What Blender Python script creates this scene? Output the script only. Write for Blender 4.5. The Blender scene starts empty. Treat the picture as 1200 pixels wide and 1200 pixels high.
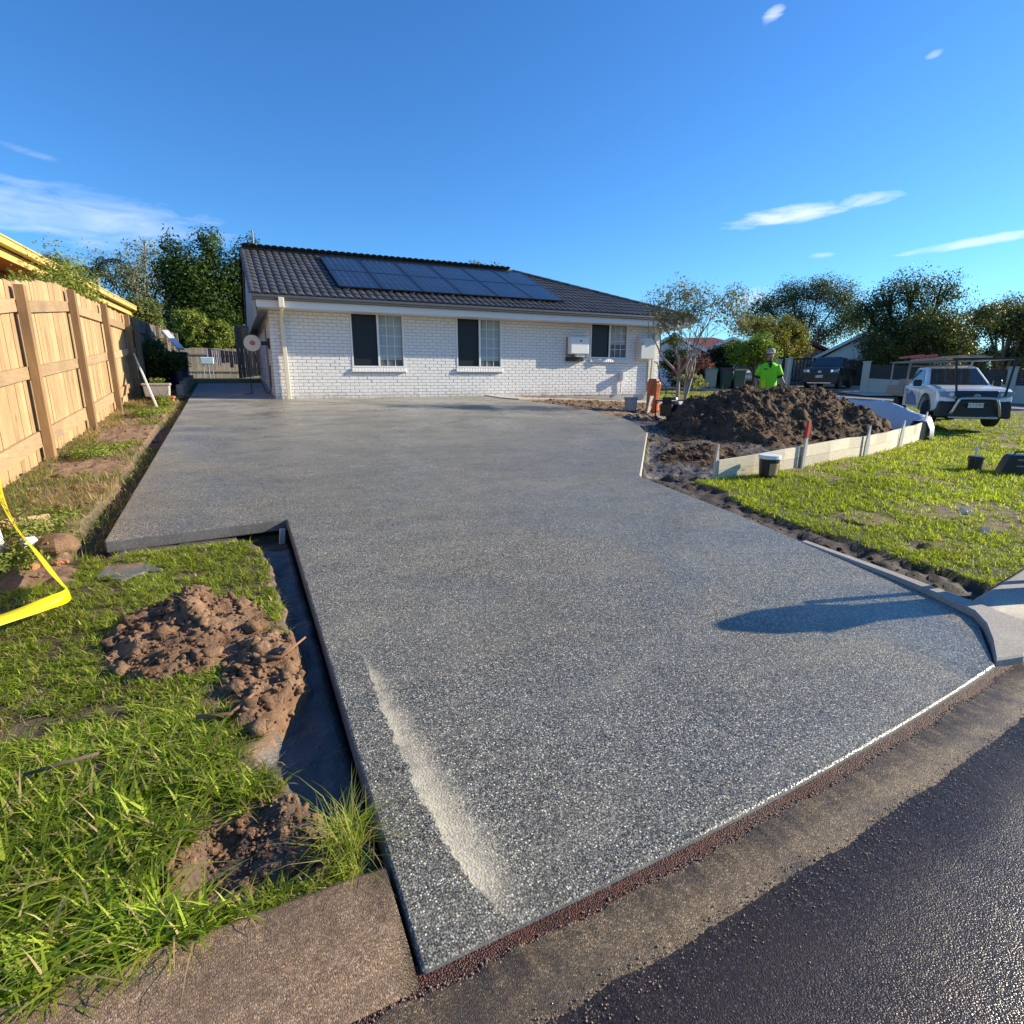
import bpy, bmesh, math, random
import numpy as np
from mathutils import Vector, Matrix, Euler
R = math.radians
random.seed(7)
rng = np.random.default_rng(11)
SC = bpy.context.scene
COL = SC.collection

# ------------------------------------------------------------------ camera
cam = bpy.data.cameras.new('camera')
cam.sensor_width = 36.0
cam.lens = 36.0 * 665 / 1200
cam.clip_start = 0.05
cam.clip_end = 6000
camo = bpy.data.objects.new('camera', cam)
COL.objects.link(camo)
camo.location = (0, 0, 1.6)
camo.rotation_euler = (R(90 - 13.365), 0, R(-25.5))
SC.camera = camo

# ------------------------------------------------------------------ sun and sky
SUN_AZ, SUN_EL = R(102.6), R(22.5)          # azimuth clockwise from +Y
to_sun = Vector((math.sin(SUN_AZ) * math.cos(SUN_EL), math.cos(SUN_AZ) * math.cos(SUN_EL), math.sin(SUN_EL)))
sl = bpy.data.lights.new('sun', 'SUN')
sl.energy = 5.0
sl.angle = R(0.5)
sl.color = (1.0, 0.875, 0.665)
so = bpy.data.objects.new('sun', sl)
COL.objects.link(so)
so.rotation_euler = (-to_sun).to_track_quat('-Z', 'Y').to_euler()
so.location = (20, -4, 12)

world = bpy.data.worlds.new('World')
SC.world = world
world.use_nodes = True
wn = world.node_tree
wn.nodes.clear()
def WN(t, **k):
    n = wn.nodes.new(t)
    for a, v in k.items(): setattr(n, a, v)
    return n
w_out = WN('ShaderNodeOutputWorld')
w_bg = WN('ShaderNodeBackground')
w_bg.inputs['Strength'].default_value = 0.082
sky = WN('ShaderNodeTexSky', sky_type='NISHITA', sun_disc=False, sun_elevation=SUN_EL, sun_rotation=SUN_AZ,
         altitude=0.0, air_density=1.0, dust_density=0.25, ozone_density=2.2)
w_hsv = WN('ShaderNodeHueSaturation')
w_hsv.inputs['Saturation'].default_value = 1.12
w_hsv.inputs['Value'].default_value = 1.0
wn.links.new(sky.outputs[0], w_hsv.inputs['Color'])
# thin clouds: soft streaks at fixed directions of the sky, broken up by noise
w_tc = WN('ShaderNodeTexCoord')
w_sep = WN('ShaderNodeSeparateXYZ')
wn.links.new(w_tc.outputs['Generated'], w_sep.inputs[0])
def wm(op, a, b=None, c=None):
    n = WN('ShaderNodeMath', operation=op)
    for i, v in enumerate((a, b, c)):
        if v is None: continue
        if isinstance(v, (int, float)): n.inputs[i].default_value = v
        else: wn.links.new(v, n.inputs[i])
    return n.outputs[0]
az = wm('ARCTAN2', w_sep.outputs[0], w_sep.outputs[1])
el = wm('ARCSINE', w_sep.outputs[2])
w_cmb = WN('ShaderNodeCombineXYZ')
wn.links.new(wm('MULTIPLY', az, 7.0), w_cmb.inputs[0])
wn.links.new(wm('MULTIPLY', el, 30.0), w_cmb.inputs[1])
w_noi = WN('ShaderNodeTexNoise')
w_noi.inputs['Scale'].default_value = 1.6
w_noi.inputs['Detail'].default_value = 7.0
w_noi.inputs['Roughness'].default_value = 0.62
w_noi.inputs['Distortion'].default_value = 0.5
wn.links.new(w_cmb.outputs[0], w_noi.inputs['Vector'])
def streak(a0, e0, ra, re, tilt, thr, gain):
    da = wm('SUBTRACT', az, a0); de = wm('SUBTRACT', wm('SUBTRACT', el, e0), wm('MULTIPLY', da, tilt))
    r2 = wm('ADD', wm('POWER', wm('DIVIDE', da, ra), 2.0), wm('POWER', wm('DIVIDE', de, re), 2.0))
    body = wm('SUBTRACT', 1.0, r2)
    v = wm('ADD', body, wm('MULTIPLY', wm('SUBTRACT', w_noi.outputs['Fac'], 0.5), 3.2))
    n = WN('ShaderNodeMath', operation='MULTIPLY', use_clamp=True)
    wn.links.new(wm('SUBTRACT', v, thr), n.inputs[0]); n.inputs[1].default_value = gain
    return n.outputs[0]
CLOUDS = [  # azimuth, elevation, half width, half height (rad), tilt, threshold, strength
    (R(50.2), R(13.1), R(7.2), R(0.75), 0.08, 0.15, 0.75),
    (R(62.6), R(9.7), R(7.0), R(0.42), 0.07, 0.2, 0.85),
    (R(52.4), R(9.8), R(1.4), R(0.35), 0.0, 0.5, 0.6),
    (R(46.9), R(26.2), R(1.0), R(0.55), 0.3, 0.1, 0.6),
    (R(58.2), R(21.9), R(0.7), R(0.3), 0.1, 0.3, 0.5),
    (R(47.6), R(6.8), R(3.0), R(1.3), 0.1, 0.4, 0.5),
    (R(-10.0), R(11.6), R(11.0), R(2.1), 0.0, 0.0, 0.30),
    (R(-12.0), R(15.4), R(2.6), R(0.38), -0.15, 0.35, 0.25),
]
acc = None
for c in CLOUDS:
    s = streak(*c)
    acc = s if acc is None else wm('MAXIMUM', acc, s)
w_mix = WN('ShaderNodeMix', data_type='RGBA')
w_mix.inputs[7].default_value = (7.4, 8.0, 8.8, 1)
wn.links.new(wm('MULTIPLY', acc, 0.9), w_mix.inputs[0])
w_tint = WN('ShaderNodeMix', data_type='RGBA', blend_type='MULTIPLY')      # a deep clear blue, over the whole sky
w_tint.inputs[0].default_value = 1.0
w_tint.inputs[7].default_value = (0.53, 0.975, 1.43, 1)
wn.links.new(w_hsv.outputs[0], w_tint.inputs[6])
wn.links.new(w_tint.outputs[2], w_mix.inputs[6])
wn.links.new(w_mix.outputs[2], w_bg.inputs['Color'])
wn.links.new(w_bg.outputs[0], w_out.inputs[0])

SC.view_settings.view_transform = 'Standard'
SC.view_settings.look = 'None'
SC.view_settings.exposure = 0.88
SC.view_settings.gamma = 1.0
SC.render.engine = 'CYCLES'
SC.cycles.use_denoising = True
SC.cycles.max_bounces = 6

# ------------------------------------------------------------------ numeric helpers
def ss(a, b, x):
    t = np.clip((np.asarray(x, float) - a) / (b - a), 0, 1)
    return t * t * (3 - 2 * t)
def _h(ix, iy, s):
    n = (ix.astype(np.int64) * 374761393 + iy.astype(np.int64) * 668265263 + s * 1442695041) & 0xFFFFFFFF
    n = ((n ^ (n >> 13)) * 1274126177) & 0xFFFFFFFF
    return ((n ^ (n >> 16)) & 0xFFFF) / 65535.0
def vn(x, y, s=0):
    x = np.asarray(x, float); y = np.asarray(y, float)
    ix = np.floor(x); iy = np.floor(y); fx = x - ix; fy = y - iy
    fx = fx * fx * (3 - 2 * fx); fy = fy * fy * (3 - 2 * fy)
    a = _h(ix, iy, s); b = _h(ix + 1, iy, s); c = _h(ix, iy + 1, s); d = _h(ix + 1, iy + 1, s)
    return (a * (1 - fx) + b * fx) * (1 - fy) + (c * (1 - fx) + d * fx) * fy
def fbm(x, y, o=4, s=0, g=0.5):
    v = 0; a = 1; t = 0
    for i in range(o):
        v = v + a * vn(np.asarray(x) * 2 ** i + 17.3 * i, np.asarray(y) * 2 ** i - 9.1 * i, s + i); t += a; a *= g
    return v / t
def S(y):                                   # the plane the plot lies on, rising from the street to the house
    return 1.05 + 0.068 * (np.minimum(np.maximum(y, 1.2), 24.0) - 16.3)
def G(x, y):                                # finished ground level
    return S(np.asarray(y, float)) - 0.52 * ss(8, 18, x)
def ye(x):                                  # back of the gutter along the street
    x = np.asarray(x, float); p = np.clip(x, 0, 5)
    return 1.2 + 0.0175 * p * p + 0.175 * np.maximum(x - 5, 0)

# ------------------------------------------------------------------ mesh helpers
def link(name, me, mat=None, parent=None):
    o = bpy.data.objects.new(name, me)
    COL.objects.link(o)
    if mat is not None and me is not None and len(me.materials) == 0: me.materials.append(mat)
    if parent is not None: o.parent = parent
    return o
def mesh_np(name, V, quads=None, tris=None, col=None, smooth=False):
    me = bpy.data.meshes.new(name)
    V = np.asarray(V, np.float32)
    nq = 0 if quads is None else len(quads); ntr = 0 if tris is None else len(tris)
    me.vertices.add(len(V)); me.vertices.foreach_set('co', V.ravel())
    me.loops.add(nq * 4 + ntr * 3); me.polygons.add(nq + ntr)
    idx = []; st = []
    if nq: idx.append(np.asarray(quads, np.int32).ravel()); st.append(np.arange(nq, dtype=np.int32) * 4)
    if ntr: idx.append(np.asarray(tris, np.int32).ravel()); st.append(nq * 4 + np.arange(ntr, dtype=np.int32) * 3)
    me.loops.foreach_set('vertex_index', np.concatenate(idx))
    me.polygons.foreach_set('loop_start', np.concatenate(st))
    if smooth: me.polygons.foreach_set('use_smooth', np.ones(nq + ntr, bool))
    if col is not None:
        a = me.color_attributes.new('Col', 'FLOAT_COLOR', 'POINT')
        c = np.ones((len(V), 4), np.float32); c[:, :np.shape(col)[1]] = col
        a.data.foreach_set('color', c.ravel())
    me.update(calc_edges=True); me.validate()
    return me
class MB:
    def __init__(s): s.v = []; s.f = []
    def add(s, vs, fs):
        o = len(s.v); s.v += [tuple(p) for p in vs]; s.f += [tuple(i + o for i in f) for f in fs]; return s
    def box(s, c, d, rot=None, taper=None):
        hx, hy, hz = d[0] / 2, d[1] / 2, d[2] / 2
        vs = [Vector((x * hx, y * hy, z * hz)) for z in (-1, 1) for y in (-1, 1) for x in (-1, 1)]
        if taper:
            for q in vs[4:]: q.x *= taper; q.y *= taper
        if rot is not None:
            m = rot if isinstance(rot, Matrix) else Euler(rot).to_matrix()
            vs = [m @ q for q in vs]
        return s.add([q + Vector(c) for q in vs], [(0, 2, 3, 1), (4, 5, 7, 6), (0, 1, 5, 4), (2, 6, 7, 3), (0, 4, 6, 2), (1, 3, 7, 5)])
    def bar(s, a, b, w, h, up=(0, 0, 1)):
        a = Vector(a); b = Vector(b); d = b - a; L = d.length; d.normalize(); u = Vector(up)
        sd = d.cross(u)
        if sd.length < 1e-4: sd = d.cross(Vector((0, 1, 0)))
        sd.normalize(); u = sd.cross(d)
        return s.box((a + b) / 2, (L, w, h), Matrix((d, -sd, u)).transposed())
    def tube(s, pts, r, n=8, caps=True):
        P = [Vector(p) for p in pts]; rr = r if isinstance(r, (list, tuple)) else [r] * len(P)
        vs = []; fs = []; prev = None
        for i, p in enumerate(P):
            t = (P[min(i + 1, len(P) - 1)] - P[max(i - 1, 0)]).normalized()
            if prev is None:
                a = t.cross(Vector((0, 0, 1)))
                if a.length < 0.05: a = t.cross(Vector((0, 1, 0)))
            else: a = prev - t * prev.dot(t)
            a.normalize(); b = t.cross(a); prev = a
            for k in range(n):
                q = 2 * math.pi * k / n
                vs.append(p + (a * math.cos(q) + b * math.sin(q)) * rr[i])
        for i in range(len(P) - 1):
            for k in range(n): fs.append((i * n + k, i * n + (k + 1) % n, (i + 1) * n + (k + 1) % n, (i + 1) * n + k))
        if caps: fs += [tuple(range(n - 1, -1, -1)), tuple((len(P) - 1) * n + k for k in range(n))]
        return s.add(vs, fs)
    def lathe(s, prof, n=20, c=(0, 0, 0), axis='z'):
        vs = []; fs = []
        for (r, z) in prof:
            for k in range(n):
                q = 2 * math.pi * k / n; x, y = r * math.cos(q), r * math.sin(q)
                p = (x, y, z) if axis == 'z' else ((z, x, y) if axis == 'x' else (x, z, y))
                vs.append((p[0] + c[0], p[1] + c[1], p[2] + c[2]))
        for i in range(len(prof) - 1):
            for k in range(n): fs.append((i * n + k, i * n + (k + 1) % n, (i + 1) * n + (k + 1) % n, (i + 1) * n + k))
        fs += [tuple(range(n - 1, -1, -1)), tuple((len(prof) - 1) * n + k for k in range(n))]
        return s.add(vs, fs)
    def prism(s, poly, h, base=0.0, f=None):    # polygon in plan extruded upward, or mapped through f(u, v, w)
        n = len(poly); g = f or (lambda u, v, w: (u, v, w))
        vs = [g(p[0], p[1], base) for p in poly] + [g(p[0], p[1], base + h) for p in poly]
        return s.add(vs, [tuple(range(n - 1, -1, -1)), tuple(range(n, 2 * n))] + [(i, (i + 1) % n, n + (i + 1) % n, n + i) for i in range(n)])
    def mesh(s, name='m', smooth=False, shift=(0, 0, 0)):
        me = bpy.data.meshes.new(name)
        me.from_pydata([(a - shift[0], b - shift[1], c - shift[2]) for a, b, c in s.v], [], s.f)
        if smooth: me.polygons.foreach_set('use_smooth', np.ones(len(me.polygons), bool))
        bm = bmesh.new(); bm.from_mesh(me); bmesh.ops.recalc_face_normals(bm, faces=bm.faces); bm.to_mesh(me); bm.free()
        me.update(); return me
def tag(o, label=None, cat=None, group=None, kind=None):
    if label: o['label'] = label
    if cat: o['category'] = cat
    if group: o['group'] = group
    if kind: o['kind'] = kind
    return o
def thing(name, label, cat, loc=(0, 0, 0), rz=0.0, group=None):
    o = bpy.data.objects.new(name, None); COL.objects.link(o); o.empty_display_size = 0.1
    o.location = loc; o.rotation_euler = (0, 0, rz)
    return tag(o, label, cat, group)
def part(name, mb, mat, parent, world=False, smooth=False, bevel=0.0, label=None, seg=1):
    sh = tuple(parent.location) if (world and parent is not None) else (0, 0, 0)
    o = link(name, mb.mesh(name, smooth, sh), mat, parent)
    if bevel:
        m = o.modifiers.new('bevel', 'BEVEL'); m.width = bevel; m.segments = seg; m.limit_method = 'ANGLE'; m.angle_limit = R(40)
    if label: o['label'] = label
    return o
def struct(name, mb, mat, smooth=False, bevel=0.0):
    o = part(name, mb, mat, None, smooth=smooth, bevel=bevel); o['kind'] = 'structure'; return o
def copy_tree(o, parent=None):
    c = o.copy(); COL.objects.link(c); c.parent = parent
    for ch in list(o.children): copy_tree(ch, c)
    return c
def text_mesh(s, size, depth=0.002, font_align='CENTER'):
    cu = bpy.data.curves.new('t', 'FONT'); cu.body = s; cu.size = size; cu.extrude = depth
    cu.align_x = font_align; cu.align_y = 'CENTER'
    o = bpy.data.objects.new('t', cu); COL.objects.link(o)
    bpy.context.view_layer.update()
    me = bpy.data.meshes.new_from_object(o.evaluated_get(bpy.context.evaluated_depsgraph_get()))
    bpy.data.objects.remove(o); bpy.data.curves.remove(cu)
    return me

# ------------------------------------------------------------------ materials
class NT:
    def __init__(s, name):
        s.m = bpy.data.materials.new(name); s.m.use_nodes = True; s.t = s.m.node_tree
        s.b = s.t.nodes['Principled BSDF']; s.o = s.t.nodes['Material Output']
    def n(s, t, ins=None, **k):
        q = s.t.nodes.new(t)
        for a, v in k.items(): setattr(q, a, v)
        for a, v in (ins or {}).items(): s.put(q.inputs[a], v)
        return q
    def put(s, sock, v):
        if isinstance(v, bpy.types.NodeSocket): s.t.links.new(v, sock)
        elif isinstance(v, (tuple, list)) and len(v) == 3 and sock.type == 'RGBA': sock.default_value = (*v, 1)
        else: sock.default_value = v
    def coord(s, kind='Object'): return s.n('ShaderNodeTexCoord').outputs[kind]
    def noise(s, vec, scale, det=4, rough=0.55, dist=0.0):
        return s.n('ShaderNodeTexNoise', {'Vector': vec, 'Scale': scale, 'Detail': det, 'Roughness': rough, 'Distortion': dist}).outputs['Fac']
    def voro(s, vec, scale, feat='F1', out='Distance', rnd=1.0):
        return s.n('ShaderNodeTexVoronoi', {'Vector': vec, 'Scale': scale, 'Randomness': rnd}, feature=feat).outputs[out]
    def math(s, op, a, b=0.0, clamp=False): return s.n('ShaderNodeMath', {0: a, 1: b}, operation=op, use_clamp=clamp).outputs[0]
    def ramp(s, fac, stops, interp='LINEAR'):
        q = s.n('ShaderNodeValToRGB', {'Fac': fac}); q.color_ramp.interpolation = interp
        e = q.color_ramp.elements
        while len(e) < len(stops): e.new(0.5)
        for el_, (p, c) in zip(e, stops):
            el_.position = p; el_.color = (c, c, c, 1) if isinstance(c, (int, float)) else (*c, 1)
        return q.outputs['Color']
    def mix(s, f, a, b, mode='MIX'):
        return s._mix(f, a, b, mode)
    def _mix(s, f, a, b, mode):
        q = s.t.nodes.new('ShaderNodeMix'); q.data_type = 'RGBA'; q.blend_type = mode
        s.put(q.inputs[0], f); s.put(q.inputs[6], a); s.put(q.inputs[7], b); return q.outputs[2]
    def mapping(s, vec, scale=(1, 1, 1), rot=(0, 0, 0)):
        return s.n('ShaderNodeMapping', {'Vector': vec, 'Scale': scale, 'Rotation': rot}).outputs[0]
    def bump(s, h, strength=0.3, dist=0.01):
        return s.n('ShaderNodeBump', {'Height': h, 'Strength': strength, 'Distance': dist}).outputs[0]
    def set(s, **k):
        for a, v in k.items(): s.put(s.b.inputs[a.replace('_', ' ')], v)
        return s.m
def simple(name, col, rough=0.6, metal=0.0, var=0.15, scale=6.0, bump=0.0, bscale=60.0, rv=0.0, spec=0.5, coat=0.0):
    t = NT(name); v = t.coord()
    f = t.noise(v, scale, 5, 0.6)
    c = t.mix(f, tuple(x * (1 - var) for x in col), tuple(min(1, x * (1 + var)) for x in col))
    if rv:
        r = t.n('ShaderNodeObjectInfo').outputs['Random']
        c = t.mix(1.0, c, t.ramp(r, [(0, 1 - rv), (1, 1 + rv)]), 'MULTIPLY')
    k = dict(Base_Color=c, Roughness=t.math('ADD', rough - 0.06, t.math('MULTIPLY', f, 0.12)), Metallic=metal, Specular_IOR_Level=spec, Coat_Weight=coat)
    if bump: k['Normal'] = t.bump(t.noise(v, bscale, 4, 0.6), bump, 0.01)
    return t.set(**k)
def wood(name, a, b, axis='z', rough=0.75, rv=0.2, stain=None):
    t = NT(name); v = t.coord(); r = t.n('ShaderNodeObjectInfo').outputs['Random']
    sh = t.n('ShaderNodeVectorMath', {0: v, 1: t.n('ShaderNodeCombineXYZ', {0: t.math('MULTIPLY', r, 13.0), 1: t.math('MULTIPLY', r, 7.0), 2: 0.0}).outputs[0]}, operation='ADD').outputs[0]
    sc = {'x': (1.2, 22, 22), 'y': (22, 1.2, 22), 'z': (22, 22, 1.2)}[axis]
    g = t.noise(t.mapping(sh, sc), 3.0, 6, 0.6, 0.6)
    c = t.mix(t.ramp(g, [(0.3, 0.0), (0.7, 1.0)]), a, b)
    if stain:
        c = t.mix(t.ramp(t.noise(sh, 1.3, 4, 0.6), [(0.5, 0.0), (0.72, 0.7)]), c, stain)
    kn = t.voro(t.mapping(sh, {'x': (1.2, 4, 4), 'y': (4, 1.2, 4), 'z': (4, 4, 1.2)}[axis]), 1.0)
    c = t.mix(t.ramp(kn, [(0.03, 0.75), (0.09, 0.0)]), c, tuple(x * 0.35 for x in a))
    c = t.mix(1.0, c, t.ramp(r, [(0, 1 - rv), (1, 1 + rv)]), 'MULTIPLY')
    return t.set(Base_Color=c, Roughness=rough, Normal=t.bump(g, 0.25, 0.004))
def leafmat(name, rough=0.45, trans=0.35, tint=(1, 1, 1)):
    t = NT(name)
    c = t.n('ShaderNodeVertexColor', layer_name='Col').outputs['Color']
    t.set(Base_Color=c, Roughness=rough, Specular_IOR_Level=0.16)
    tr = t.n('ShaderNodeBsdfTranslucent', {'Color': t.mix(1.0, c, (1.5 * tint[0], 1.6 * tint[1], 0.6 * tint[2]), 'MULTIPLY')})
    mx = t.n('ShaderNodeMixShader', {'Fac': trans, 1: t.b.outputs[0], 2: tr.outputs[0]})
    t.t.links.new(mx.outputs[0], t.o.inputs['Surface'])
    return t.m
def emit_free_glass(name, col, rough=0.03, alpha=None):
    t = NT(name); return t.set(Base_Color=col, Roughness=rough, Specular_IOR_Level=0.6)
MAT = {}

def m_ground():
    t = NT('soil'); v = t.coord()
    at = t.n('ShaderNodeVertexColor', layer_name='Col')
    n1 = t.noise(v, 9, 6, 0.65); n2 = t.noise(v, 70, 4, 0.6)
    c = t.mix(1.0, at.outputs['Color'], t.ramp(n1, [(0.25, 0.6), (0.75, 1.4)]), 'MULTIPLY')
    c = t.mix(1.0, c, t.ramp(n2, [(0.2, 0.7), (0.8, 1.3)]), 'MULTIPLY')
    h = t.math('ADD', t.math('MULTIPLY', n1, 1.0), t.math('MULTIPLY', n2, 0.5))
    ro = t.math('SUBTRACT', 0.95, t.math('MULTIPLY', at.outputs['Alpha'], 0.72))
    return t.set(Base_Color=c, Roughness=ro, Normal=t.bump(h, 0.6, 0.02))
def m_aggregate():
    t = NT('exposed_aggregate'); v = t.coord()
    flat = t.mapping(v, (1, 1, 0.0))
    cell = t.n('ShaderNodeTexVoronoi', {'Vector': flat, 'Scale': 135.0}); 
    cell2 = t.n('ShaderNodeTexVoronoi', {'Vector': flat, 'Scale': 240.0})
    sep = t.n('ShaderNodeSeparateColor', {'Color': cell.outputs['Color']}).outputs
    sep2 = t.n('ShaderNodeSeparateColor', {'Color': cell2.outputs['Color']}).outputs
    ST = [(0.0, 0.018), (0.16, 0.05), (0.34, 0.12), (0.54, 0.21), (0.72, 0.34), (0.86, 0.54), (0.955, 0.86)]
    stones = t.ramp(sep[0], ST, 'CONSTANT')
    warm = t.mix(t.ramp(sep[1], [(0.90, 0.0), (0.93, 1.0)]), (1, 1, 1), (1.25, 0.95, 0.62))
    stones = t.mix(1.0, stones, warm, 'MULTIPLY')
    fine = t.ramp(sep2[0], [(0.0, 0.05), (0.4, 0.14), (0.7, 0.25), (0.9, 0.45)], 'CONSTANT')
    dist = cell.outputs['Distance']
    c = t.mix(t.ramp(dist, [(0.40, 1.0), (0.52, 0.0)]), fine, stones)
    big = t.noise(v, 0.55, 5, 0.6, 0.8); mid = t.noise(v, 3.2, 5, 0.65)
    c = t.mix(1.0, c, t.ramp(big, [(0.3, 0.88), (0.7, 1.12)]), 'MULTIPLY')
    c = t.mix(1.0, c, t.ramp(mid, [(0.25, 0.85), (0.75, 1.15)]), 'MULTIPLY')
    # pale cement haze that a hose left in swirls
    sw = t.noise(t.mapping(v, (0.5, 1.4, 1)), 1.1, 6, 0.7, 1.8)
    c = t.mix(t.math('MULTIPLY', t.ramp(sw, [(0.46, 0.0), (0.66, 1.0)]), 0.14), c, (0.44, 0.42, 0.37))
    c = t.mix(1.0, c, (0.93, 0.895, 0.72), 'MULTIPLY')
    sy = t.n('ShaderNodeSeparateXYZ', {'Vector': v}).outputs[1]
    dry = t.math('MULTIPLY', t.math('DIVIDE', t.math('SUBTRACT', sy, 7.0), 8.0, True), t.ramp(t.noise(t.mapping(v, (0.6, 1.3, 1)), 0.9, 6, 0.7, 1.2), [(0.40, 0.10), (0.58, 1.0)]))
    c = t.mix(t.math('MULTIPLY', dry, 0.48), c, (0.50, 0.46, 0.385))      # far end paled in the colour for low sun, with dried patches
    # strip of pale sand washed along one edge
    sx = t.n('ShaderNodeSeparateXYZ', {'Vector': v}).outputs
    yy = t.math('DIVIDE', t.math('SUBTRACT', sx[1], 1.15), 1.9, True)
    cen = t.ramp(yy, [(0.0, 0.60), (0.12, 0.52), (0.25, 0.475), (0.45, 0.465), (0.65, 0.46), (0.9, 0.475), (1.0, 0.48)])
    wid = t.ramp(yy, [(0.0, 0.10), (0.1, 0.17), (0.25, 0.23), (0.5, 0.19), (0.75, 0.13), (0.95, 0.04), (1.0, 0.0)])
    off = t.math('DIVIDE', t.math('SUBTRACT', sx[0], cen), t.math('ADD', wid, 0.003))
    off = t.math('ADD', off, t.math('MULTIPLY', t.math('SUBTRACT', t.noise(v, 14, 5, 0.7), 0.5), 0.5))
    sand = t.math('MULTIPLY', t.ramp(off, [(0.0, 0.0), (0.06, 1.0), (0.35, 0.62), (1.0, 0.0)]), t.ramp(yy, [(0.02, 0.0), (0.12, 1.0), (0.8, 0.7), (0.96, 0.0)]))
    gr = t.noise(v, 130, 3, 0.7)
    sand = t.math('MULTIPLY', sand, t.ramp(t.math('ADD', gr, t.math('MULTIPLY', sand, 0.45)), [(0.58, 0.0), (0.66, 1.0)]))
    sand = t.math('MULTIPLY', sand, t.ramp(t.noise(v, 9, 5, 0.7), [(0.28, 0.25), (0.55, 1.0)]))
    c = t.mix(t.math('MULTIPLY', sand, 0.95), c, (0.70, 0.62, 0.44))
    h = t.math('SUBTRACT', 1.0, dist)
    wet = t.noise(v, 0.8, 4, 0.6, 0.5)
    ro = t.ramp(wet, [(0.36, 0.17), (0.50, 0.40), (0.66, 0.56)])
    return t.set(Base_Color=c, Roughness=ro, Specular_IOR_Level=0.5, Normal=t.bump(h, 0.45, 0.004))
def m_concrete(name, col, dirt, agg=0.25, rough=0.8, wet=0.0):
    t = NT(name); v = t.coord()
    n1 = t.noise(v, 2.2, 6, 0.65, 0.6); n2 = t.noise(v, 90, 4, 0.7); vo = t.voro(v, 160, out='Color')
    c = t.mix(t.ramp(n1, [(0.3, 0.0), (0.7, 1.0)]), col, dirt)
    c = t.mix(agg, c, t.mix(1.0, c, t.ramp(t.n('ShaderNodeSeparateColor', {'Color': vo}).outputs[0], [(0, 0.45), (0.5, 0.9), (0.85, 1.3), (1, 2.2)]), 'MULTIPLY'))
    return t.set(Base_Color=c, Roughness=t.ramp(n1, [(0.3, rough), (0.7, rough - wet)]), Normal=t.bump(t.math('ADD', n2, t.math('MULTIPLY', t.voro(v, 160), 0.5)), 0.38, 0.0025))
def m_rubble(name, stops, scale, bdist, rough, dirt=None):
    t = NT(name); v = t.coord(); flat = t.mapping(v, (1, 1, 0.4))
    cell = t.n('ShaderNodeTexVoronoi', {'Vector': flat, 'Scale': scale}); f = t.n('ShaderNodeSeparateColor', {'Color': cell.outputs['Color']}).outputs[0]
    c = t.ramp(f, stops); n1 = t.noise(v, 3.0, 6, 0.7, 0.7); n2 = t.noise(v, 30, 5, 0.7)
    c = t.mix(1.0, c, t.ramp(n2, [(0.25, 0.6), (0.75, 1.35)]), 'MULTIPLY')
    if dirt: c = t.mix(t.math('MULTIPLY', t.ramp(n1, [(0.45, 0.0), (0.68, 1.0)]), 0.75), c, dirt)
    h = t.math('SUBTRACT', t.math('MULTIPLY', n2, 0.8), cell.outputs['Distance'])
    return t.set(Base_Color=c, Roughness=t.ramp(n1, [(0.35, rough + 0.12), (0.65, rough - 0.1)]), Specular_IOR_Level=0.4, Normal=t.bump(h, 0.9, bdist))
def m_asphalt():
    t = NT('wet_asphalt'); v = t.coord(); flat = t.mapping(v, (1, 1, 0))
    cell = t.n('ShaderNodeTexVoronoi', {'Vector': flat, 'Scale': 230.0}); d = cell.outputs['Distance']
    f = t.n('ShaderNodeSeparateColor', {'Color': cell.outputs['Color']}).outputs[0]
    c = t.ramp(f, [(0, (0.012, 0.008, 0.006)), (0.55, (0.031, 0.021, 0.016)), (0.9, (0.066, 0.047, 0.038)), (1.0, (0.18, 0.14, 0.12))])
    br = t.ramp(t.noise(v, 0.9, 4, 0.6, 0.4), [(0.42, 0.0), (0.7, 0.6)])
    c = t.mix(br, c, (0.060, 0.041, 0.026))
    h = t.math('ADD', t.math('SUBTRACT', 1.0, d), t.math('MULTIPLY', t.noise(v, 40, 3), 0.6))
    ro = t.ramp(t.noise(v, 1.3, 4, 0.6, 0.5), [(0.35, 0.24), (0.65, 0.42)])
    return t.set(Base_Color=c, Roughness=ro, Specular_IOR_Level=0.42, Normal=t.bump(h, 0.8, 0.0022))
def m_brick(col, dark):
    t = NT('painted_brick'); v = t.coord(); r = t.n('ShaderNodeObjectInfo').outputs['Random']
    sh = t.n('ShaderNodeVectorMath', {0: v, 1: t.n('ShaderNodeCombineXYZ', {0: t.math('MULTIPLY', r, 31.0), 1: 0.0, 2: t.math('MULTIPLY', r, 17.0)}).outputs[0]}, operation='ADD').outputs[0]
    n = t.noise(sh, 45, 5, 0.7); n2 = t.noise(sh, 7, 4, 0.6)
    c = t.mix(t.ramp(n2, [(0.3, 0.0), (0.75, 1.0)]), col, dark)
    c = t.mix(t.ramp(n, [(0.28, 0.5), (0.42, 0.0)]), c, tuple(x * 0.5 for x in dark))
    pz = t.n('ShaderNodeSeparateXYZ', {'Vector': t.n('ShaderNodeNewGeometry').outputs['Position']}).outputs[2]
    sp = t.math('MULTIPLY', t.ramp(t.math('SUBTRACT', pz, 1.02), [(0.02, 1.0), (0.26, 0.0)]), t.ramp(t.noise(t.n('ShaderNodeNewGeometry').outputs['Position'], 5, 5, 0.7), [(0.35, 0.0), (0.7, 0.65)]))
    c = t.mix(sp, c, (0.30, 0.22, 0.15))      # mud splashed on the lowest courses
    return t.set(Base_Color=c, Roughness=0.62, Normal=t.bump(t.math('ADD', n, t.math('MULTIPLY', n2, 0.7)), 0.8, 0.012))
MAT['soil'] = m_ground()
MAT['aggregate'] = m_aggregate()
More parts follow.
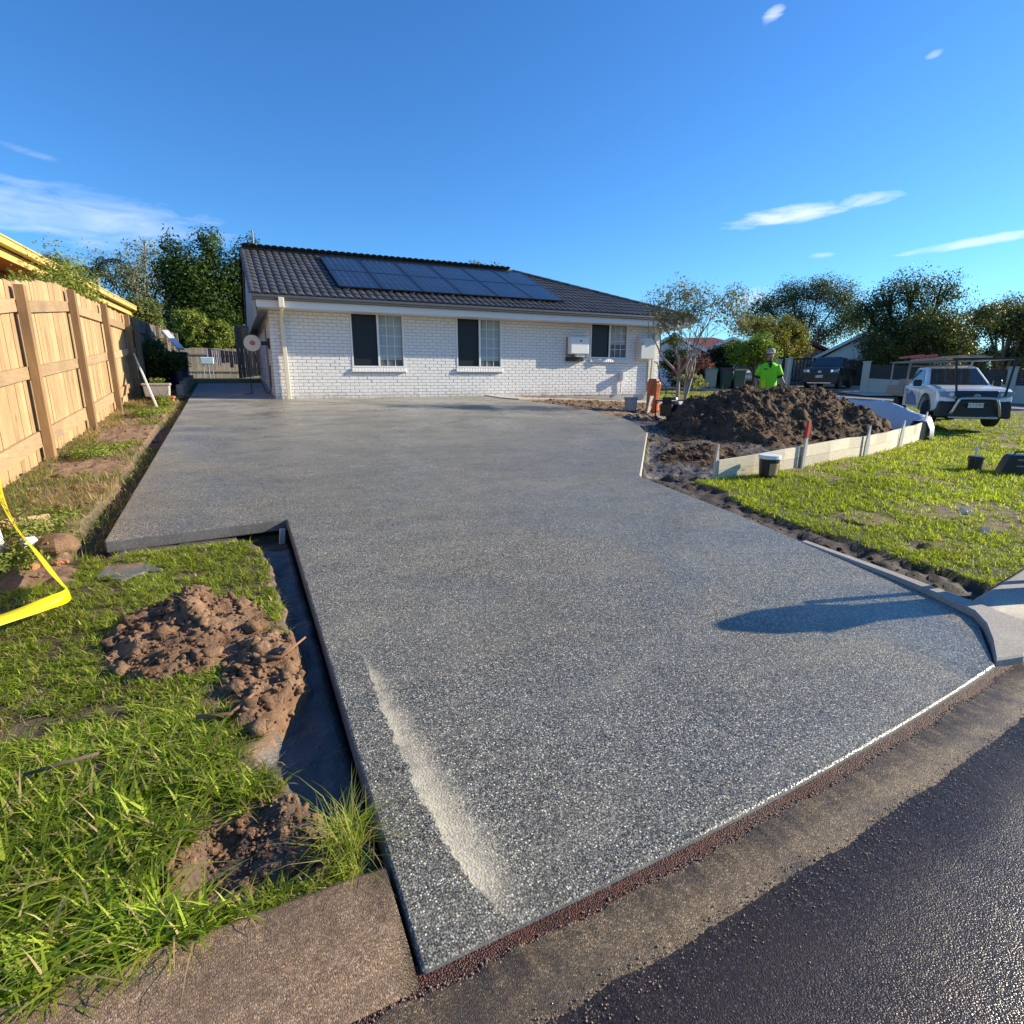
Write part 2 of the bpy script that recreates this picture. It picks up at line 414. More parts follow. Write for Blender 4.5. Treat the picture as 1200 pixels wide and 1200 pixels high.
MAT['slab_side'] = m_concrete('slab_side_concrete', (0.17, 0.17, 0.165), (0.08, 0.08, 0.08), 0.5, 0.8)
MAT['kerb'] = m_rubble('old_kerb_concrete', [(0, (0.13, 0.080, 0.044)), (0.5, (0.25, 0.160, 0.092)), (0.85, (0.34, 0.230, 0.140)), (1, (0.48, 0.37, 0.25))], 240, 0.0016, 0.7, dirt=(0.125, 0.084, 0.053))
MAT['kerb_pale'] = m_concrete('pale_kerb_concrete', (0.42, 0.39, 0.34), (0.30, 0.27, 0.23), 0.35)
MAT['channel'] = m_rubble('worn_channel_concrete', [(0, (0.075, 0.052, 0.028)), (0.5, (0.16, 0.112, 0.058)), (0.85, (0.24, 0.175, 0.10)), (1, (0.42, 0.35, 0.24))], 260, 0.0016, 0.5, dirt=(0.045, 0.036, 0.030))
MAT['red_mud'] = m_rubble('red_brown_gutter_silt', [(0, (0.012, 0.004, 0.003)), (0.35, (0.040, 0.010, 0.006)), (0.7, (0.085, 0.019, 0.010)), (1, (0.15, 0.045, 0.022))], 190, 0.006, 0.55)
MAT['path'] = m_concrete('path_concrete', (0.34, 0.33, 0.31), (0.24, 0.23, 0.22), 0.2)
MAT['footpath'] = m_concrete('old_footpath_concrete', (0.52, 0.48, 0.41), (0.40, 0.36, 0.30), 0.25)
MAT['asphalt'] = m_asphalt()
MAT['brick'] = m_brick((0.80, 0.79, 0.765), (0.70, 0.69, 0.67))
MAT['mortar'] = simple('painted_mortar', (0.36, 0.36, 0.355), 0.85, bump=0.5, bscale=80)
MAT['white_paint'] = simple('white_paint', (0.74, 0.73, 0.71), 0.42, var=0.05, scale=2)
MAT['cream_paint'] = simple('cream_downpipe_paint', (0.70, 0.64, 0.50), 0.42, var=0.08, scale=3)
MAT['gutter_grey'] = simple('charcoal_gutter', (0.085, 0.088, 0.092), 0.38, var=0.1)
MAT['soffit'] = simple('soffit_sheet', (0.60, 0.59, 0.56), 0.6, var=0.06)
MAT['gable_clad'] = simple('gable_sheet', (0.26, 0.255, 0.25), 0.6, var=0.08)
MAT['window_frame'] = simple('window_frame_white', (0.76, 0.755, 0.74), 0.35, var=0.03)
MAT['screen'] = simple('dark_fly_screen', (0.012, 0.014, 0.016), 0.42, var=0.2, scale=3, spec=0.35)
MAT['glass'] = (lambda t: t.set(Base_Color=(0.9, 0.95, 0.95, 1), Roughness=0.02, Transmission_Weight=0.92, IOR=1.12))(NT('window_glass'))
MAT['blind'] = simple('white_blind', (0.62, 0.63, 0.62), 0.85, var=0.06)
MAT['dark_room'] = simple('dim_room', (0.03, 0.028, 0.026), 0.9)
def m_tile():
    t = NT('charcoal_roof_tile'); v = t.coord(); r = t.n('ShaderNodeObjectInfo').outputs['Random']
    n = t.noise(v, 30, 4, 0.6)
    c = t.mix(n, (0.052, 0.050, 0.050), (0.105, 0.100, 0.098))
    c = t.mix(1.0, c, t.ramp(r, [(0, 0.8), (1, 1.2)]), 'MULTIPLY')
    return t.set(Base_Color=c, Roughness=0.5, Specular_IOR_Level=0.3, Normal=t.bump(n, 0.15, 0.004))
MAT['tile'] = m_tile()
MAT['pv_cell'] = simple('solar_cell', (0.010, 0.013, 0.024), 0.16, var=0.35, scale=4, rv=0.2, spec=0.38)
MAT['pv_line'] = simple('solar_backing_lines', (0.15, 0.165, 0.19), 0.3, var=0.05)
MAT['pv_frame'] = simple('solar_black_frame', (0.03, 0.032, 0.036), 0.35, metal=0.5, var=0.1)
MAT['pine'] = wood('new_pine_paling', (0.37, 0.235, 0.110), (0.50, 0.345, 0.185), 'z', stain=(0.26, 0.17, 0.09))
MAT['pine_rail'] = wood('weathered_pine_rail', (0.30, 0.195, 0.10), (0.46, 0.32, 0.18), 'y', stain=(0.20, 0.15, 0.10))
MAT['pine_post'] = wood('pine_post', (0.22, 0.125, 0.052), (0.32, 0.20, 0.095), 'z', stain=(0.15, 0.095, 0.05))  # base darkened to stand in for shade on the posts' near faces
MAT['old_wood'] = wood('grey_old_paling', (0.10, 0.085, 0.07), (0.20, 0.17, 0.14), 'z')
MAT['tan_wood'] = wood('tan_old_paling', (0.28, 0.21, 0.14), (0.42, 0.33, 0.23), 'z')
MAT['form_wood'] = wood('pale_form_timber', (0.50, 0.43, 0.31), (0.68, 0.61, 0.47), 'x', stain=(0.33, 0.27, 0.19))
MAT['peg_wood'] = wood('pale_peg_timber', (0.58, 0.54, 0.46), (0.72, 0.68, 0.60), 'z')
MAT['red_paint'] = simple('red_marker_paint', (0.55, 0.03, 0.03), 0.5)
MAT['black_plastic'] = simple('black_plastic', (0.014, 0.014, 0.016), 0.42, var=0.2)
MAT['black_rubber'] = simple('black_rubber', (0.016, 0.016, 0.016), 0.8, var=0.2)
MAT['steel'] = simple('tube_steel', (0.55, 0.55, 0.55), 0.28, metal=1.0, var=0.08)
MAT['grey_metal'] = simple('grey_coated_metal', (0.25, 0.25, 0.25), 0.5, metal=0.3)
MAT['lamp_glass'] = (lambda t: t.set(Base_Color=(0.20, 0.27, 0.36, 1), Roughness=0.08, Specular_IOR_Level=0.8))(NT('headlamp_glass'))
MAT['white_plastic'] = simple('white_plastic', (0.74, 0.74, 0.73), 0.4, var=0.04)
MAT['bark_grey'] = simple('pale_grey_bark', (0.30, 0.26, 0.21), 0.9, var=0.35, scale=12, bump=0.6, bscale=30)
MAT['bark_brown'] = simple('dark_bark', (0.11, 0.08, 0.055), 0.9, var=0.35, scale=8, bump=0.6, bscale=20)
MAT['leaf'] = leafmat('foliage', 0.5, 0.25)
MAT['leaf_grey'] = leafmat('grey_green_foliage', 0.5, 0.2)
MAT['grass'] = leafmat('grass_blade', 0.5, 0.42)
MAT['straw'] = leafmat('dry_straw', 0.7, 0.15)
MAT['orange_plastic'] = simple('orange_sleeve', (0.62, 0.13, 0.025), 0.5, var=0.15)
MAT['terracotta'] = simple('terracotta', (0.48, 0.17, 0.075), 0.75, var=0.2)
MAT['stone'] = simple('grey_garden_stone', (0.22, 0.20, 0.175), 0.9, var=0.25, bump=0.6, bscale=15)
MAT['red_roof'] = simple('red_brown_roof', (0.21, 0.055, 0.04), 0.7, var=0.25, scale=2.5)
MAT['orange_brick'] = simple('orange_brown_render', (0.46, 0.22, 0.09), 0.8, var=0.15)
MAT['yellow_gutter'] = simple('yellow_gutter_paint', (0.66, 0.46, 0.13), 0.4, var=0.06)
MAT['cream_render'] = simple('cream_render', (0.46, 0.43, 0.36), 0.85, var=0.08, scale=2)
MAT['dark_slat'] = simple('charcoal_slat', (0.022, 0.023, 0.025), 0.55, var=0.2)

# ------------------------------------------------------------------ the plot: plan shapes
SLAB = [(-1.08, 5.40), (0.31, 5.52), (0.30, 1.20), (0.9, 1.214), (1.5, 1.239), (2.1, 1.277), (2.7, 1.328), (3.2, 1.379), (3.66, 1.434),
        (4.24, 1.81), (4.36, 2.4), (4.44, 3.2), (4.55, 4.07), (4.61, 5.05), (4.66, 5.91), (7.15, 8.91), (7.75, 9.95), (8.08, 11.0),
        (8.16, 12.1), (8.0, 13.4), (7.55, 14.65), (7.0, 15.5), (6.8, 16.285), (0.93, 16.285), (-1.07, 16.22)]
FX = [5.72, 6.8, 7.4, 8.5, 9.6, 10.9, 12.3, 14.2, 16.2]; FY = [5.60, 5.63, 5.72, 5.93, 6.19, 6.62, 7.21, 8.02, 8.9]
def formline(x): return np.interp(x, FX, FY)
def xb(y): return np.interp(y, [1.5, 1.62, 1.81, 2.0, 2.36, 2.5, 2.81, 3.3, 4.09, 4.6, 5.0, 5.35], [0.25, 0.24, 0.19, 0.10, -0.06, 0.01, 0.17, 0.17, 0.13, 0.12, 0.06, -0.12]) + 0.07 * (fbm(np.asarray(y) * 7.0, np.asarray(y) * 0.0 + 2.0, 4, 19, 0.65) - 0.5)
def pip(x, y, poly):
    ins = np.zeros(np.shape(x), bool); n = len(poly)
    for i in range(n):
        x1, y1 = poly[i]; x2, y2 = poly[(i + 1) % n]
        if y1 == y2: continue
        c = ((y1 > y) != (y2 > y)) & (x < (x2 - x1) * (y - y1) / (y2 - y1) + x1)
        ins ^= c
    return ins
def poly_dist(x, y, poly):
    d = np.full(np.shape(x), 1e9); n = len(poly)
    for i in range(n):
        x1, y1 = poly[i]; x2, y2 = poly[(i + 1) % n]
        L2 = (x2 - x1) ** 2 + (y2 - y1) ** 2
        t = np.clip(((x - x1) * (x2 - x1) + (y - y1) * (y2 - y1)) / L2, 0, 1)
        d = np.minimum(d, np.hypot(x - x1 - t * (x2 - x1), y - y1 - t * (y2 - y1)))
    return d
def mound_left(x, y):      # footprint value of the clod heap on the near lawn: 1 in the middle, 0 at the rim
    w = (fbm(x * 4, y * 4, 4, 5, 0.65) - 0.5) * 0.8
    u = np.hypot((x + 0.36) / 0.40, (y - 3.56) / 0.52); v = np.hypot((x + 0.02) / 0.22, (y - 2.96) / 0.46)
    return np.maximum(1 - u, 0.85 * (1 - v)) + w * 0.5
def crater(x, y): return 1 - np.hypot((x + 0.10) / 0.33, (y - 1.80) / 0.24) + (fbm(x * 5, y * 5, 3, 31) - 0.5) * 0.7
STREET_A, STREET_B = np.array([26.2, 24.0]), np.array([37.0, 8.5])          # centre line of the side street
def street_d(x, y):
    d = (STREET_B - STREET_A) / np.linalg.norm(STREET_B - STREET_A)
    return (x - STREET_A[0]) * d[1] - (y - STREET_A[1]) * d[0]              # + towards our side
BED = list(zip(FX, FY)) + [(16.9, 10.2), (17.3, 12.3), (15.5, 13.6), (12.0, 12.2), (9.6, 11.6), (8.2, 11.2), (7.2, 8.9), (5.45, 6.75), (4.66, 5.91)]

def lawn_left(x, y):
    n = fbm(x * 2.2, y * 2.2, 3, 71)
    m = (x < xb(y) - 0.03) & (y > 1.50) & (y < 5.28) & (x > -6)
    m &= mound_left(x, y) < 0.02
    m &= crater(x, y) < 0.05 + 0.25 * n
    m &= ~((x < -1.15) & (y > 4.75 - 0.4 * n))
    m &= ~((x > -1.0) & (x < -0.72) & (y > 4.62) & (y < 4.9))
    return m
def lawn_right(x, y):
    n = fbm(x * 1.4, y * 1.4, 4, 21)
    left = 5.02 + 0.30 * (fbm(y * 2, y * 0 + 3, 3, 9) - 0.5) + 0.25 * ss(4.2, 5.6, y)
    m = (x > left) & (y > ye(x) + 0.45) & ((y < formline(x) - 0.06) | (x > 16.3))
    m &= ~pip(x, y, BED) & ((n < 0.65) | (_h(np.floor(x * 40), np.floor(y * 40), 5) < 0.3))
    return m

# ------------------------------------------------------------------ ground sheet
def lines(*seg):
    out = []
    for a, b, st in seg: out += list(np.arange(a, b, st))
    return np.array(out + [seg[-1][1]])
gx = lines((-900, -100, 100), (-100, -20, 8), (-20, -4, 0.8), (-4, -2.4, 0.2), (-2.4, 0.45, 0.035), (0.45, 4.2, 0.4), (4.2, 10, 0.06), (10, 18, 0.12), (18, 60, 1.0), (60, 140, 10), (140, 900, 95))
gy = lines((-900, -100, 100), (-100, -10, 9), (-10, 1.0, 1.0), (1.0, 6.2, 0.035), (6.2, 9, 0.06), (9, 17, 0.1), (17, 40, 0.6), (40, 100, 6), (100, 1300, 100))
X, Y = np.meshgrid(gx, gy)
inside = pip(X, Y, SLAB); dS = poly_dist(X, Y, SLAB)
Z = G(X, Y) - 0.035 + (fbm(X * 1.3, Y * 1.3, 3, 3) - 0.5) * 0.05
rough_n = fbm(X * 9, Y * 9, 4, 40)
ll = lawn_left(X, Y); lr = lawn_right(X, Y); bed = pip(X, Y, BED)
C = np.empty(X.shape + (4,)); C[:] = (0.060, 0.075, 0.022, 0.0)
def paint(mask, col, wet=0.0, k=1.0):
    m = np.clip(np.asarray(mask, float) * k, 0, 1)[..., None]
    C[:] = C * (1 - m) + np.array([*col, wet]) * m
strip = (X < -1.07) & (X > -2.6) & (Y > 4.6) & (Y < 17.5)
paint(strip, (0.235, 0.150, 0.090)); Z += np.where(strip, (rough_n - 0.5) * 0.07, 0)
sg = (fbm(X * 1.1, Y * 0.8, 3, 63) > 0.56) & strip
paint(sg, (0.13, 0.12, 0.05), 0, 0.6)
near = (X > -3.2) & (X < 0.36) & (Y > 1.5) & (Y < 5.4); paint(near, (0.20, 0.125, 0.075)); Z += np.where(near & ~ll, (rough_n - 0.5) * 0.06, 0)
paint(ll, (0.105, 0.082, 0.042)); paint(lr, (0.085, 0.085, 0.03)); bare = fbm(X * 1.4, Y * 1.4, 4, 21) > 0.65; paint(bare & (X > 4.9) & (Y > 1.9), (0.17, 0.118, 0.062), 0, 0.9)
yard = (X > 6.5) & (X < 15) & (Y > 11.2) & (Y < 16.4) & ~inside
paint(yard, (0.215, 0.140, 0.088)); Z += np.where(yard, (rough_n - 0.5) * 0.13, 0)
paint(bed, (0.060, 0.042, 0.030), 0.35); Z += np.where(bed, (rough_n - 0.5) * 0.13 - 0.06, 0)
wetz = bed & (Y > 5.8) & (dS < 2.2 + 0.8 * (fbm(X * 2, Y * 2, 3, 8) - 0.5)) & (rough_n < 0.6)
paint(wetz, (0.125, 0.115, 0.10), 0.7)
edge_r = (X > 4.3) & (X < 5.6) & (Y > 1.7) & (Y < 6.2) & ~inside & ~lr
paint(edge_r, (0.040, 0.028, 0.020), 0.2); Z += np.where(edge_r, (rough_n - 0.55) * 0.12 - 0.03, 0)
cr = np.clip(crater(X, Y) * 2, 0, 1) * (X < xb(Y) - 0.02) * (Y > 1.5) * (Y < 2.3)
paint(cr > 0.15, (0.125, 0.080, 0.055), 0.05); Z += cr * ((rough_n - 0.5) * 0.14 - 0.03 + 0.055 * np.exp(-((cr - 0.35) / 0.2) ** 2))
tr_m = np.where((Y > 1.5) & (Y < 5.55) & (X < 0.4), ss(-0.03, 0.03, X - xb(Y)), 0)
Z -= tr_m * 0.10; paint(tr_m > 0.4, (0.085, 0.080, 0.072), 0.75)
slab_front = (Y > 5.1) & (Y < 5.5) & (X > -1.15) & (X < 0.35)
Z -= np.where(slab_front, 0.055, 0); paint(slab_front & ~ll, (0.09, 0.075, 0.06), 0.3)
side_gap = (X < -1.0) & (X > -1.32 - 0.1 * (fbm(Y * 1.5, Y * 0, 2, 4) - 0.5)) & (Y > 5.1) & (Y < 17.6)
Z -= np.where(side_gap, 0.085, 0); paint(side_gap, (0.075, 0.058, 0.044), 0.2)
Z -= np.where(inside, 0.12, 0)
Z = np.where(Y < ye(X) + 0.34, np.minimum(Z, G(X, Y) - 0.13), Z)
Z = np.where(Y < ye(X) + 0.02, -0.16, Z)
house_zone = (X > 0.95) & (X < 13.4) & (Y > 16.35) & (Y < 24.6)
Z -= np.where(house_zone, 0.25, 0)
sd = street_d(X, Y); onst = (np.abs(sd) < 3.4) & (X > 17)
Z -= np.where(onst, 0.18, 0)
far = np.maximum(np.hypot(X, Y) - 70, 0); Z -= np.minimum(far * 0.012, 3.0)
nx_, ny_ = len(gx), len(gy)
I = np.arange(nx_ * ny_).reshape(ny_, nx_)
Q = np.stack([I[:-1, :-1], I[:-1, 1:], I[1:, 1:], I[1:, :-1]], -1).reshape(-1, 4)
me = mesh_np('ground', np.stack([X, Y, Z], -1).reshape(-1, 3), Q, col=C.reshape(-1, 4), smooth=True)
tag(link('ground', me, MAT['soil']), kind='structure')
def ground_at(x, y):          # height of the built ground sheet (bilinear)
    i = np.clip(np.searchsorted(gx, x) - 1, 0, nx_ - 2); j = np.clip(np.searchsorted(gy, y) - 1, 0, ny_ - 2)
    u = (x - gx[i]) / (gx[i + 1] - gx[i]); v = (y - gy[j]) / (gy[j + 1] - gy[j])
    return (Z[j, i] * (1 - u) + Z[j, i + 1] * u) * (1 - v) + (Z[j + 1, i] * (1 - u) + Z[j + 1, i + 1] * u) * v
def gz(x, y): return float(ground_at(np.array([x]), np.array([y]))[0])

# ------------------------------------------------------------------ driveway slab
mb = MB(); n = len(SLAB)
top = [(x, y, float(S(y))) for x, y in SLAB]; bot = [(x, y, float(S(y)) - 0.105) for x, y in SLAB]
mb.add(top + bot, [tuple(range(n)), tuple(range(2 * n - 1, n - 1, -1))] + [(i, n + i, n + (i + 1) % n, (i + 1) % n) for i in range(n)])
me = mb.mesh('driveway'); me.materials.append(MAT['aggregate']); me.materials.append(MAT['slab_side'])
for p in me.polygons: p.material_index = 0 if abs(p.normal.z) > 0.7 else 1
dw = link('driveway', me); dw['kind'] = 'structure'
bv = dw.modifiers.new('bevel', 'BEVEL'); bv.width = 0.012; bv.segments = 2; bv.limit_method = 'ANGLE'; bv.angle_limit = R(50)

def strip_mesh(name, xs, rows, mat, kind='structure', jit=0.0):
    V = []; 
    for x in xs:
        for (fy, z) in rows: V.append((x, float(fy(x)) + (random.uniform(-jit, jit)), z(x) if callable(z) else z))
    m = len(rows); V = np.array(V); k = len(xs)
    II = np.arange(k * m).reshape(k, m)
    q = np.stack([II[:-1, :-1], II[1:, :-1], II[1:, 1:], II[:-1, 1:]], -1).reshape(-1, 4)
    o = link(name, mesh_np(name, V, q, smooth=False), mat); o['kind'] = kind; return o
xs_all = np.concatenate([np.arange(-40, -2, 2.0), np.arange(-2, -0.4, 0.05), np.arange(-0.4, 5.2, 0.012), np.arange(5.2, 30, 0.8)])
def wob(a, s): return lambda x: a * (float(fbm(x * 6, s + 0.0, 4, 2)) - 0.5)
w1, w2 = (lambda x: 0.055 * (float(fbm(x * 5, 3.3, 6, 2, 0.72)) - 0.5)), (lambda x: 0.045 * (float(fbm(x * 5, 8.1, 7, 2, 0.82)) - 0.5))
strip_mesh('gutter_silt', xs_all, [(lambda x: ye(x) + 0.03, 0.013), (lambda x: ye(x) - 0.02, 0.010), (lambda x: ye(x) - 0.05, 0.008), (lambda x: ye(x) - 0.12, 0.006)], MAT['red_mud'])
strip_mesh('gutter_channel', xs_all, [(lambda x: ye(x) - 0.050 + w1(x), 0.005), (lambda x: ye(x) - 0.056 + w1(x), 0.0125), (lambda x: ye(x) - 0.18, 0.013), (lambda x: ye(x) - 0.34, 0.010)], MAT['channel'])
strip_mesh('road', xs_all, [(lambda x: ye(x) - 0.250 + w2(x), 0.008), (lambda x: ye(x) - 0.264 + w2(x), 0.018), (lambda x: ye(x) - 0.5, 0.020), (lambda x: ye(x) - 1.5, 0.035), (lambda x: -9.0, 0.035)], MAT['asphalt'])
# rough stones along the broken asphalt edge and along the silt
def pebbles(name, pts, r0, r1, mat, kind='stuff', squash=0.6, colr=None):
    bm = bmesh.new(); bmesh.ops.create_icosphere(bm, subdivisions=1, radius=1.0)
    bv_ = np.array([v.co[:] for v in bm.verts]); bf = np.array([[v.index for v in f.verts] for f in bm.faces]); bm.free()
    nP = len(pts); r = rng.uniform(r0, r1, nP)
    jit = 1 + 0.35 * (rng.random((nP, len(bv_), 1)) - 0.5)
    sc = np.stack([np.ones(nP), rng.uniform(0.6, 1.1, nP), squash * rng.uniform(0.7, 1.2, nP)], -1)
    a = rng.uniform(0, 6.28, nP); ca, sa = np.cos(a), np.sin(a)
    V = bv_[None] * jit * sc[:, None] * r[:, None, None]
    V = np.stack([V[..., 0] * ca[:, None] - V[..., 1] * sa[:, None], V[..., 0] * sa[:, None] + V[..., 1] * ca[:, None], V[..., 2]], -1) + np.asarray(pts)[:, None]
    F = (bf[None] + (np.arange(nP) * len(bv_))[:, None, None]).reshape(-1, 3)
    col = None
    if colr is not None:
        c = colr(nP); col = np.repeat(c, len(bv_), 0)
    return mesh_np(name, V.reshape(-1, 3), tris=F, col=col)
px_ = rng.uniform(-0.2, 5, 1300); e1 = np.array([float(ye(x)) - 0.256 + w2(x) for x in px_])
P = np.stack([px_, e1 + rng.normal(0, 0.016, 1300), np.full(1300, 0.0145)], -1)
qx = rng.uniform(0, 5, 1100); P = np.concatenate([P, np.stack([qx, np.array([float(ye(x)) - 0.268 + w2(x) for x in qx]) - rng.exponential(0.06, 1100), np.full(1100, 0.0205)], -1)])
stn = simple('channel_grit', (0.16, 0.13, 0.10), 0.6, var=0.5, scale=60)
stn = simple('channel_grit', (0.26, 0.20, 0.14), 0.6, var=0.6, scale=90)
tag(link('road_edge_grit', pebbles('road_edge_grit', P, 0.0012, 0.0036, None), stn), 'wet grit along the broken edge of the asphalt', 'grit', kind='stuff')
px_ = rng.uniform(-0.2, 4.2, 1500); e1 = np.array([float(ye(x)) - 0.052 + w1(x) for x in px_]) + rng.normal(0, 0.008, 1500)
tag(link('gutter_grit', pebbles('gutter_grit', np.stack([px_, e1, np.full(1500, 0.0115)], -1), 0.0012, 0.0042, None), simple('pale_grit', (0.24, 0.17, 0.12), 0.7, var=0.5, scale=60)), 'pale grit along the rust red gutter line', 'grit', kind='stuff')

# kerbs
def kerb_run(name, xs, prof, mat):       # prof: list of (offset from ye, z)
    V = []; m = len(prof)
    for x in xs:
        for (o, z) in prof: V.append((x, float(ye(x)) + o, z))
    II = np.arange(len(xs) * m).reshape(len(xs), m)
    q = np.stack([II[:-1, :-1], II[1:, :-1], II[1:, 1:], II[:-1, 1:]], -1).reshape(-1, 4)
    mm = mesh_np(name, np.array(V), q, smooth=False)
    bm = bmesh.new(); bm.from_mesh(mm); bmesh.ops.holes_fill(bm, edges=bm.edges, sides=0); bmesh.ops.recalc_face_normals(bm, faces=bm.faces); bm.to_mesh(mm); bm.free()
    o = link(name, mm, mat); o['kind'] = 'structure'; return o
KP = [(-0.065, -0.06), (-0.06, -0.012), (-0.03, 0.012), (0.03, 0.035), (0.10, 0.046), (0.34, 0.058), (0.365, 0.045), (0.37, -0.10)]
kerb_run('kerb', np.concatenate([np.arange(-30, -2, 1.0), np.arange(-2, 0.281, 0.1), [0.285]]), KP, MAT['kerb'])
KR = [(-0.065, -0.06), (-0.05, 0.015), (-0.01, 0.045), (0.05, 0.066), (0.12, 0.080), (0.38, 0.104), (0.40, 0.098), (0.405, -0.05)]
kerb_run('kerb', np.array([4.36, 4.8, 5.2, 5.8, 6.6, 8, 10, 14, 20, 28]), KR, MAT['kerb_pale'])
# upstand wing along the street end of the drive
wing = [(4.435, 3.3, 0.004), (4.40, 2.8, 0.018), (4.36, 2.4, 0.030), (4.31, 2.1, 0.040), (4.23, 1.83, 0.046), (4.10, 1.70, 0.044), (3.92, 1.58, 0.035), (3.70, 1.455, 0.018)]
wo = [(4.51, 3.3), (4.48, 2.8), (4.45, 2.4), (4.41, 2.1), (4.38, 1.80), (4.36, 1.60), (4.20, 1.50), (3.90, 1.41)]
mb = MB(); vs = []
for (x, y, h), (x2, y2) in zip(wing, wo):
    z = float(S(y)); vs += [(x - 0.004, y, z - 0.05), (x, y, z + h), (x2, y2, z + h + 0.004), (x2 + 0.004, y2, z - 0.12)]
fs = []
for i in range(len(wing) - 1):
    a = i * 4; fs += [(a + k, a + k + 1, a + 5 + k, a + 4 + k) for k in range(3)]
fs += [(0, 3, 2, 1), (28, 29, 30, 31)]
struct('kerb', mb.add(vs, fs), MAT['kerb_pale'], bevel=0.01)

# paths
mb = MB(); mb.add([(-1.07, 16.235, float(S(16.3)) - 0.006), (0.93, 16.30, float(S(16.3)) - 0.006), (0.93, 21.6, float(S(21.6)) - 0.006), (-1.06, 21.5, float(S(21.5)) - 0.006)] +
       [(-1.07, 16.235, 0.9), (0.93, 16.30, 0.9), (0.93, 21.6, 1.2), (-1.06, 21.5, 1.2)], [(0, 1, 2, 3), (0, 4, 5, 1), (1, 5, 6, 2), (2, 6, 7, 3), (3, 7, 4, 0)])
struct('side_path', mb, MAT['path'])
mb = MB(); pa = [(6.82, 16.285), (7.05, 15.52), (7.4, 15.05), (9.0, 15.15), (13.2, 15.45), (15.2, 15.2), (19.5, 15.6), (19.5, 17.0), (14.0, 16.6), (13.46, 16.285)]
mb.prism(pa, 0.1, 0, lambda u, v, w: (u, v, float(G(u, v)) - 0.075 + w)); struct('footpath', mb, MAT['footpath'], bevel=0.01)
# side street, its kerbs and far verge
d_ = (STREET_B - STREET_A) / np.linalg.norm(STREET_B - STREET_A); nrm = np.array([d_[1], -d_[0]])
def st_pt(t, o, dz): p = STREET_A + d_ * t + nrm * o; return (p[0], p[1], float(G(p[0], p[1])) + dz)
def st_strip(name, o0, o1, dz, mat, h=0.0):
    mb = MB(); ts = np.arange(-40, 61, 2.0); vs = []; fs = []
    for t in ts: vs += [st_pt(t, o0, dz - h), st_pt(t, o0, dz), st_pt(t, o1, dz), st_pt(t, o1, dz - h)]
    for i in range(len(ts) - 1):
        a = i * 4; fs += [(a + k, a + k + 1, a + 5 + k, a + 4 + k) for k in range(3)]
    mb.add(vs, fs); return struct(name, mb, mat)
st_strip('side_street', 3.0, -3.0, -0.12, simple('dry_asphalt', (0.12, 0.115, 0.115), 0.85, var=0.2, scale=3, bump=0.4, bscale=60))
st_strip('kerb', 3.3, 3.0, 0.005, MAT['kerb_pale'], 0.2)
st_strip('kerb', -3.0, -3.3, 0.005, MAT['kerb_pale'], 0.2)
# puddle in the churned mud
mb = MB(); pc = (7.62, 8.40)
pts = [(pc[0] + (0.30 + 0.10 * math.sin(3 * a + 1)) * math.cos(a) * 1.0 + 0.25 * math.sin(a), pc[1] + (0.26 + 0.07 * math.cos(2 * a)) * math.sin(a)) for a in np.linspace(0, 2 * math.pi, 26)[:-1]]
mb.prism(pts, 0.03, 0.455); 
MAT['water'] = (lambda t: t.set(Base_Color=(0.03, 0.03, 0.028, 1), Roughness=0.03, Specular_IOR_Level=0.9))(NT('puddle_water'))
struct('puddle', mb, MAT['water'])

# ------------------------------------------------------------------ the house
HX0, HX1, HY, HB, HT = 0.94, 13.46, 16.30, 1.03, 3.42
HYB = 24.3
house = thing('brick_house', 'single storey white painted brick house with dark tiled roof', 'house', (7.4, HY, 1.05))
WINS = [(2.95, 4.42, 1.86, 3.30), (5.97, 7.43, 1.87, 3.30), (10.60, 12.10, 2.20, 3.32)]
ORI = Vector(house.location)
wall = part('wall', MB(), MAT['mortar'], house)
mbw = MB()
xbk = sorted({HX0, HX1, *[w[0] for w in WINS], *[w[1] for w in WINS]}); zbk = sorted({HB - 0.3, HT, *[w[2] - 0.005 for w in WINS], *[w[3] for w in WINS]})
for i in range(len(xbk) - 1):
    for j in range(len(zbk) - 1):
        cx, cz = (xbk[i] + xbk[i + 1]) / 2, (zbk[j] + zbk[j + 1]) / 2
        if any(w[0] < cx < w[1] and w[2] - 0.005 < cz < w[3] for w in WINS): continue
        mbw.box((cx, HY + 0.068, cz), (xbk[i + 1] - xbk[i], 0.11, zbk[j + 1] - zbk[j]))
for (xa, s) in ((HX0, 1), (HX1, -1)):
    mbw.box((xa + s * 0.063, (HY + 0.124 + HYB) / 2, (HB - 0.3 + HT) / 2), (0.11, HYB - HY - 0.124, HT - HB + 0.3))
mbw.box(((HX0 + HX1) / 2, HYB, (HB - 0.3 + HT) / 2), (HX1 - HX0 - 0.24, 0.1, HT - HB + 0.3))
wall.data = mbw.mesh('wall', shift=ORI); wall.data.materials.append(MAT['mortar'])
def brick_verts(w, h=0.076, d=0.05):
    a, b = w / 2, h / 2; e = 0.006
    v = [(-a, d, -b), (a, d, -b), (a, d, b), (-a, d, b), (-a, e, -b), (a, e, -b), (a, e, b), (-a, e, b), (-a + e, 0, -b + e), (a - e, 0, -b + e), (a - e, 0, b - e), (-a + e, 0, b - e)]
    f = [(8, 9, 10, 11)] + [(i, (i + 1) % 4, 4 + (i + 1) % 4, 4 + i) for i in range(4)] + [(4 + i, 4 + (i + 1) % 4, 8 + (i + 1) % 4, 8 + i) for i in range(4)]
    return v, f
bm_full = MB().add(*brick_verts(0.230)).mesh('brick'); bm_full.materials.append(MAT['brick'])
cands = []; rest = MB()
PITCH, RISE = 0.240, 0.086
row = 0; z = HB + 0.03
